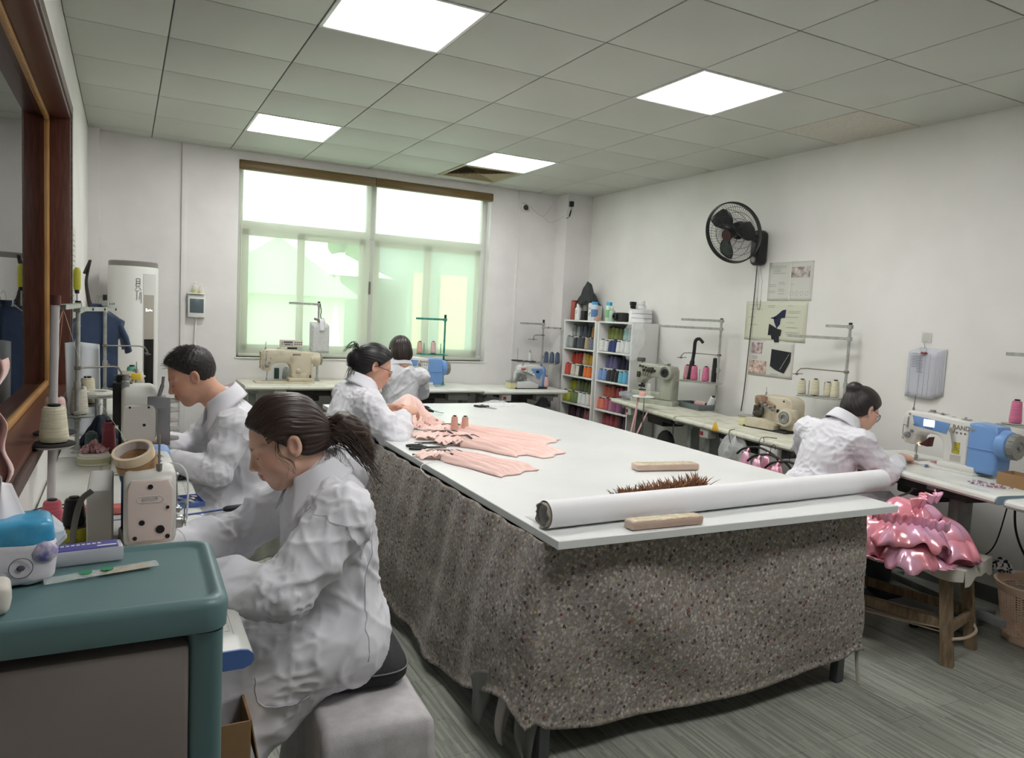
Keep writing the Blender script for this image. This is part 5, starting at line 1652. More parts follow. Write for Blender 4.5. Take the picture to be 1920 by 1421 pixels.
    # folds across the sleeves, strongest at the elbows; pulled creases from armpit and waist
    for (a, b, c, _, _, s) in arms:
        for (p0, p1, e0, e1) in ((a, b, .3, 1.0), (b, c, 1.0, .75)):
            ax = p1 - p0; L = np.linalg.norm(ax); ax = ax / L
            q = V - p0; t = q @ ax; rad = np.linalg.norm(q - t[:, None] * ax, axis=1)
            near = np.clip(1 - (rad - .085) / .03, 0, 1) * np.clip((t + .04) / .05, 0, 1) * np.clip((L + .04 - t) / .05, 0, 1)
            u = q - t[:, None] * ax
            warp = vnoise(V, 9, seed + 9) * 1.6 + vnoise(V, 4, seed + 10) * 2
            tt_ = np.clip(t / L, 0, 1); am = e0 + (e1 - e0) * tt_
            ring = 1 - 2 * np.abs(np.sin(t * 34 + warp + (u @ np.array([0, 0, 1.])) * 22))
            d = d + near * am * .0034 * ring
    # pulled creases radiating from armpits, elbows, lap and neck
    pulls = [(a * .75 + chest * .25, .16, .0075) for (a, b, c, _, _, _) in arms] + [(b, .11, .006) for (a, b, c, _, _, _) in arms] + [(q[0] * .6 + q[1] * .4, .16, .007) for q in legs] + [(neck - fw_ * .06, .14, .004), (pel - fw_ * .05 + up * .08, .15, .006)]
    for i, (q, fo, am) in enumerate(pulls):
        r = V - q; L = np.linalg.norm(r, axis=1) + 1e-6
        nn = vnoise(r / L[:, None], 4.2, seed + 30 + i)
        d = d + am * np.exp(-L / fo) * np.clip(L / .05, 0, 1) * ((1 - np.abs(nn)) ** 3 * 2.2 - .8) * .95
    V = V + Nn * d[:, None]
    V = relax(V, Q, 1, .25)
    co = obv('coat', V, Q, COAT, root)
    bvh = BVHTree.FromPolygons(V.tolist(), Q.tolist())
    def snap(pts, off=.0005):
        out = []
        for p in pts:
            hit = bvh.find_nearest(Vector(p))
            if hit[0] is not None: out.append(hit[0] + hit[1] * off)
        return out
    # collar: folded band round the neck
    nk = neck + up * J.get('ckz', .030) + fw_ * .006
    ud = (head - neck); ud = ud / np.linalg.norm(ud); ud = ud * .22 + up * .78; ud /= np.linalg.norm(ud)
    cf = np.cross(lf, ud); cf /= np.linalg.norm(cf); cl = np.cross(ud, cf)
    def cfn(u, v):
        a = math.radians(42 + 276 * u)
        front = abs(u - .5) * 2
        prof = [(.064, -.035), (.062, .016), (.066, .034 - .016 * front), (.073, .034 - .018 * front), (.084, .008 - .020 * front), (.096 + .040 * front ** 3, -.030 - .06 * front ** 3)]
        k = v * (len(prof) - 1); i = min(int(k), len(prof) - 2); f_ = k - i
        r = prof[i][0] * (1 - f_) + prof[i + 1][0] * f_; z = prof[i][1] * (1 - f_) + prof[i + 1][1] * f_
        p = nk + cf * (r * math.cos(a) * 1.05 + .008 * front) + cl * (r * math.sin(a)) + ud * (z - .02 * max(0, math.cos(a)))
        return tuple(p)
    ob('collar', G().sheet(cfn, 48, 15, .0022), COAT, root, ang=180)
    # armhole seams, back seam, pocket outline
    gs = G()
    for (a, b, c, _, _, s) in arms:
        ax = (b - a); ax /= np.linalg.norm(ax)
        u1 = np.cross(ax, np.array([.3, .1, 1.])); u1 /= np.linalg.norm(u1); u2 = np.cross(ax, u1)
        cpt = a + ax * .045 - lf * s * .01
        ring = [cpt + (u1 * math.cos(t) + u2 * math.sin(t)) * .115 for t in np.linspace(0, 2 * PI, 40)]
        # keep the outer half only
        ring = [p for p in ring if (p - cpt) @ (lf * s) > -.05]
        sn_ = snap(ring)
        seg = [sn_[0]] if sn_ else []
        for p in sn_[1:]:
            if (p - seg[-1]).length < .06: seg.append(p)
            else:
                if len(seg) > 3: gs.tube(seg, .0008, 4)
                seg = [p]
        if len(seg) > 3: gs.tube(seg, .0008, 4)
        # cuff hem
        e = c + (b - c) / np.linalg.norm(b - c) * (cuff + .022)
        cx = (b - c) / np.linalg.norm(b - c); v1 = np.cross(cx, [0, 0, 1.]); v1 /= np.linalg.norm(v1); v2 = np.cross(cx, v1)
        gs.tube(snap([e + (v1 * math.cos(t) + v2 * math.sin(t)) * .05 for t in np.linspace(0, 2 * PI, 26)]), .0012, 4)
    for s in J.get('seams', []):
        gs.tube(snap([tuple(p) for p in spline(s, 8)]), .0013, 4)
    if gs.v:
        so = ob('stitched_seams', gs, COAT2, root, ang=180); so['kind'] = 'stuff'
    return root, dict(hf=hf, head=head, hs=J.get('hs', 1.0), bvh=bvh)

def hair_mat(name, c, c2):
    m_, n, l, p = nmat(name)
    a = n.new('ShaderNodeVertexColor'); a.layer_name = 'Col'
    l.new(a.outputs[0], p.inputs['Base Color'])
    p.inputs['Roughness'].default_value = .42
    p.inputs['Specular IOR Level'].default_value = .45
    return m_
HAIRM = hair_mat('hair_shell', 0, 0)
def strand_mat(name, c): return mat(name, c, .42)

def hair_cap(root, info, fn, K, lo, hi, h, col=(26, 22, 22), col2=(58, 46, 40), freq=70, amp=.0016, seed=3, name='hair', F0=(.08, 0, .06)):
    """fn: signed distance in head space; strands run as meridians from K"""
    V, Q = surf(fn, lo, hi, h)
    V = relax(V, Q, 1, .4)
    Nn = normals(V, Q)
    K = np.array(K, float); C0 = np.array([-.01, 0, .02])
    ax = (K - C0) / np.linalg.norm(K - C0)
    a1_, a2_ = basis(ax)[0:2]
    a1_ = np.array(a1_); a2_ = np.array(a2_)
    q = V - C0
    phi = np.arctan2(q @ a2_, q @ a1_); t = q @ ax
    warp = vnoise(V, 18, seed) * .05
    s1 = np.sin((phi + warp) * freq) * .5 + np.sin((phi + warp * 1.7) * freq * .43 + 1.3) * .6
    nz_ = vnoise(np.stack([phi * 26, t * 6, phi * 0], 1), 1.0, seed + 2)
    rr_ = np.linalg.norm(q - t[:, None] * ax, axis=1)
    amp_ = amp * np.clip(rr_ / .04, 0, 1)
    V = V + Nn * (amp_ * (s1 * .5 + nz_ * .8))[:, None]
    k = np.clip(.5 + .25 * s1 + .35 * nz_, 0, 1)[:, None]
    Cc = LC(col) * (1 - k) + LC(col2) * k
    V = V @ info['hf'].T * info['hs'] + info['head']
    return obv(name, V, Q, HAIRM, root, Cc)

def strands(root, info, paths, m_, r=.0011, name='hair_strands'):
    g = G()
    for p in paths:
        P = [tuple(info['hf'] @ np.array(q) * info['hs'] + info['head']) for q in spline(p, 5)]
        n = len(P)
        g.tube(P, [r * (1 - .75 * i / (n - 1)) for i in range(n)], 4, cap=False)
    o = ob(name, g, m_, root, ang=180); o['kind'] = 'stuff'
    return o

def base_hair(P, t=.012, z0=-.05, hair_z=.055, side=-.01, male=False):
    """cap of hair over the skull, open at the face"""
    d = ell(P, (-.014, 0, .032), (.099 + t, .076 + t, .092 + t))
    d = smin(d, ell(P, (-.045, 0, -.02), (.060 + t * .6, .064 + t * .5, .07)), .03)
    # face opening: a plane rising from in front of the ear to the hairline
    face = (P[:, 0] - .030) * .80 - (P[:, 2] - hair_z) * .60 
    face2 = (P[:, 0] + .0) * 1.0 - .018 + 0 * P[:, 2]
    opening = np.minimum(face, 9)
    cut = smax(-(-(face)), -9 + 0 * face, .001)
    d = smax(d, face - .012, .010)
    low = z0 - P[:, 2] - .25 * np.clip(-(P[:, 0] + .02), 0, 1)
    d = smax(d, low, .012)
    # room for the ears
    for s in (-1, 1): d = smax(d, -ell(P, (-.004, s * .088, -.002), (.026, .020, .036)), .006)
    return d

random.seed(21)
# ---------------- woman in the foreground: faces the left wall, head bent, low ponytail
J1 = dict(puff=.022, trou=1, pelvis=(-.005, 0, .60), chest=(.020, 0, .845), neck=(.055, 0, 1.005), head=(.143, 0, 1.108), face=(.90, .06, -.42), crown=(.42, 0, .9),
          sh_l=(.03, .175, .940), el_l=(.185, .235, .785), wr_l=(.44, .12, .825), hd_l=(.9, -.35, -.1), pn_l=(0, -.4, -1),
          sh_r=(.04, -.175, .940), el_r=(.24, -.215, .80), wr_r=(.45, -.06, .83), hd_r=(.9, .2, -.1), pn_r=(0, .3, -1),
          hip_l=(.0, .095, .56), kn_l=(.36, .12, .535), an_l=(.26, .11, .10), hip_r=(.0, -.095, .56), kn_r=(.36, -.11, .535), an_r=(.30, -.12, .10),
          drop=.33, cuff=.03, hs=.955, width=.98, skirt=[((.25, .14, .475), (.17, .055, .13)), ((.31, .13, .40), (.12, .05, .12)), ((.14, .02, .60), (.20, .17, .085)), ((.05, .0, .57), (.14, .19, .09))],
          seams=[[(-.10, .15, .90), (-.06, .20, .78), (-.05, .21, .66), (-.04, .20, .56)],
                 [(.24, .22, .58), (.23, .25, .51), (.18, .25, .465), (.11, .25, .47)]])
P1, I1 = person('woman', 'woman in a white coat with brown ponytail, bent over the nearest sewing machine', (.785, -4.80, 0), PI, J1, 11, (226, 184, 162), hh=.0034, ch=.0058, hd=.0028, fold=.0072)
def h1(P):
    d = base_hair(P, .013, -.045, .045)
    d = smin(d, cap(P, (-.085, 0, -.01), (-.125, 0, -.035), .045, .030), .03)
    return d
hair_cap(P1, I1, h1, (-.125, 0, -.03), (-.19, -.12, -.12), (.13, .12, .16), .0028, (26, 20, 19), (72, 54, 46), freq=85, amp=.0018)
hm1 = strand_mat('dark_brown_hair', (44, 34, 30)); hm1b = strand_mat('lighter_brown_hair', (76, 58, 48))  # second material is a lighter brown for some ponytail and crown strands
pt = []
for k in range(210):
    a = random.uniform(0, 6.28); r_ = random.uniform(.0, .034)
    y0, z0 = r_ * math.cos(a), r_ * math.sin(a)
    wv = random.uniform(.006, .016); ph = random.uniform(0, 6)
    L = random.uniform(.75, 1.1)
    pts = [(-.10, y0 * .7, -.02 + z0 * .7)]
    for j in range(1, 8):
        t_ = j / 7 * L
        pts.append((-.11 - .105 * t_ + .02 * t_ * t_ + wv * math.sin(ph + 5 * t_), y0 * (1 + 1.4 * t_) + wv * math.cos(ph + 4.3 * t_), -.03 + z0 * (1 + 1.1 * t_) + .02 * math.sin(PI * min(1, t_)) - .155 * t_ ** 1.6))
    pt.append(pts)
strands(P1, I1, pt[:140], hm1, .0019, 'ponytail')
strands(P1, I1, pt[140:], hm1b, .0014, 'ponytail')
def ptf(P):
    d = chain(P, [(-.10, 0, -.02, .036), (-.135, 0, -.035, .030), (-.165, 0, -.035, .040), (-.195, .003, -.070, .034), (-.205, .004, -.12, .020), (-.205, 0, -.155, .008)], .02)
    return d + .006 * vnoise(P * np.array([1, 2.5, 1]), 45, 4)
hair_cap(P1, I1, ptf, (-.4, 0, -.2), (-.26, -.08, -.20), (-.04, .08, .06), .003, (36, 28, 24), (88, 68, 56), freq=40, amp=.0025, name='ponytail')
loose = []
for k in range(8):
    y_ = .062 + random.uniform(-.006, .01); s_ = 1
    loose.append([(.020 + .01 * k / 16, y_ + .012, .050), (.040 + random.uniform(-.01, .01), y_ + .008, .0), (.030 + random.uniform(-.015, .015), y_ + .010, -.04), (.035 + random.uniform(-.02, .02), y_ + .004, -.075)])
for k in range(26):
    a = random.uniform(.02, .05); x0 = random.uniform(-.12, -.06)
    loose.append([(x0, .045, -.03), (x0 - .01, .06 + random.uniform(-.01, .01), -.06), (x0 + random.uniform(-.03, .03), .065, -.095), (x0 + random.uniform(-.03, .04), .062, -.12 - a * .4)])
strands(P1, I1, loose, hm1, .0007)
fly = []
for k in range(90):        # strands lying along the skull towards the tie
    a = random.uniform(-1.5, 1.5)
    y0 = math.sin(a) * .082; z0 = math.cos(a) * .098 + .030
    fly.append([(.055, y0 * .9, z0 * .93), (.0, y0 * 1.06, z0 * 1.07 + .006), (-.06, y0 * .98, z0 * .95 - .005), (-.105, y0 * .5, z0 * .35 - .02)])
strands(P1, I1, fly, hm1b, .0008)
ob('earring', G().sph(tuple(I1['hf'] @ np.array([-.004, .081, -.034]) + I1['head']), .0035, 8), mat('gold', (214, 180, 100), .25, 1.0), P1)
for sy_ in (-.12, .12): ob('shoe', G().box((.34, sy_, .045), (.24, .09, .07), .03), mat('black_shoes', (30, 30, 32), .6), P1)
def trou(P):
    d = None
    for s in (.13, -.12):
        e = chain(P, [(.35, s * .95, .52, .075), (.31, s * .9, .30, .070), (.27, s * .85, .10, .062)], .02)
        d = e if d is None else smin(d, e, .03)
    return d
V, Q = surf(trou, (.2, -.25, .0), (.5, .25, .65), .009); Nn = normals(V, Q); V = V + Nn * wrinkle(V, Nn, .006, 4)[:, None]
tm, tn, tl, tp = nmat('zigzag_trousers')
tcx = tn.new('ShaderNodeTexCoord'); wv_ = tn.new('ShaderNodeTexWave'); wv_.inputs['Scale'].default_value = 16; wv_.inputs['Distortion'].default_value = 9; wv_.inputs['Detail'].default_value = 2; wv_.inputs['Detail Scale'].default_value = 3
tl.new(tcx.outputs['Object'], wv_.inputs['Vector']); rr1 = tn.new('ShaderNodeValToRGB'); rr1.color_ramp.elements[0].position = .45; rr1.color_ramp.elements[0].color = lin((26, 30, 28)); rr1.color_ramp.elements[1].position = .6; rr1.color_ramp.elements[1].color = lin((74, 84, 74))
tl.new(wv_.outputs['Fac'], rr1.inputs[0]); tl.new(rr1.outputs[0], tp.inputs['Base Color']); tp.inputs['Roughness'].default_value = .8
obv('trousers', V, Q, tm, P1)

# ---------------- man, second along the left wall
J2 = dict(pelvis=(-.03, 0, .60), chest=(.02, 0, .86), neck=(.095, 0, 1.045), head=(.225, .0, 1.155), face=(.90, .04, -.45), crown=(.45, 0, .9),
          sh_l=(.07, .19, .965), el_l=(.15, .255, .80), wr_l=(.335, .13, .845), hd_l=(.95, -.3, -.1), pn_l=(0, -.2, -1),
          sh_r=(.08, -.19, .965), el_r=(.20, -.24, .82), wr_r=(.38, -.06, .86), hd_r=(.9, .3, -.1), pn_r=(0, .3, -1),
          hip_l=(.0, .10, .57), kn_l=(.33, .12, .56), an_l=(.35, .13, .10), hip_r=(.0, -.10, .57), kn_r=(.33, -.12, .56), an_r=(.35, -.13, .10),
          drop=.16, cuff=.03, width=.98, hs=.93, skirt=[((-.04, 0, .60), (.16, .20, .11)), ((.15, 0, .60), (.2, .18, .09))])
P2, I2 = person('man', 'man with short black hair in a white coat, sewing at the second left desk', (.735, -3.46, 0), PI, J2, 5, (208, 160, 136), male=True, hh=.0045, ch=.0075, hd=.0034)
def h2(P):
    t = .006 + .010 * np.clip((P[:, 2] - .03) / .07, 0, 1) + .006 * np.clip((P[:, 0] - .0) / .06, 0, 1) * np.clip((P[:, 2] - .06) / .04, 0, 1)
    d = ell(P, (-.013, 0, .032), (.099, .076, .092)) - t
    face = (P[:, 0] - .072) * .93 - (P[:, 2] - .075) * .25
    d = smax(d, face, .008)
    fs = (P[:, 0] - .030) * .9 - (P[:, 2] - .055) * .75
    d = smax(d, np.minimum(fs - .012, .05), .012)
    d = smax(d, -.045 - P[:, 2] - .2 * np.clip(-P[:, 0], 0, 1), .01)
    for s in (-1, 1): d = smax(d, -ell(P, (.002, s * .086, -.004), (.030, .016, .040)), .006)
    return d + .0016 * vnoise(P, 240, 2)
hair_cap(P2, I2, h2, (-.08, 0, .10), (-.14, -.11, -.09), (.13, .11, .16), .0034, (22, 20, 20), (44, 38, 36), freq=60, amp=.0012)
sp_ = []
for k in range(420):
    a = random.uniform(0, 6.28); b_ = random.uniform(.0, 1.15)
    n_ = np.array([math.sin(b_) * math.cos(a), math.sin(b_) * math.sin(a), math.cos(b_)])
    p = np.array([-.013, 0, .032]) + n_ * np.array([.108, .086, .103])
    if p[0] > .075: continue
    e = n_ * .012 + np.array([.010, random.uniform(-.006, .006), .002])
    sp_.append([tuple(p - n_ * .01), tuple(p), tuple(p + e)])
strands(P2, I2, sp_, strand_mat('black_hair', (24, 22, 22)), .0011)

# ---------------- woman with a loose bun and glasses, left side of the cutting table, faces right
J3 = dict(puff=.026, pelvis=(-.09, 0, .585), chest=(-.035, 0, .845), neck=(.02, 0, 1.05), head=(.085, -.01, 1.150), face=(.90, -.22, -.36), crown=(.36, 0, .93),
          sh_l=(-.0, .18, .97), el_l=(.12, .27, .80), wr_l=(.25, .13, .90), hd_l=(.95, -.2, .05), pn_l=(.1, -.6, -.9),
          sh_r=(-.0, -.18, .965), el_r=(.12, -.28, .775), wr_r=(.235, -.12, .91), hd_r=(.9, .25, .12), pn_r=(0, .5, -.9),
          hip_l=(.0, .10, .55), kn_l=(.28, .13, .55), an_l=(.26, .13, .10), hip_r=(.0, -.10, .55), kn_r=(.28, -.13, .54), an_r=(.26, -.14, .10),
          drop=.20, cuff=.03, width=1.06, hs=.98, skirt=[((-.07, 0, .60), (.18, .21, .12)), ((.10, -.04, .58), (.2, .19, .10))])
P3, I3 = person('woman', 'woman with black bun and glasses in a white coat, left of the cutting table', (1.415, -2.78, 0), math.radians(4), J3, 23, (212, 166, 144), hh=.0045, ch=.0078, hd=.0036)
def h3(P):
    d = base_hair(P, .017, -.055, .050)
    d = smin(d, ell(P, (-.112, 0, .005), (.052, .050, .050)), .015)
    return d
hair_cap(P3, I3, h3, (-.12, 0, .01), (-.20, -.13, -.12), (.13, .13, .17), .0035, (14, 14, 16), (34, 32, 34), freq=70, amp=.0014)
bun = []
for k in range(110):
    a = random.uniform(0, 6.28); r0 = random.uniform(.03, .05); b_ = random.uniform(-.4, .4); ee_ = random.uniform(.3, 1)
    c0 = np.array([-.115, 0, .005])
    u_ = np.array([0, math.cos(a), math.sin(a)]); v_ = np.cross([1, 0, 0], u_) 
    bun.append([tuple(c0 + u_ * r0 + np.array([b_ * .05, 0, 0])), tuple(c0 + (u_ + v_) * r0 * .8 + np.array([-.02, 0, 0])), tuple(c0 + v_ * r0 * 1.08 + np.array([-.03 * ee_, 0, 0])), tuple(c0 + (v_ - u_ * .6) * r0 * 1.2 + np.array([-.045 * ee_, 0, .02 * ee_]))])
for k in range(22):
    bun.append([(-.10, random.uniform(-.04, .04), .03), (-.14, random.uniform(-.04, .04), .07 + random.uniform(-.01, .02)), (-.17, random.uniform(-.05, .05), .06 + random.uniform(-.02, .03)), (-.18 - random.uniform(0, .02), random.uniform(-.05, .05), .02 + random.uniform(-.02, .03))])
for k in range(26):
    x0 = random.uniform(-.13, -.07)
    bun.append([(x0, -.03 + random.uniform(-.02, .04), -.03), (x0 - .01, -.045 + random.uniform(-.01, .03), -.07), (x0 + random.uniform(-.015, .02), -.05 + random.uniform(-.01, .03), -.11 - random.uniform(0, .03))])
strands(P3, I3, bun, strand_mat('black_hair', ()), .0016, 'bun_strands')
def glasses(root, info, colr=(70, 30, 30), rnd=False):
    g = G()
    to = lambda q: tuple(info['hf'] @ np.array(q) * info['hs'] + info['head'])
    for s in (-1, 1):
        pts = []
        for k in range(21):
            a = 2 * PI * k / 20
            ex = 2 if rnd else 4
            cx_ = math.copysign(abs(math.cos(a)) ** (2 / ex), math.cos(a)) * .023; cz_ = math.copysign(abs(math.sin(a)) ** (2 / ex), math.sin(a)) * (.021 if rnd else .016)
            pts.append(to((.104 - .35 * abs(s * .032 + cx_) + .006, s * .032 + cx_, .003 + cz_)))
        g.tube(pts, .0016, 6)
        g.tube([to((.104 - .35 * .055, s * .055, .010)), to((.07, s * .075, .012)), to((.0, s * .082, .010)), to((-.02, s * .083, -.008))], .0016, 6)
    g.tube([to((.102, -.010, .006)), to((.108, 0, .009)), to((.102, .010, .006))], .0014, 6)
    f_ = ob('glasses', g, mat('glasses_frame_%d' % colr[0], colr, .3), root, ang=180)
    for s in (-1, 1):
        gl_ = G().add([to((.110 - .35 * abs(s * .032 + cx_), s * .032 + cx_, .003 + cz_)) for cx_, cz_ in ((-.02, -.014), (.02, -.014), (.02, .014), (-.02, .014))], [(0, 1, 2, 3)])
        ob('lens', gl_, mat('lens_glass', (250, 250, 252), 0, tr=1.0, ior=1.05), f_)
glasses(P3, I3)

# ---------------- woman seen from behind at the window desk
J4 = dict(pelvis=(-.02, 0, .575), chest=(.0, 0, .84), neck=(.01, 0, 1.015), head=(.045, 0, 1.135), face=(.93, 0, -.36), crown=(.36, 0, .93),
          sh_l=(.0, .18, .94), el_l=(.14, .25, .78), wr_l=(.36, .10, .83), hd_l=(.95, -.2, 0), pn_l=(0, 0, -1),
          sh_r=(.0, -.18, .94), el_r=(.14, -.25, .78), wr_r=(.36, -.10, .83), hd_r=(.95, .2, 0), pn_r=(0, 0, -1),
          hip_l=(.0, .10, .54), kn_l=(.33, .12, .53), an_l=(.33, .13, .10), hip_r=(.0, -.10, .54), kn_r=(.33, -.12, .53), an_r=(.33, -.13, .10), drop=.12, width=.88, puff=.012, ckz=.052, carve=.02, skirt=[((-.01, 0, 1.0), (.075, .09, .07))])
P4, I4 = person('woman', 'woman with short dark hair in a white coat, seen from behind below the window', (2.28, -1.02, 0), HP, J4, 31, (212, 166, 144), hh=.006, ch=.010, hd=.005)
def h4(P):
    d = base_hair(P, .015, -.085, .06)
    return smin(d, ell(P, (-.05, 0, -.03), (.06, .085, .075)), .03)
hair_cap(P4, I4, h4, (-.02, 0, .13), (-.16, -.13, -.13), (.13, .13, .17), .0045, (26, 20, 20), (58, 44, 40), freq=50, amp=.002)

# ---------------- woman on the right, back three-quarter view
J5 = dict(pelvis=(-.04, 0, .60), chest=(.035, 0, .83), neck=(.10, -.01, .985), head=(.215, -.02, 1.060), face=(.88, -.10, -.46), crown=(.46, 0, .88),
          sh_l=(.05, .175, .925), el_l=(.12, .26, .80), wr_l=(.34, .13, .80), hd_l=(.9, -.3, 0), pn_l=(0, -.2, -1),
          sh_r=(.07, -.175, .915), el_r=(.16, -.26, .76), wr_r=(.40, -.14, .82), hd_r=(.9, .2, 0), pn_r=(0, .2, -1),
          hip_l=(.0, .10, .56), kn_l=(.33, .12, .55), an_l=(.33, .13, .10), hip_r=(.0, -.10, .56), kn_r=(.33, -.12, .55), an_r=(.33, -.13, .10), drop=.16, width=.98, hs=.97,
          skirt=[((-.05, 0, .60), (.16, .20, .12))])
P5, I5 = person('woman', 'woman with dark bun and round glasses in a white coat, sewing at the right-hand desk', (3.60, -4.12, 0), math.radians(-6), J5, 47, (224, 180, 158), hh=.005, ch=.0075, hd=.0036)
def h5(P):
    d = base_hair(P, .014, -.05, .050)
    return smin(d, ell(P, (-.098, 0, .085), (.045, .048, .040)), .014)
hair_cap(P5, I5, h5, (-.11, 0, .09), (-.18, -.13, -.12), (.13, .13, .18), .0036, (20, 18, 20), (56, 46, 44), freq=70, amp=.0014)
glasses(P5, I5, (44, 40, 44), True)
ob('earring', G().sph(tuple(I5['hf'] @ np.array([.0, -.083, -.036]) + I5['head']), .004, 8), mat('pearl', (226, 220, 212), .25), P5)
# ================================================================ SEATS
def drape_seat(name, label, c, w, d, H, drop, m, rz=0.0, seed=1, cat='stool', legs=True, group=None, legm_=None, splay=.02):
    t = th(name, label, cat, (c[0], c[1], 0), rz, group)
    lw = .022
    if legs:
        for sx_ in (-1, 1):
            for sy_ in (-1, 1):
                g = G().tube([(sx_ * (w / 2 - .035), sy_ * (d / 2 - .035), H - .02), (sx_ * (w / 2 - .035 + splay), sy_ * (d / 2 - .035 + splay), .002)], lw, 4)
                ob('leg', g, legm_ or mat('stool_wood', (120, 96, 72), .6, c2=(98, 76, 56), ns=10, stretch=(6, 6, 1)), t)
    ob('seat', G().box((0, 0, H - .015), (w - .01, d - .01, .022), .004), legm_ or mat('stool_wood', ()), t)
    # cloth: top plus skirt as one sheet, u around, v from the centre outwards and down
    def fn(u, v):
        a = 2 * PI * u
        cx_, sx_ = math.cos(a), math.sin(a)
        k = 1 / max(abs(cx_), abs(sx_))
        ex, ey = max(-1, min(1, cx_ * k * 1.0)), max(-1, min(1, sx_ * k * 1.0))
        if v < .45:
            s = v / .45
            return (ex * s * w / 2, ey * s * d / 2, H + .002 + .004 * mnoise.noise(Vector((ex * s * 4, ey * s * 4, seed))) * (1 - s ** 4))
        s = (v - .45) / .55
        corner = (abs(ex) * abs(ey)) ** 3
        o = .004 + .02 * s * (.4 + corner * 1.6) + .012 * s * math.sin(a * 11 + seed) 
        dz = drop * (1 + .06 * math.sin(a * 3 + seed) + .10 * corner)
        return (ex * (w / 2 + o), ey * (d / 2 + o), H - .004 * min(1, s * 8) - dz * s)
    g = G().sheet(fn, 96, 26, .002)
    ob('cover_cloth', g, m, t, ang=180)
    return t
greyf = mat('grey_felt', (196, 193, 194), .9, c2=(184, 181, 182), ns=30, bump=.5, bs=260, sheen=.3)
drape_seat('stool', 'low bench draped with grey felt cloth, in the foreground beside the nearest woman', (.842, -4.875), .265, .46, .44, .40, greyf, math.radians(-3), 2, legs=True)
t = th('cushion', 'thick black mesh cushion under the nearest woman', 'cushion', (.835, -4.79, .442), math.radians(-6))
ob('cushion_body', G().sheet(lambda u, v: ((lambda a, b: (math.copysign(abs(math.cos(a)) ** .45, math.cos(a)) * math.cos(b) ** .5 * .150, math.copysign(abs(math.sin(a)) ** .45, math.sin(a)) * math.cos(b) ** .5 * .165, .038 + math.copysign(abs(math.sin(b)) ** .7, math.sin(b)) * .036))(2 * PI * u, -PI / 2 + .001 + (PI - .002) * v)), 40, 16), mat('black_mesh_fabric', (30, 32, 33), .85, bump=.9, bs=500, c2=(44, 46, 47), ns=300), t, ang=180)
ob('piping', G().tube([(math.copysign(abs(math.cos(a)) ** .45, math.cos(a)) * .151, math.copysign(abs(math.sin(a)) ** .45, math.sin(a)) * .166, .052) for a in np.linspace(0, 2 * PI, 60)], .0022, 5), mat('grey_piping', (120, 120, 120), .7), t, ang=180)
drape_seat('stool', 'stool with a worn pale grey cover under the man', (.80, -3.40), .34, .34, .49, .11, mat('worn_grey_cover', (160, 162, 148), .85, c2=(140, 142, 130), ns=16), .1, 3)
drape_seat('stool', 'dark stool under the woman with the bun and glasses', (1.36, -2.78), .34, .34, .475, .04, mat('dark_cover', (40, 40, 42), .8), 0, 5, legm_=mat('dark_stool_steel', (50, 50, 52), .5))
drape_seat('stool', 'stool under the far woman, hidden behind the cutting table', (2.37, -1.04), .34, .34, .46, .04, mat('dark_cover', ()), 0, 6, legm_=mat('dark_stool_steel', ()))

# long wooden bench by the right-hand woman, with shelf and rope
wb = mat('weathered_bench_wood', (150, 130, 104), .65, c2=(118, 100, 78), ns=8, stretch=(8, 8, 1.5), bump=.3, bs=60)
a_ = math.atan2(.92, -.22)
t = th('bench', 'weathered wooden bench under the pink clothes, with a white cloth and rope', 'bench', (3.60, -4.42, 0), a_)
L2, W2, BH = .48, .155, .455
for sx_ in (-1, 1):
    for sy_ in (-1, 1):
        g = G()
        x0, y0, x1, y1 = sx_ * (L2 - .07), sy_ * (W2 - .02), sx_ * (L2 - .02), sy_ * (W2 + .0)
        for (a, b_) in (((x0, y0, BH - .03), (x1, y1, .001)),):
            A, B_ = Vector(a), Vector(b_)
            v = []
            for P_ in (B_, A):
                for dx, dy in ((-.024, -.017), (.024, -.017), (.024, .017), (-.024, .017)): v.append((P_.x + dx, P_.y + dy, P_.z))
            g.add(v, [(3, 2, 1, 0), (4, 5, 6, 7), (0, 1, 5, 4), (1, 2, 6, 5), (2, 3, 7, 6), (3, 0, 4, 7)])
        ob('leg', g, wb, t, smooth=False)
ob('seat_plank', G().box((0, 0, BH - .012), (2 * L2 + .02, 2 * W2 + .04, .024), .004), wb, t)
for sx_ in (-1, 1): ob('end_rail', G().box((sx_ * (L2 - .035), 0, .165), (.022, 2 * W2, .045), .003), wb, t)
for sy_ in (-1, 1): ob('side_rail', G().box((0, sy_ * (W2 - .01), .18), (2 * L2 - .1, .02, .045), .003), wb, t)
random.seed(4)
g = G()
for k in range(9):
    y0 = random.uniform(-.11, .17); 
    g.tube(spline([(-L2 + .05, y0, .15 + random.uniform(-.01, .02)), (-.1, y0 + random.uniform(-.03, .03), .13), (.2, y0 + random.uniform(-.03, .03), .128), (L2 - .05, y0 * .9, .15)], 6), .0045, 5)
g.tube(spline([(-L2 + .02, -.15, .13), (-L2 - .01, -.1, .11), (-L2 - .015, .05, .12), (-L2 + .01, .16, .13)], 6), .007, 6)
o = ob('rope', g, mat('pale_rope', (190, 172, 152), .8, bump=.8, bs=300), t); o['kind'] = 'stuff'
def fnb(u, v):
    x = -L2 - .02 + .42 * u; y = -W2 - .03 + (2 * W2 + .06) * v
    return (x, y, BH + .003 + .004 * mnoise.noise(Vector((x * 9, y * 9, 1))))
g = G().sheet(fnb, 16, 12, .002)
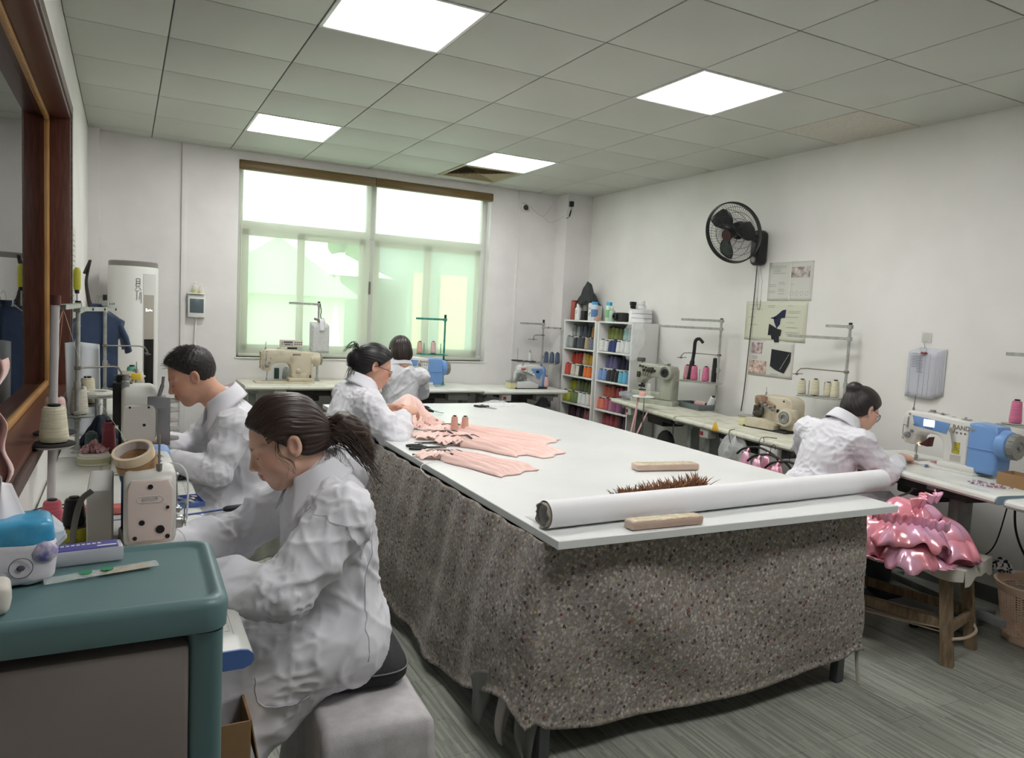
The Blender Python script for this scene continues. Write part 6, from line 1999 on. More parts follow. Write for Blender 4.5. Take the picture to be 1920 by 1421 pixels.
def fne(u, v):
    y = -W2 - .03 + (2 * W2 + .06) * u
    dr = .05 + .03 * abs(u - .5) * 2 + .008 * math.sin(u * 17)
    return (-L2 - .022 - .006 * v, y, BH + .003 - dr * v)
g.sheet(fne, 20, 6, .002)
def fns(u, v):
    x = -L2 - .02 + .42 * u
    return (x, W2 + .032 + .004 * v, BH + .003 - (.05 + .012 * math.sin(u * 9)) * v)
g.sheet(fns, 16, 5, .002)
g.sheet(lambda u, v: (fns(u, v)[0], -fns(u, v)[1], fns(u, v)[2]), 16, 5, .002)
ob('bench_cloth', g, mat('off_white_cloth', (206, 204, 192), .8, bump=.3, bs=90), t, ang=60)

# ================================================================ PINK GARMENTS
PINKC = mat('pale_pink_chiffon', (244, 212, 202), .75, c2=(238, 200, 190), ns=7, sheen=.4, bump=.2, bs=90)
HOLO = mat('iridescent_pink_satin', (240, 152, 168), .22, m=.22, c2=(244, 184, 212), ns=7, nlo=.45, nhi=.6, film=420, bump=.35, bs=22, bd=.006, det=2)
def garment(label, A, B, w0, w1, seed, h=.03, z=.787, m=PINKC, group='pale pink garments on the cutting table', ruffle=True):
    """gathered garment laid flat: A waist, B hem"""
    random.seed(seed)
    A_, B_ = Vector((A[0], A[1])), Vector((B[0], B[1])); d = B_ - A_; L = d.length; d.normalize(); n_ = Vector((-d.y, d.x))
    t = th('pink_garment', label, 'garment', (A[0], A[1], z), math.atan2(d.y, d.x), group)
    ph = [random.uniform(0, 6) for _ in range(6)]
    def fn(u, v, top=True):
        c = (u - .5) * 2
        w = (w0 + (w1 - w0) * v ** .75) / 2 * (1 + .06 * math.sin(v * 9 + ph[0]))
        y = c * w + .02 * math.sin(v * 4 + ph[1]) * v
        prof = max(0, 1 - c ** 4) ** .6
        pl = abs(math.sin(c * 9 + ph[2] + .8 * math.sin(v * 3 + ph[3]))) * .010 + abs(math.sin(c * 17 + ph[4] + v * 2)) * .005
        edge = .6 + .4 * (1 - v)
        hh_ = h * edge * (1 - .55 * v ** 2) * (.75 + .35 * mnoise.noise(Vector((v * 4, c * 2, seed))))
        x = L * v + .010 * math.sin(c * 6 + ph[5]) * v
        return (x, y, .0015 + prof * (hh_ + pl * 1.3) * min(1, (1 - v) * 9 + .03))
    g = G().sheet(fn, 54, 40, .0012)
    ob('skirt', g, m, t, ang=180)
    if ruffle:
        g = G()
        for k in range(3):
            r0 = w0 * (.55 + .18 * k)
            cx_ = -.02 - .035 * k
            def fr(u, v, k=k, r0=r0, cx_=cx_):
                a = 2 * PI * u
                rr_ = r0 * (.55 + .45 * v) * (1 + .12 * math.sin(a * 7 + ph[k]) * v)
                return (cx_ + rr_ * .75 * math.cos(a), rr_ * math.sin(a), .006 + h * .95 * (1 - .5 * v) + .008 * math.sin(a * 12 + ph[k + 1]) * v - .006 * k)
            g.sheet(fr, 60, 6, .0012)
        ob('ruffle', g, m, t, ang=180)
    g = G()
    g.tube(spline([(-.10, -.02, .006), (-.05, .01, .02), (0, -.02, h + .012), (.06, -.05, h + .004)], 6), .0055, 6, flat=.35)
    g.tube(spline([(-.11, .03, .005), (-.05, .04, .02), (.01, .03, h + .010), (.05, .06, h * .8)], 6), .0055, 6, flat=.35)
    ob('black_strap', g, mat('black_strap', (34, 34, 38), .6), t)
    return t
garment('pale pink chiffon garment nearest the front edge of the cutting table', (1.63, -3.62), (1.80, -4.00), .13, .27, 1, .032)
garment('pale pink chiffon garment with long hem pointing at the foam block, middle of the heap', (1.84, -3.10), (2.20, -3.66), .16, .24, 2, .036)
garment('pale pink chiffon garment behind the heap, spread towards the thread racks', (2.00, -2.86), (2.36, -3.34), .16, .26, 3, .034)
garment('pale pink chiffon garment lying across the others beside the two pink cones', (1.86, -3.30), (2.06, -3.60), .13, .20, 7, .045)
def puff(name, label, c, r, seed, m=PINKC, cat='garment', group=None, n=3):
    """a bunched heap of ruffled cloth"""
    t = th(name, label, cat, c, 0, group)
    for q in range(n):
        def fn(u, v, q=q):
            a = 2 * PI * u
            k = 1 - .22 * q
            rr_ = v * k
            wob = 1 + .10 * math.sin(a * 5 + seed + q * 2) * v + .05 * math.sin(a * 13 + seed) * v
            zz_ = r[2] * ((1 - v ** 2.2) * (.55 + .22 * q)) + (.012 * math.sin(a * 16 + q) * v ** 3) + .018 * mnoise.noise(Vector((math.cos(a) * v * 2.4 + q, math.sin(a) * v * 2.4, seed))) + r[2] * .30 * q * .8
            return (r[0] * rr_ * wob * math.cos(a), r[1] * rr_ * wob * math.sin(a), max(.002, zz_ + .004 * (1 - v)))
        ob('cloth_layer', G().sheet(fn, 90, 18, .0012), m, t, ang=180)
    return t
puff('pink_garment', 'ruffled pale pink garment held by the woman with the bun', (1.82, -2.50, .787), (.20, .27, .115), 3)
# part of it hangs over the table edge
def hang(u, v):
    y = -2.86 + .30 * u
    if v < .35: x, z = 1.66 - .20 * (v / .35), .80 + .012 * math.sin(u * 11)
    else:
        s = (v - .35) / .65
        x, z = 1.455 - .025 * math.sin(u * 12 + 2 * s) * s - .01, .80 - .005 - .10 * s * (1 - .4 * abs(u - .5))
    return (x, y, z + .004 * math.sin(u * 23))
one('pink_cloth', G().sheet(hang, 50, 24, .0015), PINKC, 'smooth pale pink cloth piece slipping off the table edge by the woman with the bun', 'cloth', ang=180)
puff('scrunched_trims', 'row of scrunched pale pink ruffle trims left of the two pink cones', (1.86, -2.72, .787), (.11, .05, .05), 9, cat='trim')
puff('white_lace', 'small white lace tuft beside the scrunched pink trims', (1.90, -2.84, .787), (.035, .03, .022), 5, m=mat('white_lace', (232, 232, 230), .8), cat='lace', n=2)
cone('rosy beige', (224, 172, 152), (1.945, -2.93, .787), 'left one of two brown-pink cones standing on the cutting table', None, .023, .105)
cone('rosy beige', (224, 172, 152), (2.00, -2.955, .787), 'right one of two brown-pink cones standing on the cutting table', None, .023, .105)
def scissors(label, c, rz, L=.20, m=BLACK, op=9):
    t = th('scissors', label, 'scissors', c, rz, None)
    for s in (-1, 1):
        R = Matrix.Rotation(math.radians(op * s), 4, 'Z')
        g = G(); g.add(*(lambda q: (q.v, q.f))(G().add([(0, -.010, .002 + s * .001), (L * .55, -.001, .002), (L * .55, .001, .002), (0, .010, .002 + s * .001), (0, -.010, .006 + s * .001), (L * .55, -.001, .005), (L * .55, .001, .005), (0, .010, .006 + s * .001)], [(3, 2, 1, 0), (4, 5, 6, 7), (0, 1, 5, 4), (1, 2, 6, 5), (2, 3, 7, 6), (3, 0, 4, 7)])), R)
        ob('blade', g, DARK if m is BLACK else STEEL, t, smooth=False)
        pts = [Vector((-L * .30 + .040 * math.cos(a), -s * .026 + .021 * math.sin(a), .006)) for a in np.linspace(0, 2 * PI, 20)]
        g = G().tube([tuple(R @ p) for p in pts], .0062, 7); g.tube([tuple(R @ Vector(p)) for p in ((0, 0, .005), (-.025, -s * .008, .006), (-L * .30 + .03, -s * .016, .006))], [.007, .006, .005], 7)
        ob('handle', g, m, t, ang=180)
    ob('pivot', G().lathe([(.005, 0), (.005, .008)], 10), STEEL, t)
    return t
scissors('black-handled scissors closest to the front pink garment, on the table edge', (1.62, -3.33, .787), math.radians(-8), .19)
scissors('black-handled scissors pointing left, behind the other pair at the table edge', (1.74, -3.20, .787), math.radians(184), .24)
scissors('black-handled scissors half under the middle pink garment', (1.93, -3.22, .80), math.radians(120), .22)
scissors('grey-handled shears alone at the far end of the cutting table', (2.66, -1.88, .787), math.radians(-75), .20, DARK, 5)
t = th('clear_bag', 'small clear plastic bag at the far edge of the cutting table', 'bag', (2.80, -1.76, .787))
pbag = mat('clear_plastic_film', (240, 242, 244), .12, alpha=.34, bump=.8, bs=30, bd=.01)
ob('film', G().sheet(lambda u, v: ((u - .5) * .26, (v - .5) * .2, .004 + .035 * math.sin(PI * u) * math.sin(PI * v) + .012 * abs(mnoise.noise(Vector((u * 7, v * 7, 1))))), 24, 18), pbag, t, ang=180)
# hanger hooks and black bunch near the held garment
t = th('black_hangers', 'bunch of black hangers with wire hooks beside the held pink garment', 'hangers', (2.06, -2.20, .787), .4)
random.seed(8)
for k in range(5):
    y0 = k * .012
    ob('hanger_arm', G().tube(spline([(-.16, y0 - .02, .02 + .01 * k), (-.05, y0, .05), (.0, y0, .055), (.05, y0 - .01, .02)], 6), .007, 7), BLACK, t)
    ob('hook', G().tube(spline([(.0, y0, .05), (.05, y0 - .03, .03), (.09, y0 - .05, .015), (.12, y0 - .04, .012), (.115, y0 - .015, .012), (.10, y0 - .02, .012)], 6), .0014, 5), STEEL, t)
t = th('wire_hook', 'white wire hanger hook poking over the left edge of the cutting table', 'hook', (1.45, -3.78, .789))
ob('wire', G().tube(spline([(.13, .09, .002), (.06, .085, .002), (.01, .06, .002), (-.02, .02, .0), (-.03, -.02, -.01), (-.015, -.05, -.03), (.0, -.045, -.035)], 6), .0016, 6), WHITEP, t)

# iridescent pile on the bench: single folded satin garments
random.seed(14)
for k in range(13):
    lv = k // 4
    qx, qy = (-1 if k % 2 else 1), (-1 if k % 4 < 2 else 1)
    cx_ = 3.52 + qx * (.13 - .02 * lv) + random.uniform(-.03, .03); cy_ = -4.69 + qy * .075 + random.uniform(-.02, .02)
    if k == 12: cx_, cy_ = 3.54, -4.67
    w_, d_ = random.uniform(.15, .20), random.uniform(.11, .15)
    zb = .465 + .058 * lv + random.uniform(0, .02)
    nm = ['iridescent pink satin garment, %s layer of the bench heap, %s' % (('bottom', 'second', 'third', 'topmost')[lv], 'on its crest' if k == 12 else ('front' if qy < 0 else 'back') + (' left' if qx < 0 else ' right'))]
    t = th('satin_garment', nm[0], 'garment', (cx_, cy_, zb), random.uniform(-1.2, 1.2), 'iridescent pink garments heaped on the bench')
    ph = random.uniform(0, 6)
    def fn(u, v, w_=w_, d_=d_, ph=ph, lv=lv):
        a = 2 * PI * u
        se = lambda q: math.copysign(abs(q) ** .75, q)
        fr = 1 + .05 * math.sin(a * 14 + ph) * v ** 3
        x = w_ * v * se(math.cos(a)) * fr; y = d_ * v * se(math.sin(a)) * fr
        z = .05 * (1 - v ** 3) + .022 * mnoise.noise(Vector((x * 11 + ph, y * 11, ph))) + .010 * math.sin(x * 60 + ph + y * 25) * v - (.05 + .02 * math.sin(a * 2 + ph)) * v ** 4 + .014 * math.sin(a * 9 + ph) * v ** 5
        return (x, y, max(z, -.07 if lv else -.005))
    ob('satin', G().sheet(fn, 80, 14, .0015), HOLO, t, ang=180)
    def fr2(u, v, w_=w_, d_=d_, ph=ph):
        s = (u - .5) * 2
        return (w_ * .95 * s, -d_ * .55 + .02 * math.sin(s * 5 + ph) + .018 * v * math.sin(s * 26 + ph), .045 + .045 * v + .006 * math.sin(s * 33))
    if k in (2, 6, 9, 12): ob('ruffle', G().sheet(fr2, 60, 4, .0012), HOLO, t, ang=180)

# pink satin tops on black hangers under the right-hand desk
for k, (x, y, z) in enumerate(((3.70, -3.57, .735), (3.66, -3.70, .715), (3.64, -3.86, .705))):
    t = th('hanging_satin_top', ('leftmost', 'middle', 'rightmost')[k] + ' pink satin top on a black hanger, between cutting table and right-hand woman', 'garment', (x, y, z), math.radians(-88), 'pink satin tops on black hangers')
    ob('hanger', G().tube(spline([(-.17, 0, -.05), (-.12, 0, -.01), (-.03, 0, .015), (.03, 0, .015), (.12, 0, -.01), (.17, 0, -.05)], 6), .007, 7).tube(spline([(0, 0, .015), (0, 0, .06), (.02, 0, .085), (.035, 0, .07), (.03, 0, .055)], 5), .0018, 5), BLACK, t)
    def fn(u, v, k=k):
        s = (u - .5) * 2
        top = -.16 * (1 - abs(abs(s) - .62) / .40) ** 2 if False else 0
        edge = .0 if abs(abs(s) - .5) < .12 else -.11 * min(1, (abs(abs(s) - .5) - .12) / .25)
        x_ = s * (.16 + .10 * v)
        return (x_, -.02 - .03 * v * math.sin(s * 13 + k) - .02 * math.sin(v * 3), edge * (1 - v) - .02 - .36 * v)
    ob('satin', G().sheet(fn, 70, 14, .0015), HOLO, t, ang=180)
    for s in (-1, 1): ob('strap', G().tube([(s * .08, -.02, -.03), (s * .075, -.005, .0), (s * .08, .012, -.02)], .008, 6, flat=.4), HOLO, t)

# ================================================================ ON THE CUTTING TABLE
t = th('paper_roll', 'long roll of white pattern paper along the front edge of the table', 'paper roll', (1.48, -4.765, .787 + .046), math.radians(1.6))
Lr = 1.76
g = G()
def rollf(u, v):
    a = 2 * PI * 1.12 * v + .5
    r = .0465 - .003 * v
    sag = .0012 * math.sin(u * 5)
    return (Lr * u, r * math.cos(a) + sag, r * math.sin(a))
g.sheet(rollf, 60, 64, .0006)
g.sheet(lambda u, v: (Lr * u, .0405 * math.cos(2 * PI * v), .0405 * math.sin(2 * PI * v)), 4, 48, -.004)
ob('rolled_paper', g, mat('white_paper', (232, 232, 234), .7, bump=.08, bs=20), t, ang=60)
g = G().sheet(lambda u, v: (-.012 + .03 * u + .004 * math.sin(v * 40) * (1 - u), .037 * math.cos(2 * PI * v), .037 * math.sin(2 * PI * v)), 4, 64, .004)
ob('cardboard_core', g, mat('grey_cardboard_core', (150, 142, 130), .85, bump=.6, bs=80), t, ang=60)
one('paper_sheet', G().sheet(lambda u, v: (1.49 + 1.62 * u, -4.745 + .13 * v, .7875 + .003 * math.sin(u * 7) * v), 30, 4, .0005), mat('white_paper', ()), 'flat sheet of paper unrolled behind the white paper roll', 'paper', ang=180)
foam = mat('wrapped_clay_pink', (208, 184, 168), .4, c2=(196, 168, 152), ns=9, coat=.3)
film = mat('yellowed_film_wrap', (222, 208, 176), .22, c2=(206, 186, 150), ns=24, bump=1.0, bs=60, bd=.004, coat=.5)
for (c, rz, lb) in (((2.535, -4.095, .787), math.radians(-10), 'wrapped beige clay bar lying alone in the middle of the table'), ((1.895, -4.868, .787), math.radians(-2.5), 'wrapped beige clay bar in front of the paper roll')):
    t = th('clay_bar', lb, 'clay bar', c, rz, None)
    ob('bar', G().box((0, 0, .0165), (.30 if c[1] < -4.5 else .33, .05 if c[1] < -4.5 else .07, .032), .008), foam, t, ang=60)
    w_ = .148 if c[1] < -4.5 else .163; d_ = .024 if c[1] < -4.5 else .034
    ob('film_wrap', G().sheet(lambda u, v: (-w_ + 2 * w_ * u, -d_ + 2 * d_ * v, .0335 + .0035 * abs(mnoise.noise(Vector((u * 12, v * 4, c[0])))) - .006 * (abs(2 * v - 1) ** 8) - .006 * (abs(2 * u - 1) ** 30)), 60, 12, .001), film, t, ang=180)
random.seed(9)
t = th('feather_trim', 'strip of fluffy brown feather trim behind the paper roll', 'feather trim', (2.12, -4.57, .787), math.radians(3))
ob('ribbon', G().box((0, 0, .003), (.44, .012, .004)), mat('brown_ribbon', (110, 74, 52), .7), t)
g = G()
for k in range(1000):
    x = random.uniform(-.22, .22); L_ = random.uniform(.05, .105) * (.75 + .35 * (x + .22) / .44)
    a = random.gauss(0, .55); b_ = random.uniform(-.9, .9)
    dx, dy, dz = math.sin(a), math.sin(b_) * .6, math.cos(a) * .8
    P_ = [(x, 0, .004), (x + dx * L_ * .4, dy * L_ * .4, .004 + dz * L_ * .5), (x + dx * L_ * .8, dy * L_ * .9, .004 + dz * L_ * .85), (x + dx * L_ * 1.1, dy * L_ * 1.1, .004 + dz * L_)]
    g.tube(P_, [.0012, .0045, .0034, .0003], 3, cap=False, flat=.3)
o = ob('feathers', g, mat('brown_feather', (150, 102, 66), .7, c2=(112, 72, 46), ns=40), t, ang=180); o['kind'] = 'stuff'
one('dark_thread_scraps', G().tube(spline([(1.62, -4.50, .789), (1.66, -4.52, .793), (1.70, -4.50, .790), (1.73, -4.53, .791), (1.78, -4.51, .789)], 6), .0025, 5), BLACK, 'dark thread scraps just behind the left end of the paper roll', 'thread')

# ================================================================ WALL THINGS, RIGHT
paper = mat('wall_paper_sheet', (206, 206, 198), .6); paper2 = mat('yellowed_sheet', (204, 206, 186), .6); ink = mat('faded_ink', (140, 140, 138), .7)
def wall_sheet(label, y0, y1, z0, z1, m, blocks=(), lines=(), name='paper_sheet', x=XR, extra=None):
    """y0 far (left in view) > y1 near; flat print only as thin relief"""
    t = th(name, label, 'poster', (x - .0022, (y0 + y1) / 2, (z0 + z1) / 2), 0)
    hw, hh_ = abs(y0 - y1) / 2, (z1 - z0) / 2
    ob('sheet', G().sheet(lambda u, v: (-.0035 * math.sin(PI * u) * (.3 + .7 * abs(math.sin(3 * v))) , hw - 2 * hw * u, -hh_ + 2 * hh_ * v), 12, 10, .0004), m, t, ang=180)
    g = G()
    for (u0, u1, v, n_) in lines:
        for k in range(n_):
            yy0 = hw - 2 * hw * u0; yy1 = hw - 2 * hw * (u0 + (u1 - u0) * random.uniform(.55, 1)); zz_ = -hh_ + 2 * hh_ * v - k * .0125
            g.bb((-.0052, yy1, zz_ - .0011), (-.0040, yy0, zz_ + .0011))
    if g.v: o = ob('print_lines', g, ink, t, smooth=False); o['kind'] = 'stuff'
    for (u0, u1, v0, v1, mm, nm_) in blocks:
        ob(nm_, G().bb((-.0058, hw - 2 * hw * u1, -hh_ + 2 * hh_ * v0), (-.0042, hw - 2 * hw * u0, -hh_ + 2 * hh_ * v1)), mm, t, smooth=False)
    return t
random.seed(2)
ph1 = mat('photo_print_a', (130, 118, 114), .5, c2=(214, 206, 200), ns=24); ph2 = mat('photo_print_b', (150, 116, 108), .5, c2=(222, 204, 190), ns=34); ph3 = mat('photo_print_c', (120, 96, 100), .5, c2=(206, 190, 186), ns=30)
t = wall_sheet('two printed sheets with drawings and a photo, top of the wall papers', -2.679, -3.093, 1.695, 1.982, paper,
               [(.53, .93, .60, .86, ph1, 'photo_print')], [(.04, .42, .90, 2), (.10, .42, .80, 3), (.04, .22, .42, 2), (.26, .44, .48, 2), (.04, .22, .26, 2), (.26, .44, .30, 2), (.26, .44, .18, 1), (.53, .62, .42, 1)])
g = G()
for k in range(4): g.tube([(-.005, -.03 - .045 * k + .014 * math.cos(a), -.09 + .016 * math.sin(a)) for a in np.linspace(0, 2 * PI, 14)], .0007, 4)
ob('garment_sketches', g, ink, t)['kind'] = 'stuff'
ob('fold_tape', G().bb((-.0056, -.012, -.14), (-.0044, -.004, .14)), mat('clear_tape', (224, 224, 216), .3), t)
navy = mat('navy_swatch', (34, 38, 66), .8, bump=.4, bs=200); blk = mat('black_swatch', (32, 34, 38), .85, bump=.4, bs=200)
t = wall_sheet('yellowed instruction sheet with navy and black fabric swatches, middle of the wall papers', -2.475, -3.068, 1.39, 1.688, paper2,
               [], [(.06, .24, .92, 1), (.08, .30, .80, 1), (.06, .20, .60, 1), (.08, .26, .40, 1), (.38, .56, .90, 2), (.70, .84, .90, 1), (.72, .96, .76, 2), (.68, .95, .62, 1), (.70, .82, .48, 1), (.70, .92, .36, 1), (.70, .96, .24, 2)])
def swatch(nm_, poly, m, x=-.008):
    g = G(); n_ = len(poly)
    g.add([(x, a, b_) for a, b_ in poly] + [(x + .003, a, b_) for a, b_ in poly], [tuple(range(n_)), tuple(range(2 * n_ - 1, n_ - 1, -1))] + [(i, (i + 1) % n_, n_ + (i + 1) % n_, n_ + i)[::-1] for i in range(n_)])
    return ob(nm_, g, m, t, smooth=False)
swatch('fabric_swatch', [(.030, .02), (-.02, .045), (-.075, .085), (-.105, .09), (-.10, .03), (-.06, .025), (-.055, -.02), (-.03, -.05), (-.005, -.01), (.005, .018), (.028, .03)], navy)
swatch('fabric_swatch', [(.045, -.02), (.02, -.03), (-.04, -.055), (-.075, -.06), (-.07, -.105), (-.055, -.11), (-.06, -.155), (-.02, -.158), (-.01, -.135), (.012, -.135), (.018, -.105), (.05, -.105)], blk)
t = wall_sheet('lower wall sheet with two small photos and a big black fabric swatch', -2.545, -2.977, 1.115, 1.395, paper,
               [(.05, .30, .62, .92, ph3, 'photo_print'), (.02, .42, .06, .42, ph2, 'photo_print')], [(.05, .28, .56, 3), (.05, .45, .97, 1), (.52, .70, .10, 1)])
swatch('fabric_swatch', [(-.01, .075), (-.195, .06), (-.19, -.01), (-.14, -.10), (-.06, -.08), (-.005, -.055)], blk)
g = G().tube([(-.012, -.105, -.075), (-.012, -.185, .05)], .0014, 4); ob('swatch_thread', g, WHITEP, t)
t = th('clipped_forms', 'stack of ruled forms clipped on a hook, right of the seated woman', 'papers', (XR - .004, -3.978, 1.25))
for k in range(5):
    dy = -.010 * k
    ob('form_sheet', G().sheet(lambda u, v, k=k: (-.012 + .0022 * k - .010 * (1 - v) * math.sin(u * 2.2 + .4 * k) - .004 * (1 - v), .098 - .185 * u - .012 * k, -.148 + .006 * k + .285 * v), 8, 8, .0003), mat('form_paper', (206, 208, 216), .6), t, ang=180)
g = G()
for k in range(26): g.bb((-.0262, -.080, -.132 + .0102 * k), (-.0250, .090, -.1314 + .0102 * k))
for y in (.072, .012, -.02, -.05): g.bb((-.0262, y - .0004, -.132), (-.0250, y + .0004, .125))
for k in range(12): g.bb((-.0264, random.uniform(-.01, .0), .122 - .0102 * k), (-.0252, .066, .1255 - .0102 * k) if k < 9 else (-.0252, .03, .1255 - .0102 * k))
ob('form_lines', g, mat('form_ink', (120, 124, 140), .6), t, smooth=False)['kind'] = 'stuff'
g = G().box((-.022, -.005, .130), (.018, .032, .012), .002); ob('clip', g, mat('red_clip', (150, 60, 66), .4), t)
g = G().tube(spline([(-.022, .006, .134), (-.026, .02, .15), (-.026, .01, .165), (-.022, -.002, .155), (-.022, -.012, .165), (-.024, -.02, .15), (-.022, -.012, .136)], 5), .0013, 5)
g.tube(spline([(-.02, -.005, .16), (-.024, -.005, .185), (-.022, .004, .195), (-.01, .0, .20), (-.004, 0, .21)], 5), .0022, 6); ob('wire_hook', g, STEEL, t)
ob('adhesive_pad', G().box((-.002, 0, .225), (.002, .06, .06), 0), mat('clear_adhesive', (222, 224, 218), .15, alpha=.5), t)

# wall fan
FM = mat('fan_black', (30, 31, 32), .35)
t = th('wall_fan', 'black wall fan with wire cage, mounted high on the right wall', 'fan', (XR, -2.60, 2.10))
# wall bracket
g = G(); g.prism(rrect(-.055, -.14, .055, .13, .045, 6), .085, .02, Matrix.Translation((-.045, 0, 0)) @ Matrix.Rotation(PI / 2, 4, 'Z'))
br = ob('wall_bracket', g, FM, t, ang=60)
ob('speed_knob', G().lathe([(.026, 0), (.026, .012), (.018, .016), (.017, .012), (.005, .012)], 20, T=Matrix.Translation((-.088, .004, -.095)) @ Matrix.Rotation(-PI / 2, 4, 'Y')), mat('knob_silver', (150, 150, 150), .3, .8), br)
hd = Vector((-.30, .02, .09)); ax = Vector((-1, -.22, -.36)).normalized()
g = G().tube([(-.07, 0, .06), (-.14, .0, .075), tuple(hd - ax * .10)], [.03, .026, .03], 12)
ob('neck', g, FM, t)
X_, Y_, _ = basis(ax)
TF = Matrix.Translation(hd) @ Matrix(((X_.x, Y_.x, ax.x, 0), (X_.y, Y_.y, ax.y, 0), (X_.z, Y_.z, ax.z, 0), (0, 0, 0, 1)))
ob('motor_housing', G().lathe([(.02, -.14), (.055, -.13), (.065, -.10), (.065, -.05), (.03, -.035), (.02, -.03)], 24, T=TF), FM, t)
Rf = .225
def cage(zc, depth, n_wires, nm_, rh):
    g = G()
    for k in range(n_wires):
        a = 2 * PI * k / n_wires
        P_ = []
        for q in range(6):
            s = q / 5; r = rh + (Rf - rh) * s
            zz_ = zc + depth * (1 - s ** 3)
            aa = a + .35 * s * (1 if depth > 0 else -1)
            P_.append(tuple(TF @ Vector((r * math.cos(aa), r * math.sin(aa), zz_))))
        g.tube(P_, .0011, 3, cap=False)
    for r in (.09, .14, .185):
        s = (r - rh) / (Rf - rh)
        g.tube([tuple(TF @ Vector((r * math.cos(a), r * math.sin(a), zc + depth * (1 - s ** 3)))) for a in np.linspace(0, 2 * PI, 49)], .0016, 4, cap=False)
    o = ob(nm_, g, FM, t, ang=180); o['kind'] = 'stuff'
cage(.02, .075, 84, 'front_cage', .045)
cage(-.005, -.07, 60, 'rear_cage', .06)
ob('cage_rim', G().lathe([(Rf - .004, -.012), (Rf + .006, -.010), (Rf + .007, .022), (Rf - .002, .026)], 72, T=TF, closed=True), FM, t)
ob('cage_badge', G().lathe([(.001, .100), (.040, .098), (.045, .090), (.045, .086), (.001, .085)], 28, T=TF), mat('fan_badge_dark_red', (54, 30, 30), .35), t)
ob('hub', G().lathe([(.001, .055), (.030, .05), (.036, .035), (.036, 0), (.001, -.002)], 24, T=TF), FM, t)
for k in range(3):
    a0 = 2 * PI * k / 3 + .9
    def bl(u, v, a0=a0):
        r = .03 + .165 * u; w_ = 1.15 * (.35 + .65 * math.sin(PI * (.15 + .75 * u)))
        a = a0 + (v - .5) * w_ + .25 * u
        return tuple(TF @ Vector((r * math.cos(a), r * math.sin(a), .022 + .05 * (v - .5) * (1 - .3 * u))))
    ob('blade', G().sheet(bl, 10, 8, .002), mat('smoky_fan_blade', (46, 46, 48), .25), t, ang=180)
g = G()
g.tube(spline([(-.02, .03, -.14), (-.012, .042, -.35), (-.01, .06, -.75), (-.01, .075, -1.1), (-.012, .09, -1.28)], 8), .0035, 6)
ob('power_cord', g, mat('cord_black_red', (34, 30, 30), .5), t)
g = G()
for (dy) in (.005, -.03):
    g.tube([(-.05, dy, -.14), (-.014, dy - .0, -.25), (-.012, dy + .006, -.41)], .0012, 4)
g.tube(spline([(-.012, .011, -.38), (-.012, .008, -.44), (-.012, -.008, -.475), (-.012, -.022, -.46), (-.012, -.026, -.40)], 6), .0022, 5)
ob('pull_cord', g, mat('cord_grey', (110, 108, 104), .5), t)

# camera with adapter on the back wall
t = th('security_camera', 'small round white camera on the back wall with loose cable', 'camera', (3.90, -.002, 2.60))
ob('base', G().lathe([(.04, 0), (.04, .012), (.032, .02), (.03, .03)], 20, T=Matrix.Rotation(PI / 2, 4, 'X')), WHITEP, t)
ob('lens', G().lathe([(.026, .028), (.028, .04), (.02, .046), (.012, .044), (.001, .04)], 20, T=Matrix.Rotation(PI / 2, 4, 'X')), mat('lens_dark', (60, 58, 60), .2), t)
g = G().tube(spline([(-.01, -.01, .03), (-.02, -.01, .05), (.05, -.006, .03), (.14, -.006, -.03), (.22, -.006, -.06), (.27, -.006, -.02), (.32, -.006, .05)], 8), .0022, 5)
g.tube(spline([(.22, -.006, -.06), (.28, -.01, -.10), (.33, -.02, -.115), (.38, -.21, -.05), (.385, -.212, .0)], 8), .0022, 5)
ob('cable', g, mat('cable_white', (196, 194, 190), .5), t)
t = th('power_adapter', 'black plug-in power adapter near the ceiling beside the wall camera', 'adapter', (4.335, -.202, 2.665))
ob('body', G().box((0, -.018, 0), (.042, .034, .055), .005), BLACK, t)
ob('socket_plate', G().box((.03, -.003, -.0), (.086, .006, .086), .003), WHITEP, t)
g = G().tube(spline([(0, -.02, -.028), (.002, -.02, -.05), (-.004, -.02, -.06), (-.012, -.015, -.10), (-.02, -.012, -.135), (-.05, -.006, -.15)], 6), .003, 5)
for k in range(5): g.tube([( -.004 - .003 * k + .004 * math.cos(a), -.018 + .004 * math.sin(a), -.07 - .012 * k + .01 * math.sin(a)) for a in np.linspace(0, 6.28, 10)], .003, 5)
ob('cord', g, BLACK, t)

# electric box with bottles
t = th('breaker_box', 'small white breaker box with grey window on the back wall', 'breaker box', (.795, 0, 1.43))
ob('box', G().bb((-.068, -.055, -.095), (.068, 0, .095), .008), WHITEP, t)
ob('window_cover', G().bb((-.054, -.060, -.055), (.054, -.054, .062), .004), mat('breaker_window', (92, 104, 110), .2), t)
ob('conduit', G().rod((.0, -.012, -.095), (-.02, -.012, -.66), .008), WHITEP, t)
one('box_shelf', G().bb((.725, -.075, 1.53), (.855, 0, 1.54), .002), WHITEP, 'thin white ledge over the breaker box', 'ledge')
def bottle(label, c, r, h, m, capm, liquid=None, name='bottle', neck=.35):
    t = th(name, label, 'bottle', c, 0)
    ob('bottle_body', G().lathe([(r * .9, 0), (r, .004), (r, h * .62), (r * .8, h * .70), (r * neck, h * .76), (r * neck, h * .80)], 18), m, t)
    ob('cap', G().lathe([(r * neck * 1.25, h * .79), (r * neck * 1.25, h * .96), (r * neck * .7, h), (.001, h)], 14), capm, t)
    if liquid: ob('liquid', G().lathe([(r * .93, .003), (r * .93, h * .3), (.001, h * .3)], 16), liquid, t)
    return t
clearb = mat('clear_bottle_plastic', (240, 244, 240), .1, alpha=.35)
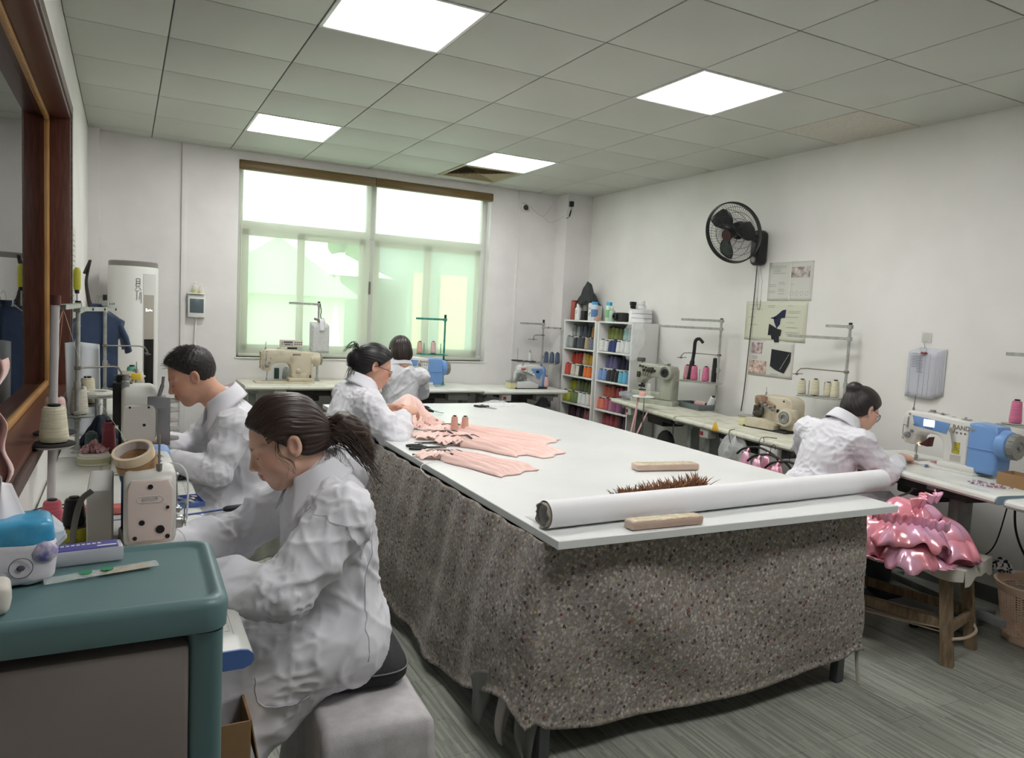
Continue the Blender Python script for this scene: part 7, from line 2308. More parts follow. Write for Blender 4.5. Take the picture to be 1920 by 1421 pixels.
oil = mat('yellow_oil', (222, 206, 60), .15)
bottle('clear bottle with yellow oil on the ledge over the breaker box', (.780, -.04, 1.5405), .021, .095, clearb, WHITEP, oil)
bottle('smaller clear oil bottle right of the yellow one over the breaker box', (.828, -.04, 1.5405), .014, .082, clearb, WHITEP, oil)

# ================================================================ ON TOP OF THE THREAD RACKS
ZT = 1.4775
t = puff('dark_hat', 'dark grey pointed cloth hat at the back left on top of the left rack', (4.47, -.42, ZT + .15), (.12, .15, .16), 4, m=mat('dark_grey_cloth', (56, 60, 60), .8, bump=.5, bs=120), cat='hat', n=3)
one('white_carton', G().bb((4.42, -.53, ZT + .0005), (4.58, -.30, ZT + .155), .003), mat('white_carton', ()), 'white carton holding up the dark grey hat on the left rack', 'carton')
def can(label, c, r, h, m, capm, capc=.12, name='spray_can', band=None):
    t = th(name, label, 'can', c, 0)
    ob('can_body', G().lathe([(r * .95, 0), (r, .003), (r, h * (1 - capc)), (r * .9, h * (1 - capc) + .004)], 18), m, t)
    ob('cap', G().lathe([(r * .92, h * (1 - capc) + .002), (r * .92, h - .004), (r * .84, h), (.001, h)], 18), capm, t)
    if band: ob('label_band', G().lathe([(r + .0006, h * .2), (r + .0008, h * .2), (r + .0008, h * .6), (r + .0006, h * .6)], 18), band, t)
    return t
can('tall dark red can, leftmost on top of the left rack', (4.365, -.33, ZT), .031, .20, mat('red_can', (150, 66, 58), .4, c2=(170, 92, 70), ns=6), mat('red_can_cap', (120, 50, 48), .4), .10)
bottle('white squeeze bottle beside the tall red can on the left rack', (4.36, -.425, ZT), .034, .175, mat('white_bottle', (224, 226, 226), .3, c2=(90, 96, 110), ns=22, nlo=.6, nhi=.66), WHITEP, name='squeeze_bottle', neck=.5)
can('olive grey spool tube behind the small black box on the left rack', (4.40, -.50, ZT), .030, .15, mat('olive_can', (100, 98, 84), .5), mat('olive_cap', (84, 82, 72), .5), .08)
one('black_box', G().bb((4.335, -.575, ZT + .0005), (4.375, -.515, ZT + .095), .002), BLACK, 'small black box at the front of the left rack top', 'box')
can('white can with black blot print on the left rack top', (4.385, -.625, ZT), .032, .175, mat('blot_can', (222, 224, 224), .35, c2=(60, 66, 76), ns=26, nlo=.60, nhi=.64), WHITEP, .05)
can('white spray can with light blue cap, right end of the left rack', (4.36, -.72, ZT), .033, .185, mat('white_blue_can', (206, 216, 226), .3), mat('sky_cap', (60, 150, 206), .35), .17, band=mat('blue_band', (96, 130, 178), .4))
can('pale spray can with cyan cap, left end of the right rack', (4.38, -.935, ZT), .031, .185, mat('green_white_can', (190, 216, 196), .3), mat('cyan_cap', (70, 168, 206), .35), .20, band=mat('green_band', (120, 180, 120), .4))
bottle('translucent green glue bottle with nozzle on the right rack top', (4.36, -1.02, ZT), .031, .15, mat('pale_green_bottle', (176, 200, 186), .25, alpha=.85), WHITEP, name='glue_bottle', neck=.3)
puff('peach_scrunchie', 'small peach fabric scrunchie between the racks, left rack top', (4.345, -.80, ZT), (.035, .03, .04), 6, m=mat('peach_cloth', (206, 160, 136), .7), cat='scrunchie', n=2)
t = th('black_tape_rolls', 'black camera-like box with round dark roll on the right rack top', 'box', (4.37, -1.155, ZT))
ob('box', G().box((.0, -.01, .045), (.08, .12, .085), .012), DARK, t)
ob('roll', G().lathe([(.03, 0), (.034, .004), (.034, .02), (.03, .024), (.016, .024), (.014, .006)], 20, T=Matrix.Translation((-.04, .03, .05)) @ Matrix.Rotation(-PI / 2, 4, 'Y')), BLACK, t)
t = bottle('white trigger spray bottle with black head on the right rack top', (4.42, -1.27, ZT), .04, .16, WHITEP, BLACK, name='spray_bottle', neck=.4)
ob('trigger', G().box((-.01, .0, .175), (.06, .03, .035), .006).box((-.03, 0, .15), (.012, .016, .04), .003), BLACK, t)
for k, (h0, w_) in enumerate(((0, .24), (.042, .235), (.084, .23))):
    one('paper_roll', G().lathe([(w_ * .42, .001), (w_ * .45, .004), (w_ * .45, .036), (w_ * .42, .040), (.03, .040), (.03, .036)], 32, (4.49, -1.40 + .11, ZT + .0 + h0)), mat('white_tape_roll', (222, 222, 224), .6),
        ('lowest', 'middle', 'upper')[k] + ' big white tape roll of the stack on the right rack', 'tape roll', 'white tape rolls on the right rack')
one('tape_roll', G().lathe([(.042, .001), (.045, .004), (.045, .032), (.042, .036), (.018, .036), (.018, .03)], 26, (4.49, -1.29, ZT + .126)), mat('white_tape_roll', ()), 'small white tape roll on top of the big white rolls', 'tape roll')
one('tape_roll', G().lathe([(.032, .001), (.035, .004), (.035, .038), (.032, .042), (.012, .042), (.012, .04)], 26, (4.49, -1.29, ZT + .163)), mat('white_tape_roll', ()), 'topmost narrow white tape roll above the thread racks', 'tape roll')
# clear plastic bag hanging over the front right corner of the rack
def bagf(u, v):
    a = 2 * PI * u
    s = math.sin(PI * min(1, .12 + .88 * v)) ** .5
    rx, ry = .07 * s * (1 + .2 * math.sin(a * 3)), (.12 + .05 * v) * s
    return (4.275 + rx * math.cos(a) * .6 + .018 * mnoise.noise(Vector((u * 8, v * 6, 3))), -1.52 + .06 * v + ry * math.sin(a) + .03 * mnoise.noise(Vector((u * 6, v * 7, 5))), 1.53 - .40 * v)
t = th('clear_bag', 'crumpled clear plastic bag hanging at the right rack corner', 'bag', (0, 0, 0))
ob('film', G().sheet(bagf, 60, 30), mat('bag_film', (236, 238, 240), .15, alpha=.2, bump=1.0, bs=24, bd=.02), t, ang=180)

# ================================================================ RIGHT DESKS: SMALL THINGS
t = th('grey_tray', 'long grey plastic tray behind the coverstitch machine', 'tray', (4.42, -2.18, .801), math.radians(-98))
g = G(); 
for q in (((-.16, -.07, 0), (.16, .07, .004)), ((-.165, -.075, 0), (.165, -.070, .045)), ((-.165, .070, 0), (.165, .075, .045)), ((-.165, -.07, 0), (-.160, .07, .045)), ((.160, -.07, 0), (.165, .07, .045))): g.bb(q[0], q[1], .002)
ob('tray_body', g, mat('tray_grey', (96, 102, 102), .45), t)
cone('pale pink', (226, 190, 184), (4.44, -2.16, .838), 'pale pink thread cone lying on its side in the grey tray', None, .026, .11, R=(math.radians(88), 0, .2))
cone('white', CC['white'], (4.47, -2.29, .806), 'white thread cone leaning in the grey tray', None, .030, .12, R=(math.radians(22), 0, 0))
def bag(label, c, r, seed, name='plastic_bag', m=None, grey=False):
    t = th(name, label, 'bag', c, 0)
    def fn(u, v):
        a = 2 * PI * u; b_ = PI * v
        k = 1 + .22 * mnoise.noise(Vector((math.cos(a) * 2, math.sin(a) * 2, v * 4 + seed))) + .08 * math.sin(a * 9 + seed) * math.sin(b_)
        return (r[0] * k * math.cos(a) * math.sin(b_), r[1] * k * math.sin(a) * math.sin(b_), r[2] * (1 - math.cos(b_)) * (1 + .1 * math.sin(a * 4)))
    ob('film', G().sheet(fn, 48, 24), m or mat('milky_bag', (206, 208, 206), .25, alpha=.6, bump=1.0, bs=20, bd=.02), t, ang=180)
    return t
bag('crumpled clear plastic bag at the left end of the coverstitch desk', (4.20, -1.60, .802), (.09, .13, .035), 2, m=mat('grey_clear_bag', (176, 182, 188), .18, alpha=.55, bump=1.0, bs=26, bd=.015))
bag('milky plastic bag full of cloth below the coverstitch desk', (4.38, -2.55, .02), (.17, .22, .26), 5)
bag('milky plastic bag hanging below the cream overlock machine', (3.80, -3.27, .50), (.06, .12, .13), 8)
bag('big milky plastic bag on the floor below the overlock machine', (4.33, -3.05, .02), (.16, .2, .20), 11)
# ribbon guide disc beside the coverstitch machine with pink tape running down
t = th('ribbon_guide', 'white round ribbon guide on a thin stand with pink tape hanging down', 'ribbon guide', (3.93, -2.12, 0))
ob('stand_rod', G().rod((0, 0, .002), (.01, 0, .89), .005), STEEL, t)
ob('foot', G().lathe([(.09, 0), (.09, .01), (.01, .014)], 20), DARK, t)
ob('disc', G().lathe([(.001, .889), (.085, .889), (.088, .893), (.085, .897), (.001, .898)], 36), WHITEP, t)
pk_ = mat('pink_tape', (222, 176, 172), .6)
ob('tape_roll', G().lathe([(.024, .899), (.026, .902), (.026, .926), (.024, .928), (.012, .928)], 20, (-.01, .0, 0)), mat('salmon_tape', (244, 184, 172), .6), t)
for k, pts in enumerate(([(-.03, .03, .893), (-.04, .05, .6), (-.07, .13, .30)], [(.03, -.03, .78), (-.02, .05, .55), (-.08, .14, .28)], [(-.025, .02, .90), (-.09, .11, .25), (-.09, .13, .20)])):
    ob('tape_strip', G().tube(spline(pts, 8), .009, 6, flat=.12), pk_, t)
# black fabric tubes on the pink cone stand
one('black_tube', G().tube(spline([(4.46, -2.18, 1.34), (4.445, -2.15, 1.37), (4.43, -2.12, 1.35), (4.44, -2.10, 1.25), (4.43, -2.085, 1.10), (4.42, -2.07, 1.03)], 8), [.012] * 8 + [.014] * 20 + [.020] * 13, 10), mat('black_ribbon', (32, 32, 34), .7), 'black ribbon knotted on the guide bar beside the pink cones', 'ribbon')
one('black_cone_tube', G().lathe([(.022, 0), (.019, .10), (.016, .19), (.01, .195)], 14, (4.49, -2.30, 1.03)), mat('black_ribbon', ()), 'tall black thread tube right of the pink cones', 'tube')
# dark cloth bag and belt guard below the coverstitch desk
one('belt_guard', G().sph((4.12, -2.20, .52), (.06, .09, .11), 14), DARK, 'dark motor bag hanging below the coverstitch desk', 'motor')
puff('yellow_thread_tuft', 'yellow thread tuft stuck on the desk edge in front of the overlock', (3.80, -3.08, .772), (.014, .03, .05), 4, m=mat('yellow_yarn', (226, 186, 70), .7), cat='thread', n=2)
g = G().tube(spline([(3.86, -3.20, .802), (3.79, -3.22, .79), (3.77, -3.28, .70), (3.77, -3.36, .68), (3.78, -3.44, .74), (3.80, -3.50, .80), (3.86, -3.56, .803)], 8), .0022, 5)
one('looped_cable', g, BLACK, 'thin black cable looping below the overlock desk edge', 'cable')
one('power_box', G().bb((3.76, -3.66, .695), (3.80, -3.52, .755), .004), mat('switch_white', ()), 'white switch box under the desk edge beside the pink tops', 'switch')
cone('pale pink', (226, 190, 184), (4.30, -3.68, .803), 'pale pink thread cone behind the seated woman shoulder on the right', None, .03, .075)
cone('terracotta', CC['terracotta'], (4.34, -3.56, .803), 'terracotta thread cone just right of the overlock hand wheel', None, .03, .075)
# things around the right machine
t = th('bobbin', 'small blue grey bobbin on the desk left of the right machine', 'bobbin', (4.06, -4.40, .784))
ob('spool', G().lathe([(.011, 0), (.011, .002), (.006, .003), (.006, .011), (.011, .012), (.011, .014)], 14), mat('bobbin_blue', (104, 122, 160), .4), t)
random.seed(6)
t = th('pink_strips', 'thin pink fabric strips under the arm of the right machine', 'fabric strips', (4.13, -4.45, .797), 0)
g = G()
for k in range(9):
    a = random.uniform(-.6, .9)
    g.tube([(0, -.03, .003 + .001 * k), (.03 * math.cos(a), -.0 + .05 * math.sin(a) + .02, .004 + .002 * k), (.05 * math.cos(a) + random.uniform(-.02, .02), .10, .003)], .0035, 5, flat=.3)
ob('strips', g, mat('pink_strip', (232, 128, 140), .5), t)['kind'] = 'stuff'
t = th('cardboard_box', 'small open cardboard box right of the blue machine end', 'box', (4.06, -4.86, .784), math.radians(-100))
cb = mat('cardboard', (160, 128, 92), .8, c2=(148, 116, 82), ns=6)
for q in (((-.07, -.05, 0), (.07, .05, .003)), ((-.07, -.053, 0), (.07, -.050, .06)), ((-.07, .050, 0), (.07, .053, .06)), ((-.073, -.05, 0), (-.07, .05, .06)), ((.07, -.05, 0), (.073, .05, .06))):
    ob('panel', G().bb(q[0], q[1]), cb, t, smooth=False)
g = G()
for k in range(60):
    g.box((3.90 + random.uniform(-.03, .06), -4.78 + random.uniform(-.11, .06), .786 + random.uniform(0, .006)), (random.uniform(.006, .02), .003, .003), 0, random.uniform(0, 3))
one('sequin_scraps', g, mat('scrap_mix', (90, 100, 140), .3, c2=(200, 120, 130), ns=90), 'scattered metallic scraps beside the cardboard box on the desk', 'scraps', kind=None) if False else tag(ob('sequin_scraps', g, mat('scrap_mix', (90, 100, 140), .3, c2=(200, 120, 130), ns=90)), 'scattered metallic scraps beside the cardboard box on the desk', 'scraps', kind='stuff')
can('dark glass jar with red-lidded white bottle behind it, right edge', (4.28, -4.93, .784), .028, .085, mat('jar_dark', (96, 104, 100), .2), mat('jar_lid', (40, 40, 44), .4), .18, name='jar')
can('white oil bottle with red lid at the right frame edge', (4.38, -4.93, .784), .035, .20, WHITEP, mat('red_lid', (190, 50, 60), .4), .14, name='oil_bottle')
g = G().tube(spline([(3.96, -4.42, .74), (3.95, -4.40, .66), (3.90, -4.36, .62), (3.88, -4.35, .56)], 6), .006, 7); g.box((3.96, -4.42, .70), (.022, .012, .05), .003)
one('knee_lifter', g, STEEL, 'bent steel knee lifter below the right machine desk', 'lever')
g = G().tube(spline([(4.15, -4.55, .74), (4.14, -4.52, .50), (4.15, -4.55, .38), (4.15, -4.65, .36), (4.14, -4.74, .45), (4.12, -4.80, .72)], 8), .0035, 6)
g.tube(spline([(4.16, -4.80, .73), (4.16, -4.82, .55), (4.17, -4.88, .42), (4.2, -4.95, .36)], 8), .006, 6)
one('hanging_cables', g, BLACK, 'black power cables hanging under the right machine desk', 'cable')
# waste basket with real holes
t = th('waste_basket', 'pink-beige perforated plastic basket on the floor at the right edge', 'basket', (4.26, -4.92, 0))
bk = mat('pink_beige_plastic', (228, 198, 174), .45)
rad = lambda z: .145 + .045 * (z / .29)
g = G()
nA, nZ = 66, 18
z0, z1 = .035, .25
for k in range(nA):
    a = 2 * PI * k / nA
    g.tube([((rad(z)) * math.cos(a), (rad(z)) * math.sin(a), z) for z in (z0, .14, z1)], .0023, 4, cap=False)
for j in range(nZ + 1):
    z = z0 + (z1 - z0) * j / nZ
    g.tube([(rad(z) * math.cos(a), rad(z) * math.sin(a), z) for a in np.linspace(0, 2 * PI, 49)], .0023, 4, cap=False)
ob('lattice', g, bk, t, ang=180)['kind'] = 'stuff'
ob('base', G().lathe([(.001, 0), (.135, 0), (.146, .004), (.151, .036), (.147, .036), (.142, .008), (.001, .006)], 48), bk, t)
ob('rim', G().lathe([(.184, .248), (.190, .25), (.200, .278), (.205, .290), (.198, .296), (.190, .290), (.183, .26)], 48, closed=True), bk, t)
ob('foot_pedestal', G().box((0, 0, 0), (.001, .001, .001)), bk, t) if False else None
t = one('grey_block', G().bb((3.99, -4.72, .0005), (4.12, -4.58, .085), .012), mat('blue_grey_block', (110, 118, 130), .6), 'blue-grey plastic block on the floor beside the basket', 'block')
puff('checked_cloth_knot', 'black and white checked cloth knotted on the desk leg by the basket', (4.26, -4.72, .30), (.05, .06, .06), 3, m=mat('checked_cloth', (30, 30, 32), .7, c2=(210, 210, 210), ns=60, nlo=.49, nhi=.51), cat='cloth', n=2)
one('dark_cloth_heap', G().sheet(lambda u, v: (3.30 + .36 * u, -4.30 + .8 * v, .004 + .07 * math.sin(PI * u) * math.sin(PI * v) + .03 * abs(mnoise.noise(Vector((u * 5, v * 9, 4))))), 20, 30), mat('dark_green_cloth', (26, 40, 38), .85), 'heap of dark green cloth on the floor under the bench', 'cloth', ang=180)
# cloth strip at the right corner of the cutting table and rags below its left corner
t = one('hanging_strip', G().tube(spline([(3.035, -4.80, .60), (3.035, -4.81, .35), (3.035, -4.82, .15), (3.03, -4.83, .08), (3.01, -4.86, .004)], 8), .010, 6, flat=.2), mat('off_white_tape', (196, 192, 176), .7), 'off-white tape hanging to the floor at the right corner of the cutting table', 'tape')
for k, (x, y) in enumerate(((1.36, -4.62), (1.40, -4.72), (1.44, -4.80))):
    def fn(u, v, k=k):
        w_ = (.05 if k != 1 else .03) * (1 - v ** 2 * .9) + .004
        return (x + (u - .5) * w_ * 2 + .01 * math.sin(v * 5 + k), y + .012 * math.sin(u * 7 + k * 2) + .02 * v, .26 - (.20 + .03 * k) * v)
    one('hanging_rag', G().sheet(fn, 10, 14, .001), mat('grey_rag_%d' % k, ((120, 122, 118), (172, 166, 164), (112, 114, 110))[k], .8), ('leftmost grey rag tip', 'knotted pale rag', 'rightmost grey rag tip')[k] + ' hanging below the cloth at the near table corner', 'rag', ang=180)
one('dark_red_crate', G().bb((1.70, -4.55, .0005), (2.25, -4.15, .10), .01), mat('dark_red_crate', (84, 34, 38), .6), 'dark red crate on the floor under the cutting table', 'crate')

# ================================================================ LEFT SIDE
# tape rolls on the nearest machine
t = th('masking_tape', 'cream masking tape roll tilted on top of the nearest sewing machine', 'tape roll', (.285, -4.775, 1.078), 0, None)
t.rotation_euler = (math.radians(20), math.radians(-14), 0)
ob('tape', G().lathe([(.040, 0), (.047, 0), (.047, .024), (.040, .024)], 40, closed=True), mat('masking_cream', (232, 214, 182), .6), t)
ob('paper_core', G().lathe([(.0375, .0005), (.0402, .0005), (.0402, .0235), (.0375, .0235)], 40, closed=True), mat('core_print', (198, 188, 184), .7, c2=(164, 150, 150), ns=60, nlo=.6, nhi=.64), t)
t = th('brown_tape', 'brown tape roll under the masking tape on the nearest machine', 'tape roll', (.292, -4.772, 1.056), 0)
t.rotation_euler = (math.radians(20), math.radians(-14), 0)
ob('tape', G().lathe([(.038, 0), (.047, 0), (.047, .021), (.038, .021)], 40, closed=True), mat('kraft_tape', (164, 128, 92), .5), t)
# white motor column and grey cable beside the nearest machine
one('motor_box', G().bb((.175, -4.62, .771), (.235, -4.36, .965), .008), mat('motor_box_white', (206, 204, 200), .4), 'pale grey motor box left of the nearest sewing machine', 'motor box')
g = G().tube(spline([(.190, -4.66, .975), (.165, -4.665, .95), (.150, -4.67, .88), (.150, -4.66, .80), (.19, -4.64, .783), (.24, -4.62, .79)], 8), .0075, 8)
for k in range(5): g.tube(spline([(.16 + .012 * k, -4.60 + .01 * k, .776), (.20, -4.64 + .01 * k, .782 + .006 * k), (.24, -4.59 + .012 * k, .778)], 6), .004, 6)
one('grey_cable', g, mat('cable_grey', (118, 118, 112), .5), 'thick grey cable bundled left of the nearest sewing machine', 'cable', ang=180)
# thread guides of the near machine
g = G().tube(spline([(.36, -4.74, 1.055), (.39, -4.76, 1.05), (.405, -4.78, 1.02), (.405, -4.79, .95), (.40, -4.79, .90)], 8), .0025, 6).tube(spline([(.36, -4.76, 1.03), (.38, -4.79, .96), (.375, -4.80, .88)], 6), .003, 6)
one('side_guide_wire', g, WHITEP, 'bent white wire guide on the right side of the nearest machine', 'wire guide')
# desk clutter
can('white round tub with red flower trims on it, second left desk', (.150, -3.30, .771), .062, .05, mat('tub_white', (214, 212, 196), .4), mat('tub_lid', (220, 218, 206), .4), .25, name='tub', band=mat('tub_label', (178, 176, 140), .5))
puff('flower_trims', 'dusty red fabric flower trims on the white tub', (.150, -3.30, .822), (.05, .045, .03), 7, m=mat('dusty_red_cloth', (150, 96, 96), .8, c2=(206, 170, 170), ns=40), cat='trim', n=3)
cone('dusty rose', (206, 104, 116), (.200, -3.06, .771), 'tall pink cone with black top behind the white tub', None, .030, .15)
cone('slate green', (84, 104, 104), (.135, -3.12, .771), 'grey green cone behind the white tub, left of the tall pink cone', None, .030, .11, corem=mat('slate_core', (90, 108, 108), .5))
puff('dark_cloth', 'crumpled dark navy cloth around the small cones, second left desk', (.17, -2.90, .771), (.12, .14, .10), 12, m=mat('dark_navy_cloth', (36, 44, 58), .8), cat='cloth')
cone('pink dark', (206, 98, 112), (.068, -4.19, .771), 'pink cone with black top beside the pole at the left wall', None, .030, .075)
cone('black', (30, 30, 32), (.135, -4.37, .808), 'black thread cone standing inside the yellow tape roll', None, .030, .085)
t = th('yellow_tape_roll', 'yellow printed tape roll with a black cone in it, left of the nearest machine', 'tape roll', (.140, -4.37, .771))
ob('tape', G().lathe([(.040, 0), (.047, 0), (.047, .036), (.040, .036)], 36, closed=True), mat('yellow_tape', (190, 182, 52), .45, c2=(150, 138, 40), ns=70, nlo=.62, nhi=.66), t)
ob('tape_core', G().lathe([(.037, 0), (.040, 0), (.040, .035), (.037, .035)], 36, closed=True), mat('core_brown', (130, 106, 78), .7), t)
garment('salmon pink garment piece lying across the nearest desk behind the machine', (.10, -4.10), (.34, -4.14), .05, .05, 21, .012, z=.772, m=mat('salmon_cloth', (232, 142, 132), .6), group=None, ruffle=False)
t = th('blue_parts_tray', 'blue tray of metal sewing feet and bobbins on the nearest desk', 'tray', (.455, -4.06, .771), math.radians(8))
g = G()
for q in (((-.045, -.06, 0), (.045, .06, .003)), ((-.045, -.062, 0), (.045, -.059, .016)), ((-.045, .059, 0), (.045, .062, .016)), ((-.047, -.06, 0), (-.044, .06, .016)), ((.044, -.06, 0), (.047, .06, .016))): g.bb(q[0], q[1], .001)
ob('tray_body', g, mat('tray_blue', (84, 108, 168), .4), t)
g = G()
for k in range(14): g.lathe([(.009, 0), (.009, .008), (.004, .009)], 10, (random.uniform(-.03, .03), random.uniform(-.045, .045), .004 + random.uniform(0, .006)))
ob('bobbins', g, STEEL, t)['kind'] = 'stuff'
t = th('screwdriver', 'screwdriver with black handle sticking out over the desk edge', 'screwdriver', (.40, -4.33, .80), math.radians(12))
ob('shaft', G().rod((0, 0, 0), (.15, 0, .004), .003), mat('blue_steel', (70, 84, 130), .3, .8), t)
ob('handle', G().lathe([(.006, 0), (.010, .01), (.011, .06), (.009, .075), (.001, .076)], 12, T=Matrix.Translation((.15, 0, .004)) @ Matrix.Rotation(PI / 2, 4, 'Y')), BLACK, t)
puff('lace_tuft', 'cream knotted fabric tuft on the desk right of the nearest needle', (.40, -4.80, .771), (.045, .03, .03), 10, m=mat('cream_cloth', (216, 204, 176), .8), cat='cloth', n=2)
one('masking_strip', G().bb((.405, -4.205, .7712), (.425, -4.20 + .0, .7718)), mat('masking_cream', ()), 'strip of tape across the seam of the first two desks', 'tape')
scissors('small black thread snips on the desk in front of the man', (.45, -3.62, .772), math.radians(60), .12)
one('grey_oil_cloth', G().sheet(lambda u, v: (.18 + .20 * u, -3.55 + .34 * v, .7745 + .002 * math.sin(u * 6)), 8, 8, .001), mat('oil_paper', (206, 202, 184), .6), 'stained paper sheet under the multi-needle machine', 'paper', ang=180)
# black motor box on a bracket, yellow cone behind, coil of white tape on disc
t = th('black_control_box', 'black control box on a bracket left of the multi-needle machine', 'control box', (.255, -3.24, .93))
ob('box', G().box((0, 0, .09), (.075, .10, .18), .004), BLACK, t)
ob('top_block', G().box((0, .01, .195), (.048, .05, .03), .003), BLACK, t)
ob('side_knob', G().lathe([(.010, 0), (.010, .012), (.006, .016)], 12, T=Matrix.Translation((.0375, -.03, .10)) @ Matrix.Rotation(PI / 2, 4, 'Y')), WHITEP, t)
ob('bracket', G().rod((-.01, .02, 0), (-.01, .02, -.158), .007).rod((.02, 0, 0), (.0, -.04, -.12), .005), BLACK, t)
one('tape_coil', G().lathe([(.045, 0), (.068, .0), (.072, .008), (.066, .02), (.045, .018)], 30, (.145, -2.86, 1.01), closed=True), mat('white_coil', (214, 214, 206), .5), 'coil of white tape on a disc behind the cream cones', 'tape')
one('coil_disc', G().lathe([(.001, 0), (.08, 0), (.082, .004), (.001, .008)], 30, (.145, -2.86, 1.0)).rod((.145, -2.86, .771), (.145, -2.86, 1.0), .006), GREYP, 'grey disc stand carrying the white tape coil', 'stand')
one('yellow_box', G().bb((.29, -2.95, 1.09), (.33, -2.92, 1.12), .002), mat('yellow_box', (226, 196, 60), .5), 'small yellow box behind the black control box', 'box')
one('yellow_box_prop', G().rod((.31, -2.935, .771), (.31, -2.935, 1.09), .006), STEEL, 'thin steel rod carrying the small yellow box', 'rod')
# white cloth and navy shirts on the wall
def shirt(label, c, rz, seed, m):
    t = th('hanging_shirt', label, 'shirt', c, rz, 'navy shirts on the left wall'); t.scale = (.58, .8, 1)
    ob('hanger', G().tube(spline([(-.19, 0, -.05), (-.08, 0, -.005), (0, 0, .01), (.08, 0, -.005), (.19, 0, -.05)], 6), .004, 6).tube(spline([(0, 0, .01), (0, 0, .05), (.02, 0, .075), (.04, 0, .06)], 5), .002, 5), STEEL, t)
    def fn(u, v):
        a = 2 * PI * u
        w_ = .20 - .03 * v + (.05 * (1 - v) if v < .25 else 0)
        d_ = .028 + .02 * v
        sl = -.07 * abs(math.cos(a)) * (1 - v)
        f_ = 1 + .10 * math.sin(a * 8 + seed) * v
        return (w_ * math.cos(a), d_ * f_ * math.sin(a) + .012 * math.sin(v * 6 + a * 2), sl - .50 * v)
    ob('body_cloth', G().sheet(fn, 64, 24, .001), m, t, ang=180)
    for s in (-1, 1):
        ob('sleeve', G().tube([(s * .19, 0, -.09), (s * .25, -.01, -.17), (s * .28, -.015, -.25)], [.05, .055, .055], 14, flat=.55), m, t, ang=180)
    ob('collar', G().sheet(lambda u, v: (.055 * math.cos(2 * PI * u), .03 * math.sin(2 * PI * u), -.005 + .03 * v), 24, 3, .002), m, t, ang=180)
    return t
nvm = mat('navy_cotton', (60, 78, 108), .85, c2=(52, 68, 96), ns=8, bump=.4, bs=120, sheen=.3)
shirt('front navy shirt on a hanger beside the air conditioner', (.125, -1.90, 1.40), math.radians(20), 2, nvm)
shirt('second navy shirt hanging right behind the front one', (.10, -1.52, 1.40), math.radians(10), 5, nvm)
one('white_drape', G().sheet(lambda u, v: (.008 + .145 * u + .01 * v, -2.70 + .012 * math.sin(u * 9 + v * 2), 1.25 - .46 * v - .02 * abs(u - .4) * (1 - v)), 20, 16, .003), mat('white_drape_cloth', (206, 212, 216), .85, bump=.3, bs=200), 'white cloth hanging on the left wall behind the thread stands', 'cloth', ang=180)
# paper notice, pliers and tools on the left wall
t = th('wall_notice', 'long white paper notice on the left wall beside the brown window frame', 'poster', (.004, -1.95, 1.60))
ob('sheet', G().bb((0, -.20, -.25), (.0015, .20, .25)), mat('notice_paper', (214, 214, 206), .6), t, smooth=False)
g = G()
for k in range(16): g.bb((.0016, -.16, .2 - .028 * k), (.002, .02 + .12 * random.random(), .206 - .028 * k))
ob('print_lines', g, ink, t, smooth=False)['kind'] = 'stuff'
t = th('yellow_handled_tool', 'yellow-handled tool hanging on the left wall', 'tool', (.03, -2.12, 1.50))
ob('handle', G().lathe([(.016, .0), (.018, .02), (.018, .10), (.012, .12), (.001, .122)], 14), mat('yellow_clear_handle', (186, 182, 60), .2), t)
ob('ferrule', G().lathe([(.011, -.02), (.012, 0)], 12), BLACK, t); ob('shaft', G().rod((0, 0, -.10), (0, 0, -.02), .004), STEEL, t)
t = th('hanging_scissors', 'bunch of dark scissors and straps hanging on the left wall', 'tools', (.05, -1.78, 1.62))
for k in range(7):
    a = random.uniform(-.03, .03)
    ob('strap', G().tube(spline([(.0, .02 * (k - 3), -.02), (.03, .03 * math.sin(k * 2) + a, .06), (.01, .015 * (k - 3), -.06), (.02, .03 * (k - 3) + a, -.16), (.03, .04 * (k - 3), -.20 - .02 * (k % 3))], 6), .007, 6, flat=.35), mat('dark_leather', (58, 52, 50), .6), t)
# pink chiffon hanging at the left frame edge
one('hanging_pink_cloth', G().sheet(lambda u, v: (.030 + .024 * u + .010 * math.sin(v * 7 + u * 3) + .008 * math.sin(v * 17) * u, -5.06 + .03 * math.sin(u * 9 + v * 4), 1.34 - .27 * v), 24, 26, .0015), mat('pink_chiffon_left', (250, 214, 206), .7, c2=(246, 196, 190), ns=9, sheen=.4), 'salmon pink chiffon hanging at the left edge of the frame', 'cloth', ang=180)
# ---- on top of the cabinet
CT = CZ + .0005 - .006
t = th('tissue_pack', 'soft white tissue pack with blue top and printed side on the green cabinet', 'tissue pack', (.078, -5.40, CT), math.radians(8))
wp = mat('tissue_wrap_white', (222, 218, 224), .35, bump=.5, bs=30, bd=.004); bp = mat('tissue_wrap_blue', (64, 158, 204), .25, c2=(84, 172, 214), ns=30, bump=.4, bs=30, bd=.004)
def blob(hx_, hy_, z0_, z1_, e=.35, wob=.004, n=44, mm=18):
    def fn(u, v):
        a = 2 * PI * u; b_ = -PI / 2 + .002 + (PI - .004) * v
        cc, ss = math.cos(b_) ** e, math.copysign(abs(math.sin(b_)) ** e, math.sin(b_))
        x = hx_ * cc * math.copysign(abs(math.cos(a)) ** e, math.cos(a)); y = hy_ * cc * math.copysign(abs(math.sin(a)) ** e, math.sin(a))
        z = (z0_ + z1_) / 2 + (z1_ - z0_) / 2 * ss
        k = wob * mnoise.noise(Vector((x * 40, y * 40, z * 40)))
        return (x + k, y + k, z + k * .7)
    return G().sheet(fn, n, mm)
ob('pack_body', blob(.085, .045, .0, .075), wp, t, ang=180)
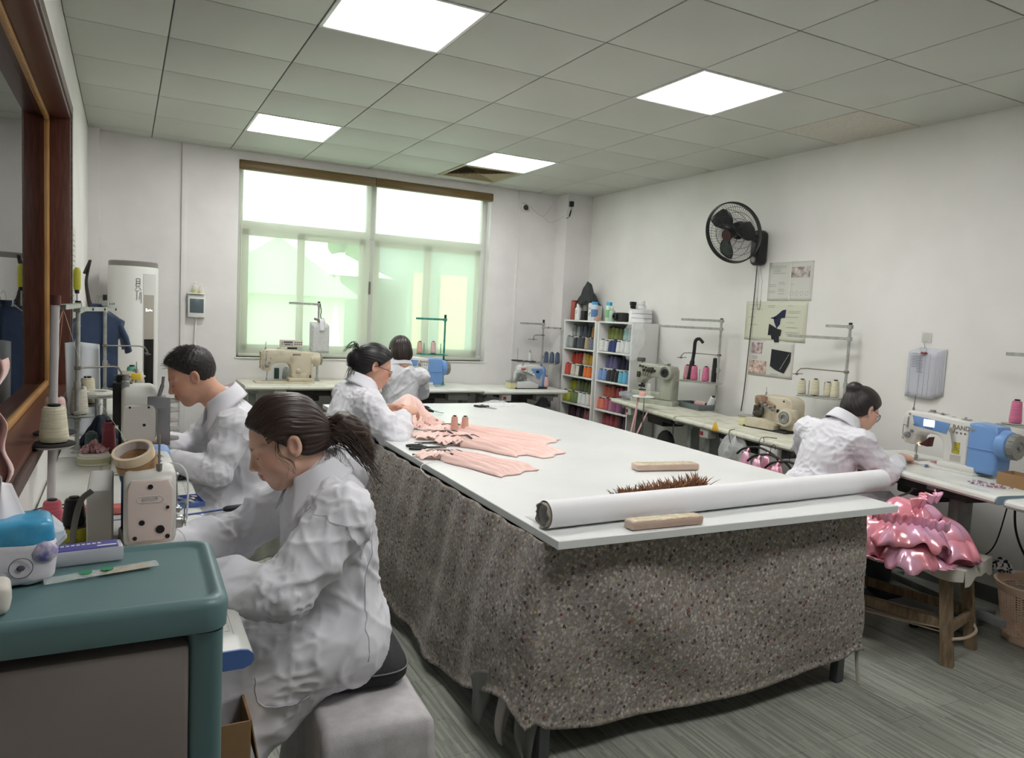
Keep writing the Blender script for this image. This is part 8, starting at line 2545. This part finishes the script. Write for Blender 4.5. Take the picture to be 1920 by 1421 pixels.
ob('blue_top', blob(.083, .043, .058, .105), bp, t, ang=180)
ob('end_seal', G().sheet(lambda u, v: (.082 + .016 * u, -.035 + .07 * v, .07 + .035 * (v - .5) * (1 - u) + .006 * math.sin(v * 20)), 6, 16, .0008), mat('seal_clear', (226, 230, 234), .2, alpha=.7), t, ang=180)
ob('tissue', G().sheet(lambda u, v: (-.045 + .09 * u + .02 * (v) * math.sin(u * 5), .012 * math.sin(u * 8) + .01 * v, .10 + .075 * v - .03 * v * abs(u - .3)), 20, 10, .0006), mat('tissue_white', (236, 232, 234), .8), t, ang=180)
g = G()
for (x, z) in ((-.02, .032), (.035, .032)):
    g.tube([(x + .016 * math.cos(a), -.0462, z + .016 * math.sin(a)) for a in np.linspace(0, 2 * PI, 24)], .0006, 4); g.sph((x, -.0462, z), (.006, .0008, .005), 8)
ob('print_rings', g, mat('tissue_print', (92, 90, 104), .5), t, ang=180)['kind'] = 'stuff'
g = G().sph((.066, -.040, .052), (.020, .008, .018), 12); ob('purple_print', g, mat('purple_print', (118, 116, 182), .4, c2=(226, 214, 222), ns=70), t)
t = th('clear_plastic_case', 'clear plastic case with purple label behind the tissue pack', 'case', (.205, -5.335, CT), math.radians(6))
ob('case_body', G().box((0, 0, .014), (.11, .045, .026), .004), mat('clear_case', (224, 226, 234), .15, alpha=.6), t)
ob('case_label', G().box((-.003, 0, .0275), (.10, .040, .0008)), mat('purple_label', (72, 70, 150), .4), t)
g = G()
for k in range(9): g.box((-.045 + .008 * k, .008, .0281), (.0055, .006, .0004))
g.box((.03, -.008, .0281), (.03, .006, .0004)); ob('label_print', g, WHITEP, t)['kind'] = 'stuff'
t = th('toothpick_packet', 'flat clear packet of toothpicks with green print lying on the cabinet', 'packet', (.245, -5.41, CT), math.radians(13))
ob('film', G().sheet(lambda u, v: (-.10 + .17 * u, -.016 + .032 * v, .004 + .0035 * math.sin(PI * v) + .001 * mnoise.noise(Vector((u * 20, v * 8, 1)))), 40, 8), mat('packet_film', (226, 232, 226), .12, alpha=.45, bump=1.0, bs=60, bd=.006), t, ang=180)
g = G()
for k in range(12): g.rod((-.02, -.011 + .002 * k, .003), (.06, -.011 + .002 * k, .003), .0008, 5)
ob('toothpicks', g, mat('toothpick_wood', (196, 160, 110), .6), t)['kind'] = 'stuff'
for x in (-.04, -.008): ob('green_print', G().lathe([(.001, .0082), (.010, .0082), (.010, .0086), (.001, .0086)], 16, (x, 0, 0)), mat('green_print', (40, 140, 92), .4), t)
t = th('white_packet', 'small off-white wrapped packet at the left edge on the cabinet', 'packet', (.075, -5.53, CT), math.radians(5))
ob('packet_body', blob(.042, .030, .0, .045, .4, .002), mat('packet_paper', (214, 208, 198), .5, bump=.5, bs=40), t, ang=180)
# carton beside the nearest woman's legs
t = th('carton', 'open brown carton with dark things inside, beside the nearest woman under the desk', 'carton', (.385, -5.055, .0), 0)
for q in (((-.13, -.08, .001), (.13, .08, .006)), ((-.13, -.083, .001), (.13, -.078, .54)), ((-.13, .078, .001), (.13, .083, .54)), ((-.133, -.08, .001), (-.128, .08, .54)), ((.128, -.08, .001), (.133, .08, .54))):
    ob('panel', G().bb(q[0], q[1], .001), cb, t, smooth=False)
ob('flap', G().add([(.131, -.08, .54), (.131, .08, .54), (.155, .08, .40), (.155, -.08, .40), (.134, -.08, .54), (.134, .08, .54), (.158, .08, .40), (.158, -.08, .40)], [(0, 1, 2, 3), (7, 6, 5, 4), (0, 4, 5, 1), (1, 5, 6, 2), (2, 6, 7, 3), (3, 7, 4, 0)]), cb, t, smooth=False)
bag('black plastic bag inside the brown carton', (.385, -5.055, .02), (.08, .05, .17), 4, m=mat('black_bag', (26, 28, 30), .3))
# papers clipped on the window stand
t = th('clipped_papers', 'pattern sheets clipped to the thread stand in front of the window', 'papers', (1.795, -.165, 1.36))
for k in range(3):
    ob('sheet', G().sheet(lambda u, v, k=k: (-.085 + .012 * k + .15 * u, -.012 - .004 * k - .006 * math.sin(u * 5 + v * 2), -.02 - .25 * v - .012 * k), 10, 10, .0004), mat('grid_paper', (206, 208, 206), .6, c2=(178, 182, 180), ns=120), t, ang=180)
ob('small_slip', G().sheet(lambda u, v: (.0 + .045 * u, -.026 - .004 * math.sin(u * 4), .01 - .11 * v), 5, 6, .0004), mat('slip_white', (226, 228, 232), .6), t, ang=180)
g = G().box((-.015, -.016, .0), (.07, .012, .02), .004, R=RY(18)); g.box((.015, -.016, -.005), (.06, .012, .018), .004, R=RY(-35)); ob('clamp', g, mat('clamp_brown', (120, 112, 100), .5), t)
ob('chain', G().tube(spline([(.0, -.016, .14), (.012, -.018, .08), (.008, -.018, .03), (.035, -.02, -.03)], 6), .0045, 5), DARK, t)
# spool behind the old cream machine, thread under the arm
one('green_bobbin_case', G().lathe([(.022, 0), (.022, .09), (.018, .095)], 14, (1.45, -.10, .826)), mat('dark_green_thread', (40, 66, 62), .7), 'dark green spool behind the arm of the old cream machine', 'spool')
cone('light grey', CC['light grey'], (1.53, -.10, .826), 'grey thread cone behind the arm of the old cream machine', None, .034, .10)
one('round_tin', G().lathe([(.04, 0), (.042, .004), (.042, .04), (.038, .044), (.001, .044)], 24, (3.345, -.30, .771)), mat('yellow_tin', (206, 200, 150), .4), 'round yellow tin left of the overlock machine at the back', 'tin') if False else None
# grey cover cloth on the back desk end
puff('black_bag_cloth', 'black cloth bag hanging at the front of the overlock desk', (3.92, -.555, .60), (.09, .04, .095), 6, m=mat('dark_cover', ()), cat='bag', n=2)

# fine threads running from the stands to the machines
def threadline(label, pts, m=None, grp='fine threads from stands to machines'):
    one('sewing_thread', G().tube(spline(pts, 6), .0006, 4), m or mat('white_thread', (222, 220, 208), .6), label, 'thread', ang=180)
threadline('white thread from the nearest cone up to the slotted arm', [(.061, -4.02, 1.12), (.05, -3.80, 1.30), (.06, -3.62, 1.42)])
threadline('white thread from the slotted arm down to the nearest machine', [(.06, -3.62, 1.42), (.16, -4.1, 1.2), (.30, -4.80, 1.068)])
threadline('white thread from the guide bar down to the multi-needle machine', [(.245, -2.90, 1.10), (.26, -3.1, 1.08), (.30, -3.40, 1.11)])
threadline('orange thread from the slotted arm to the second cone', [(.06, -3.60, 1.42), (.058, -3.75, 1.28), (.055, -3.89, 1.14)], mat('orange_thread', (206, 150, 96), .6))
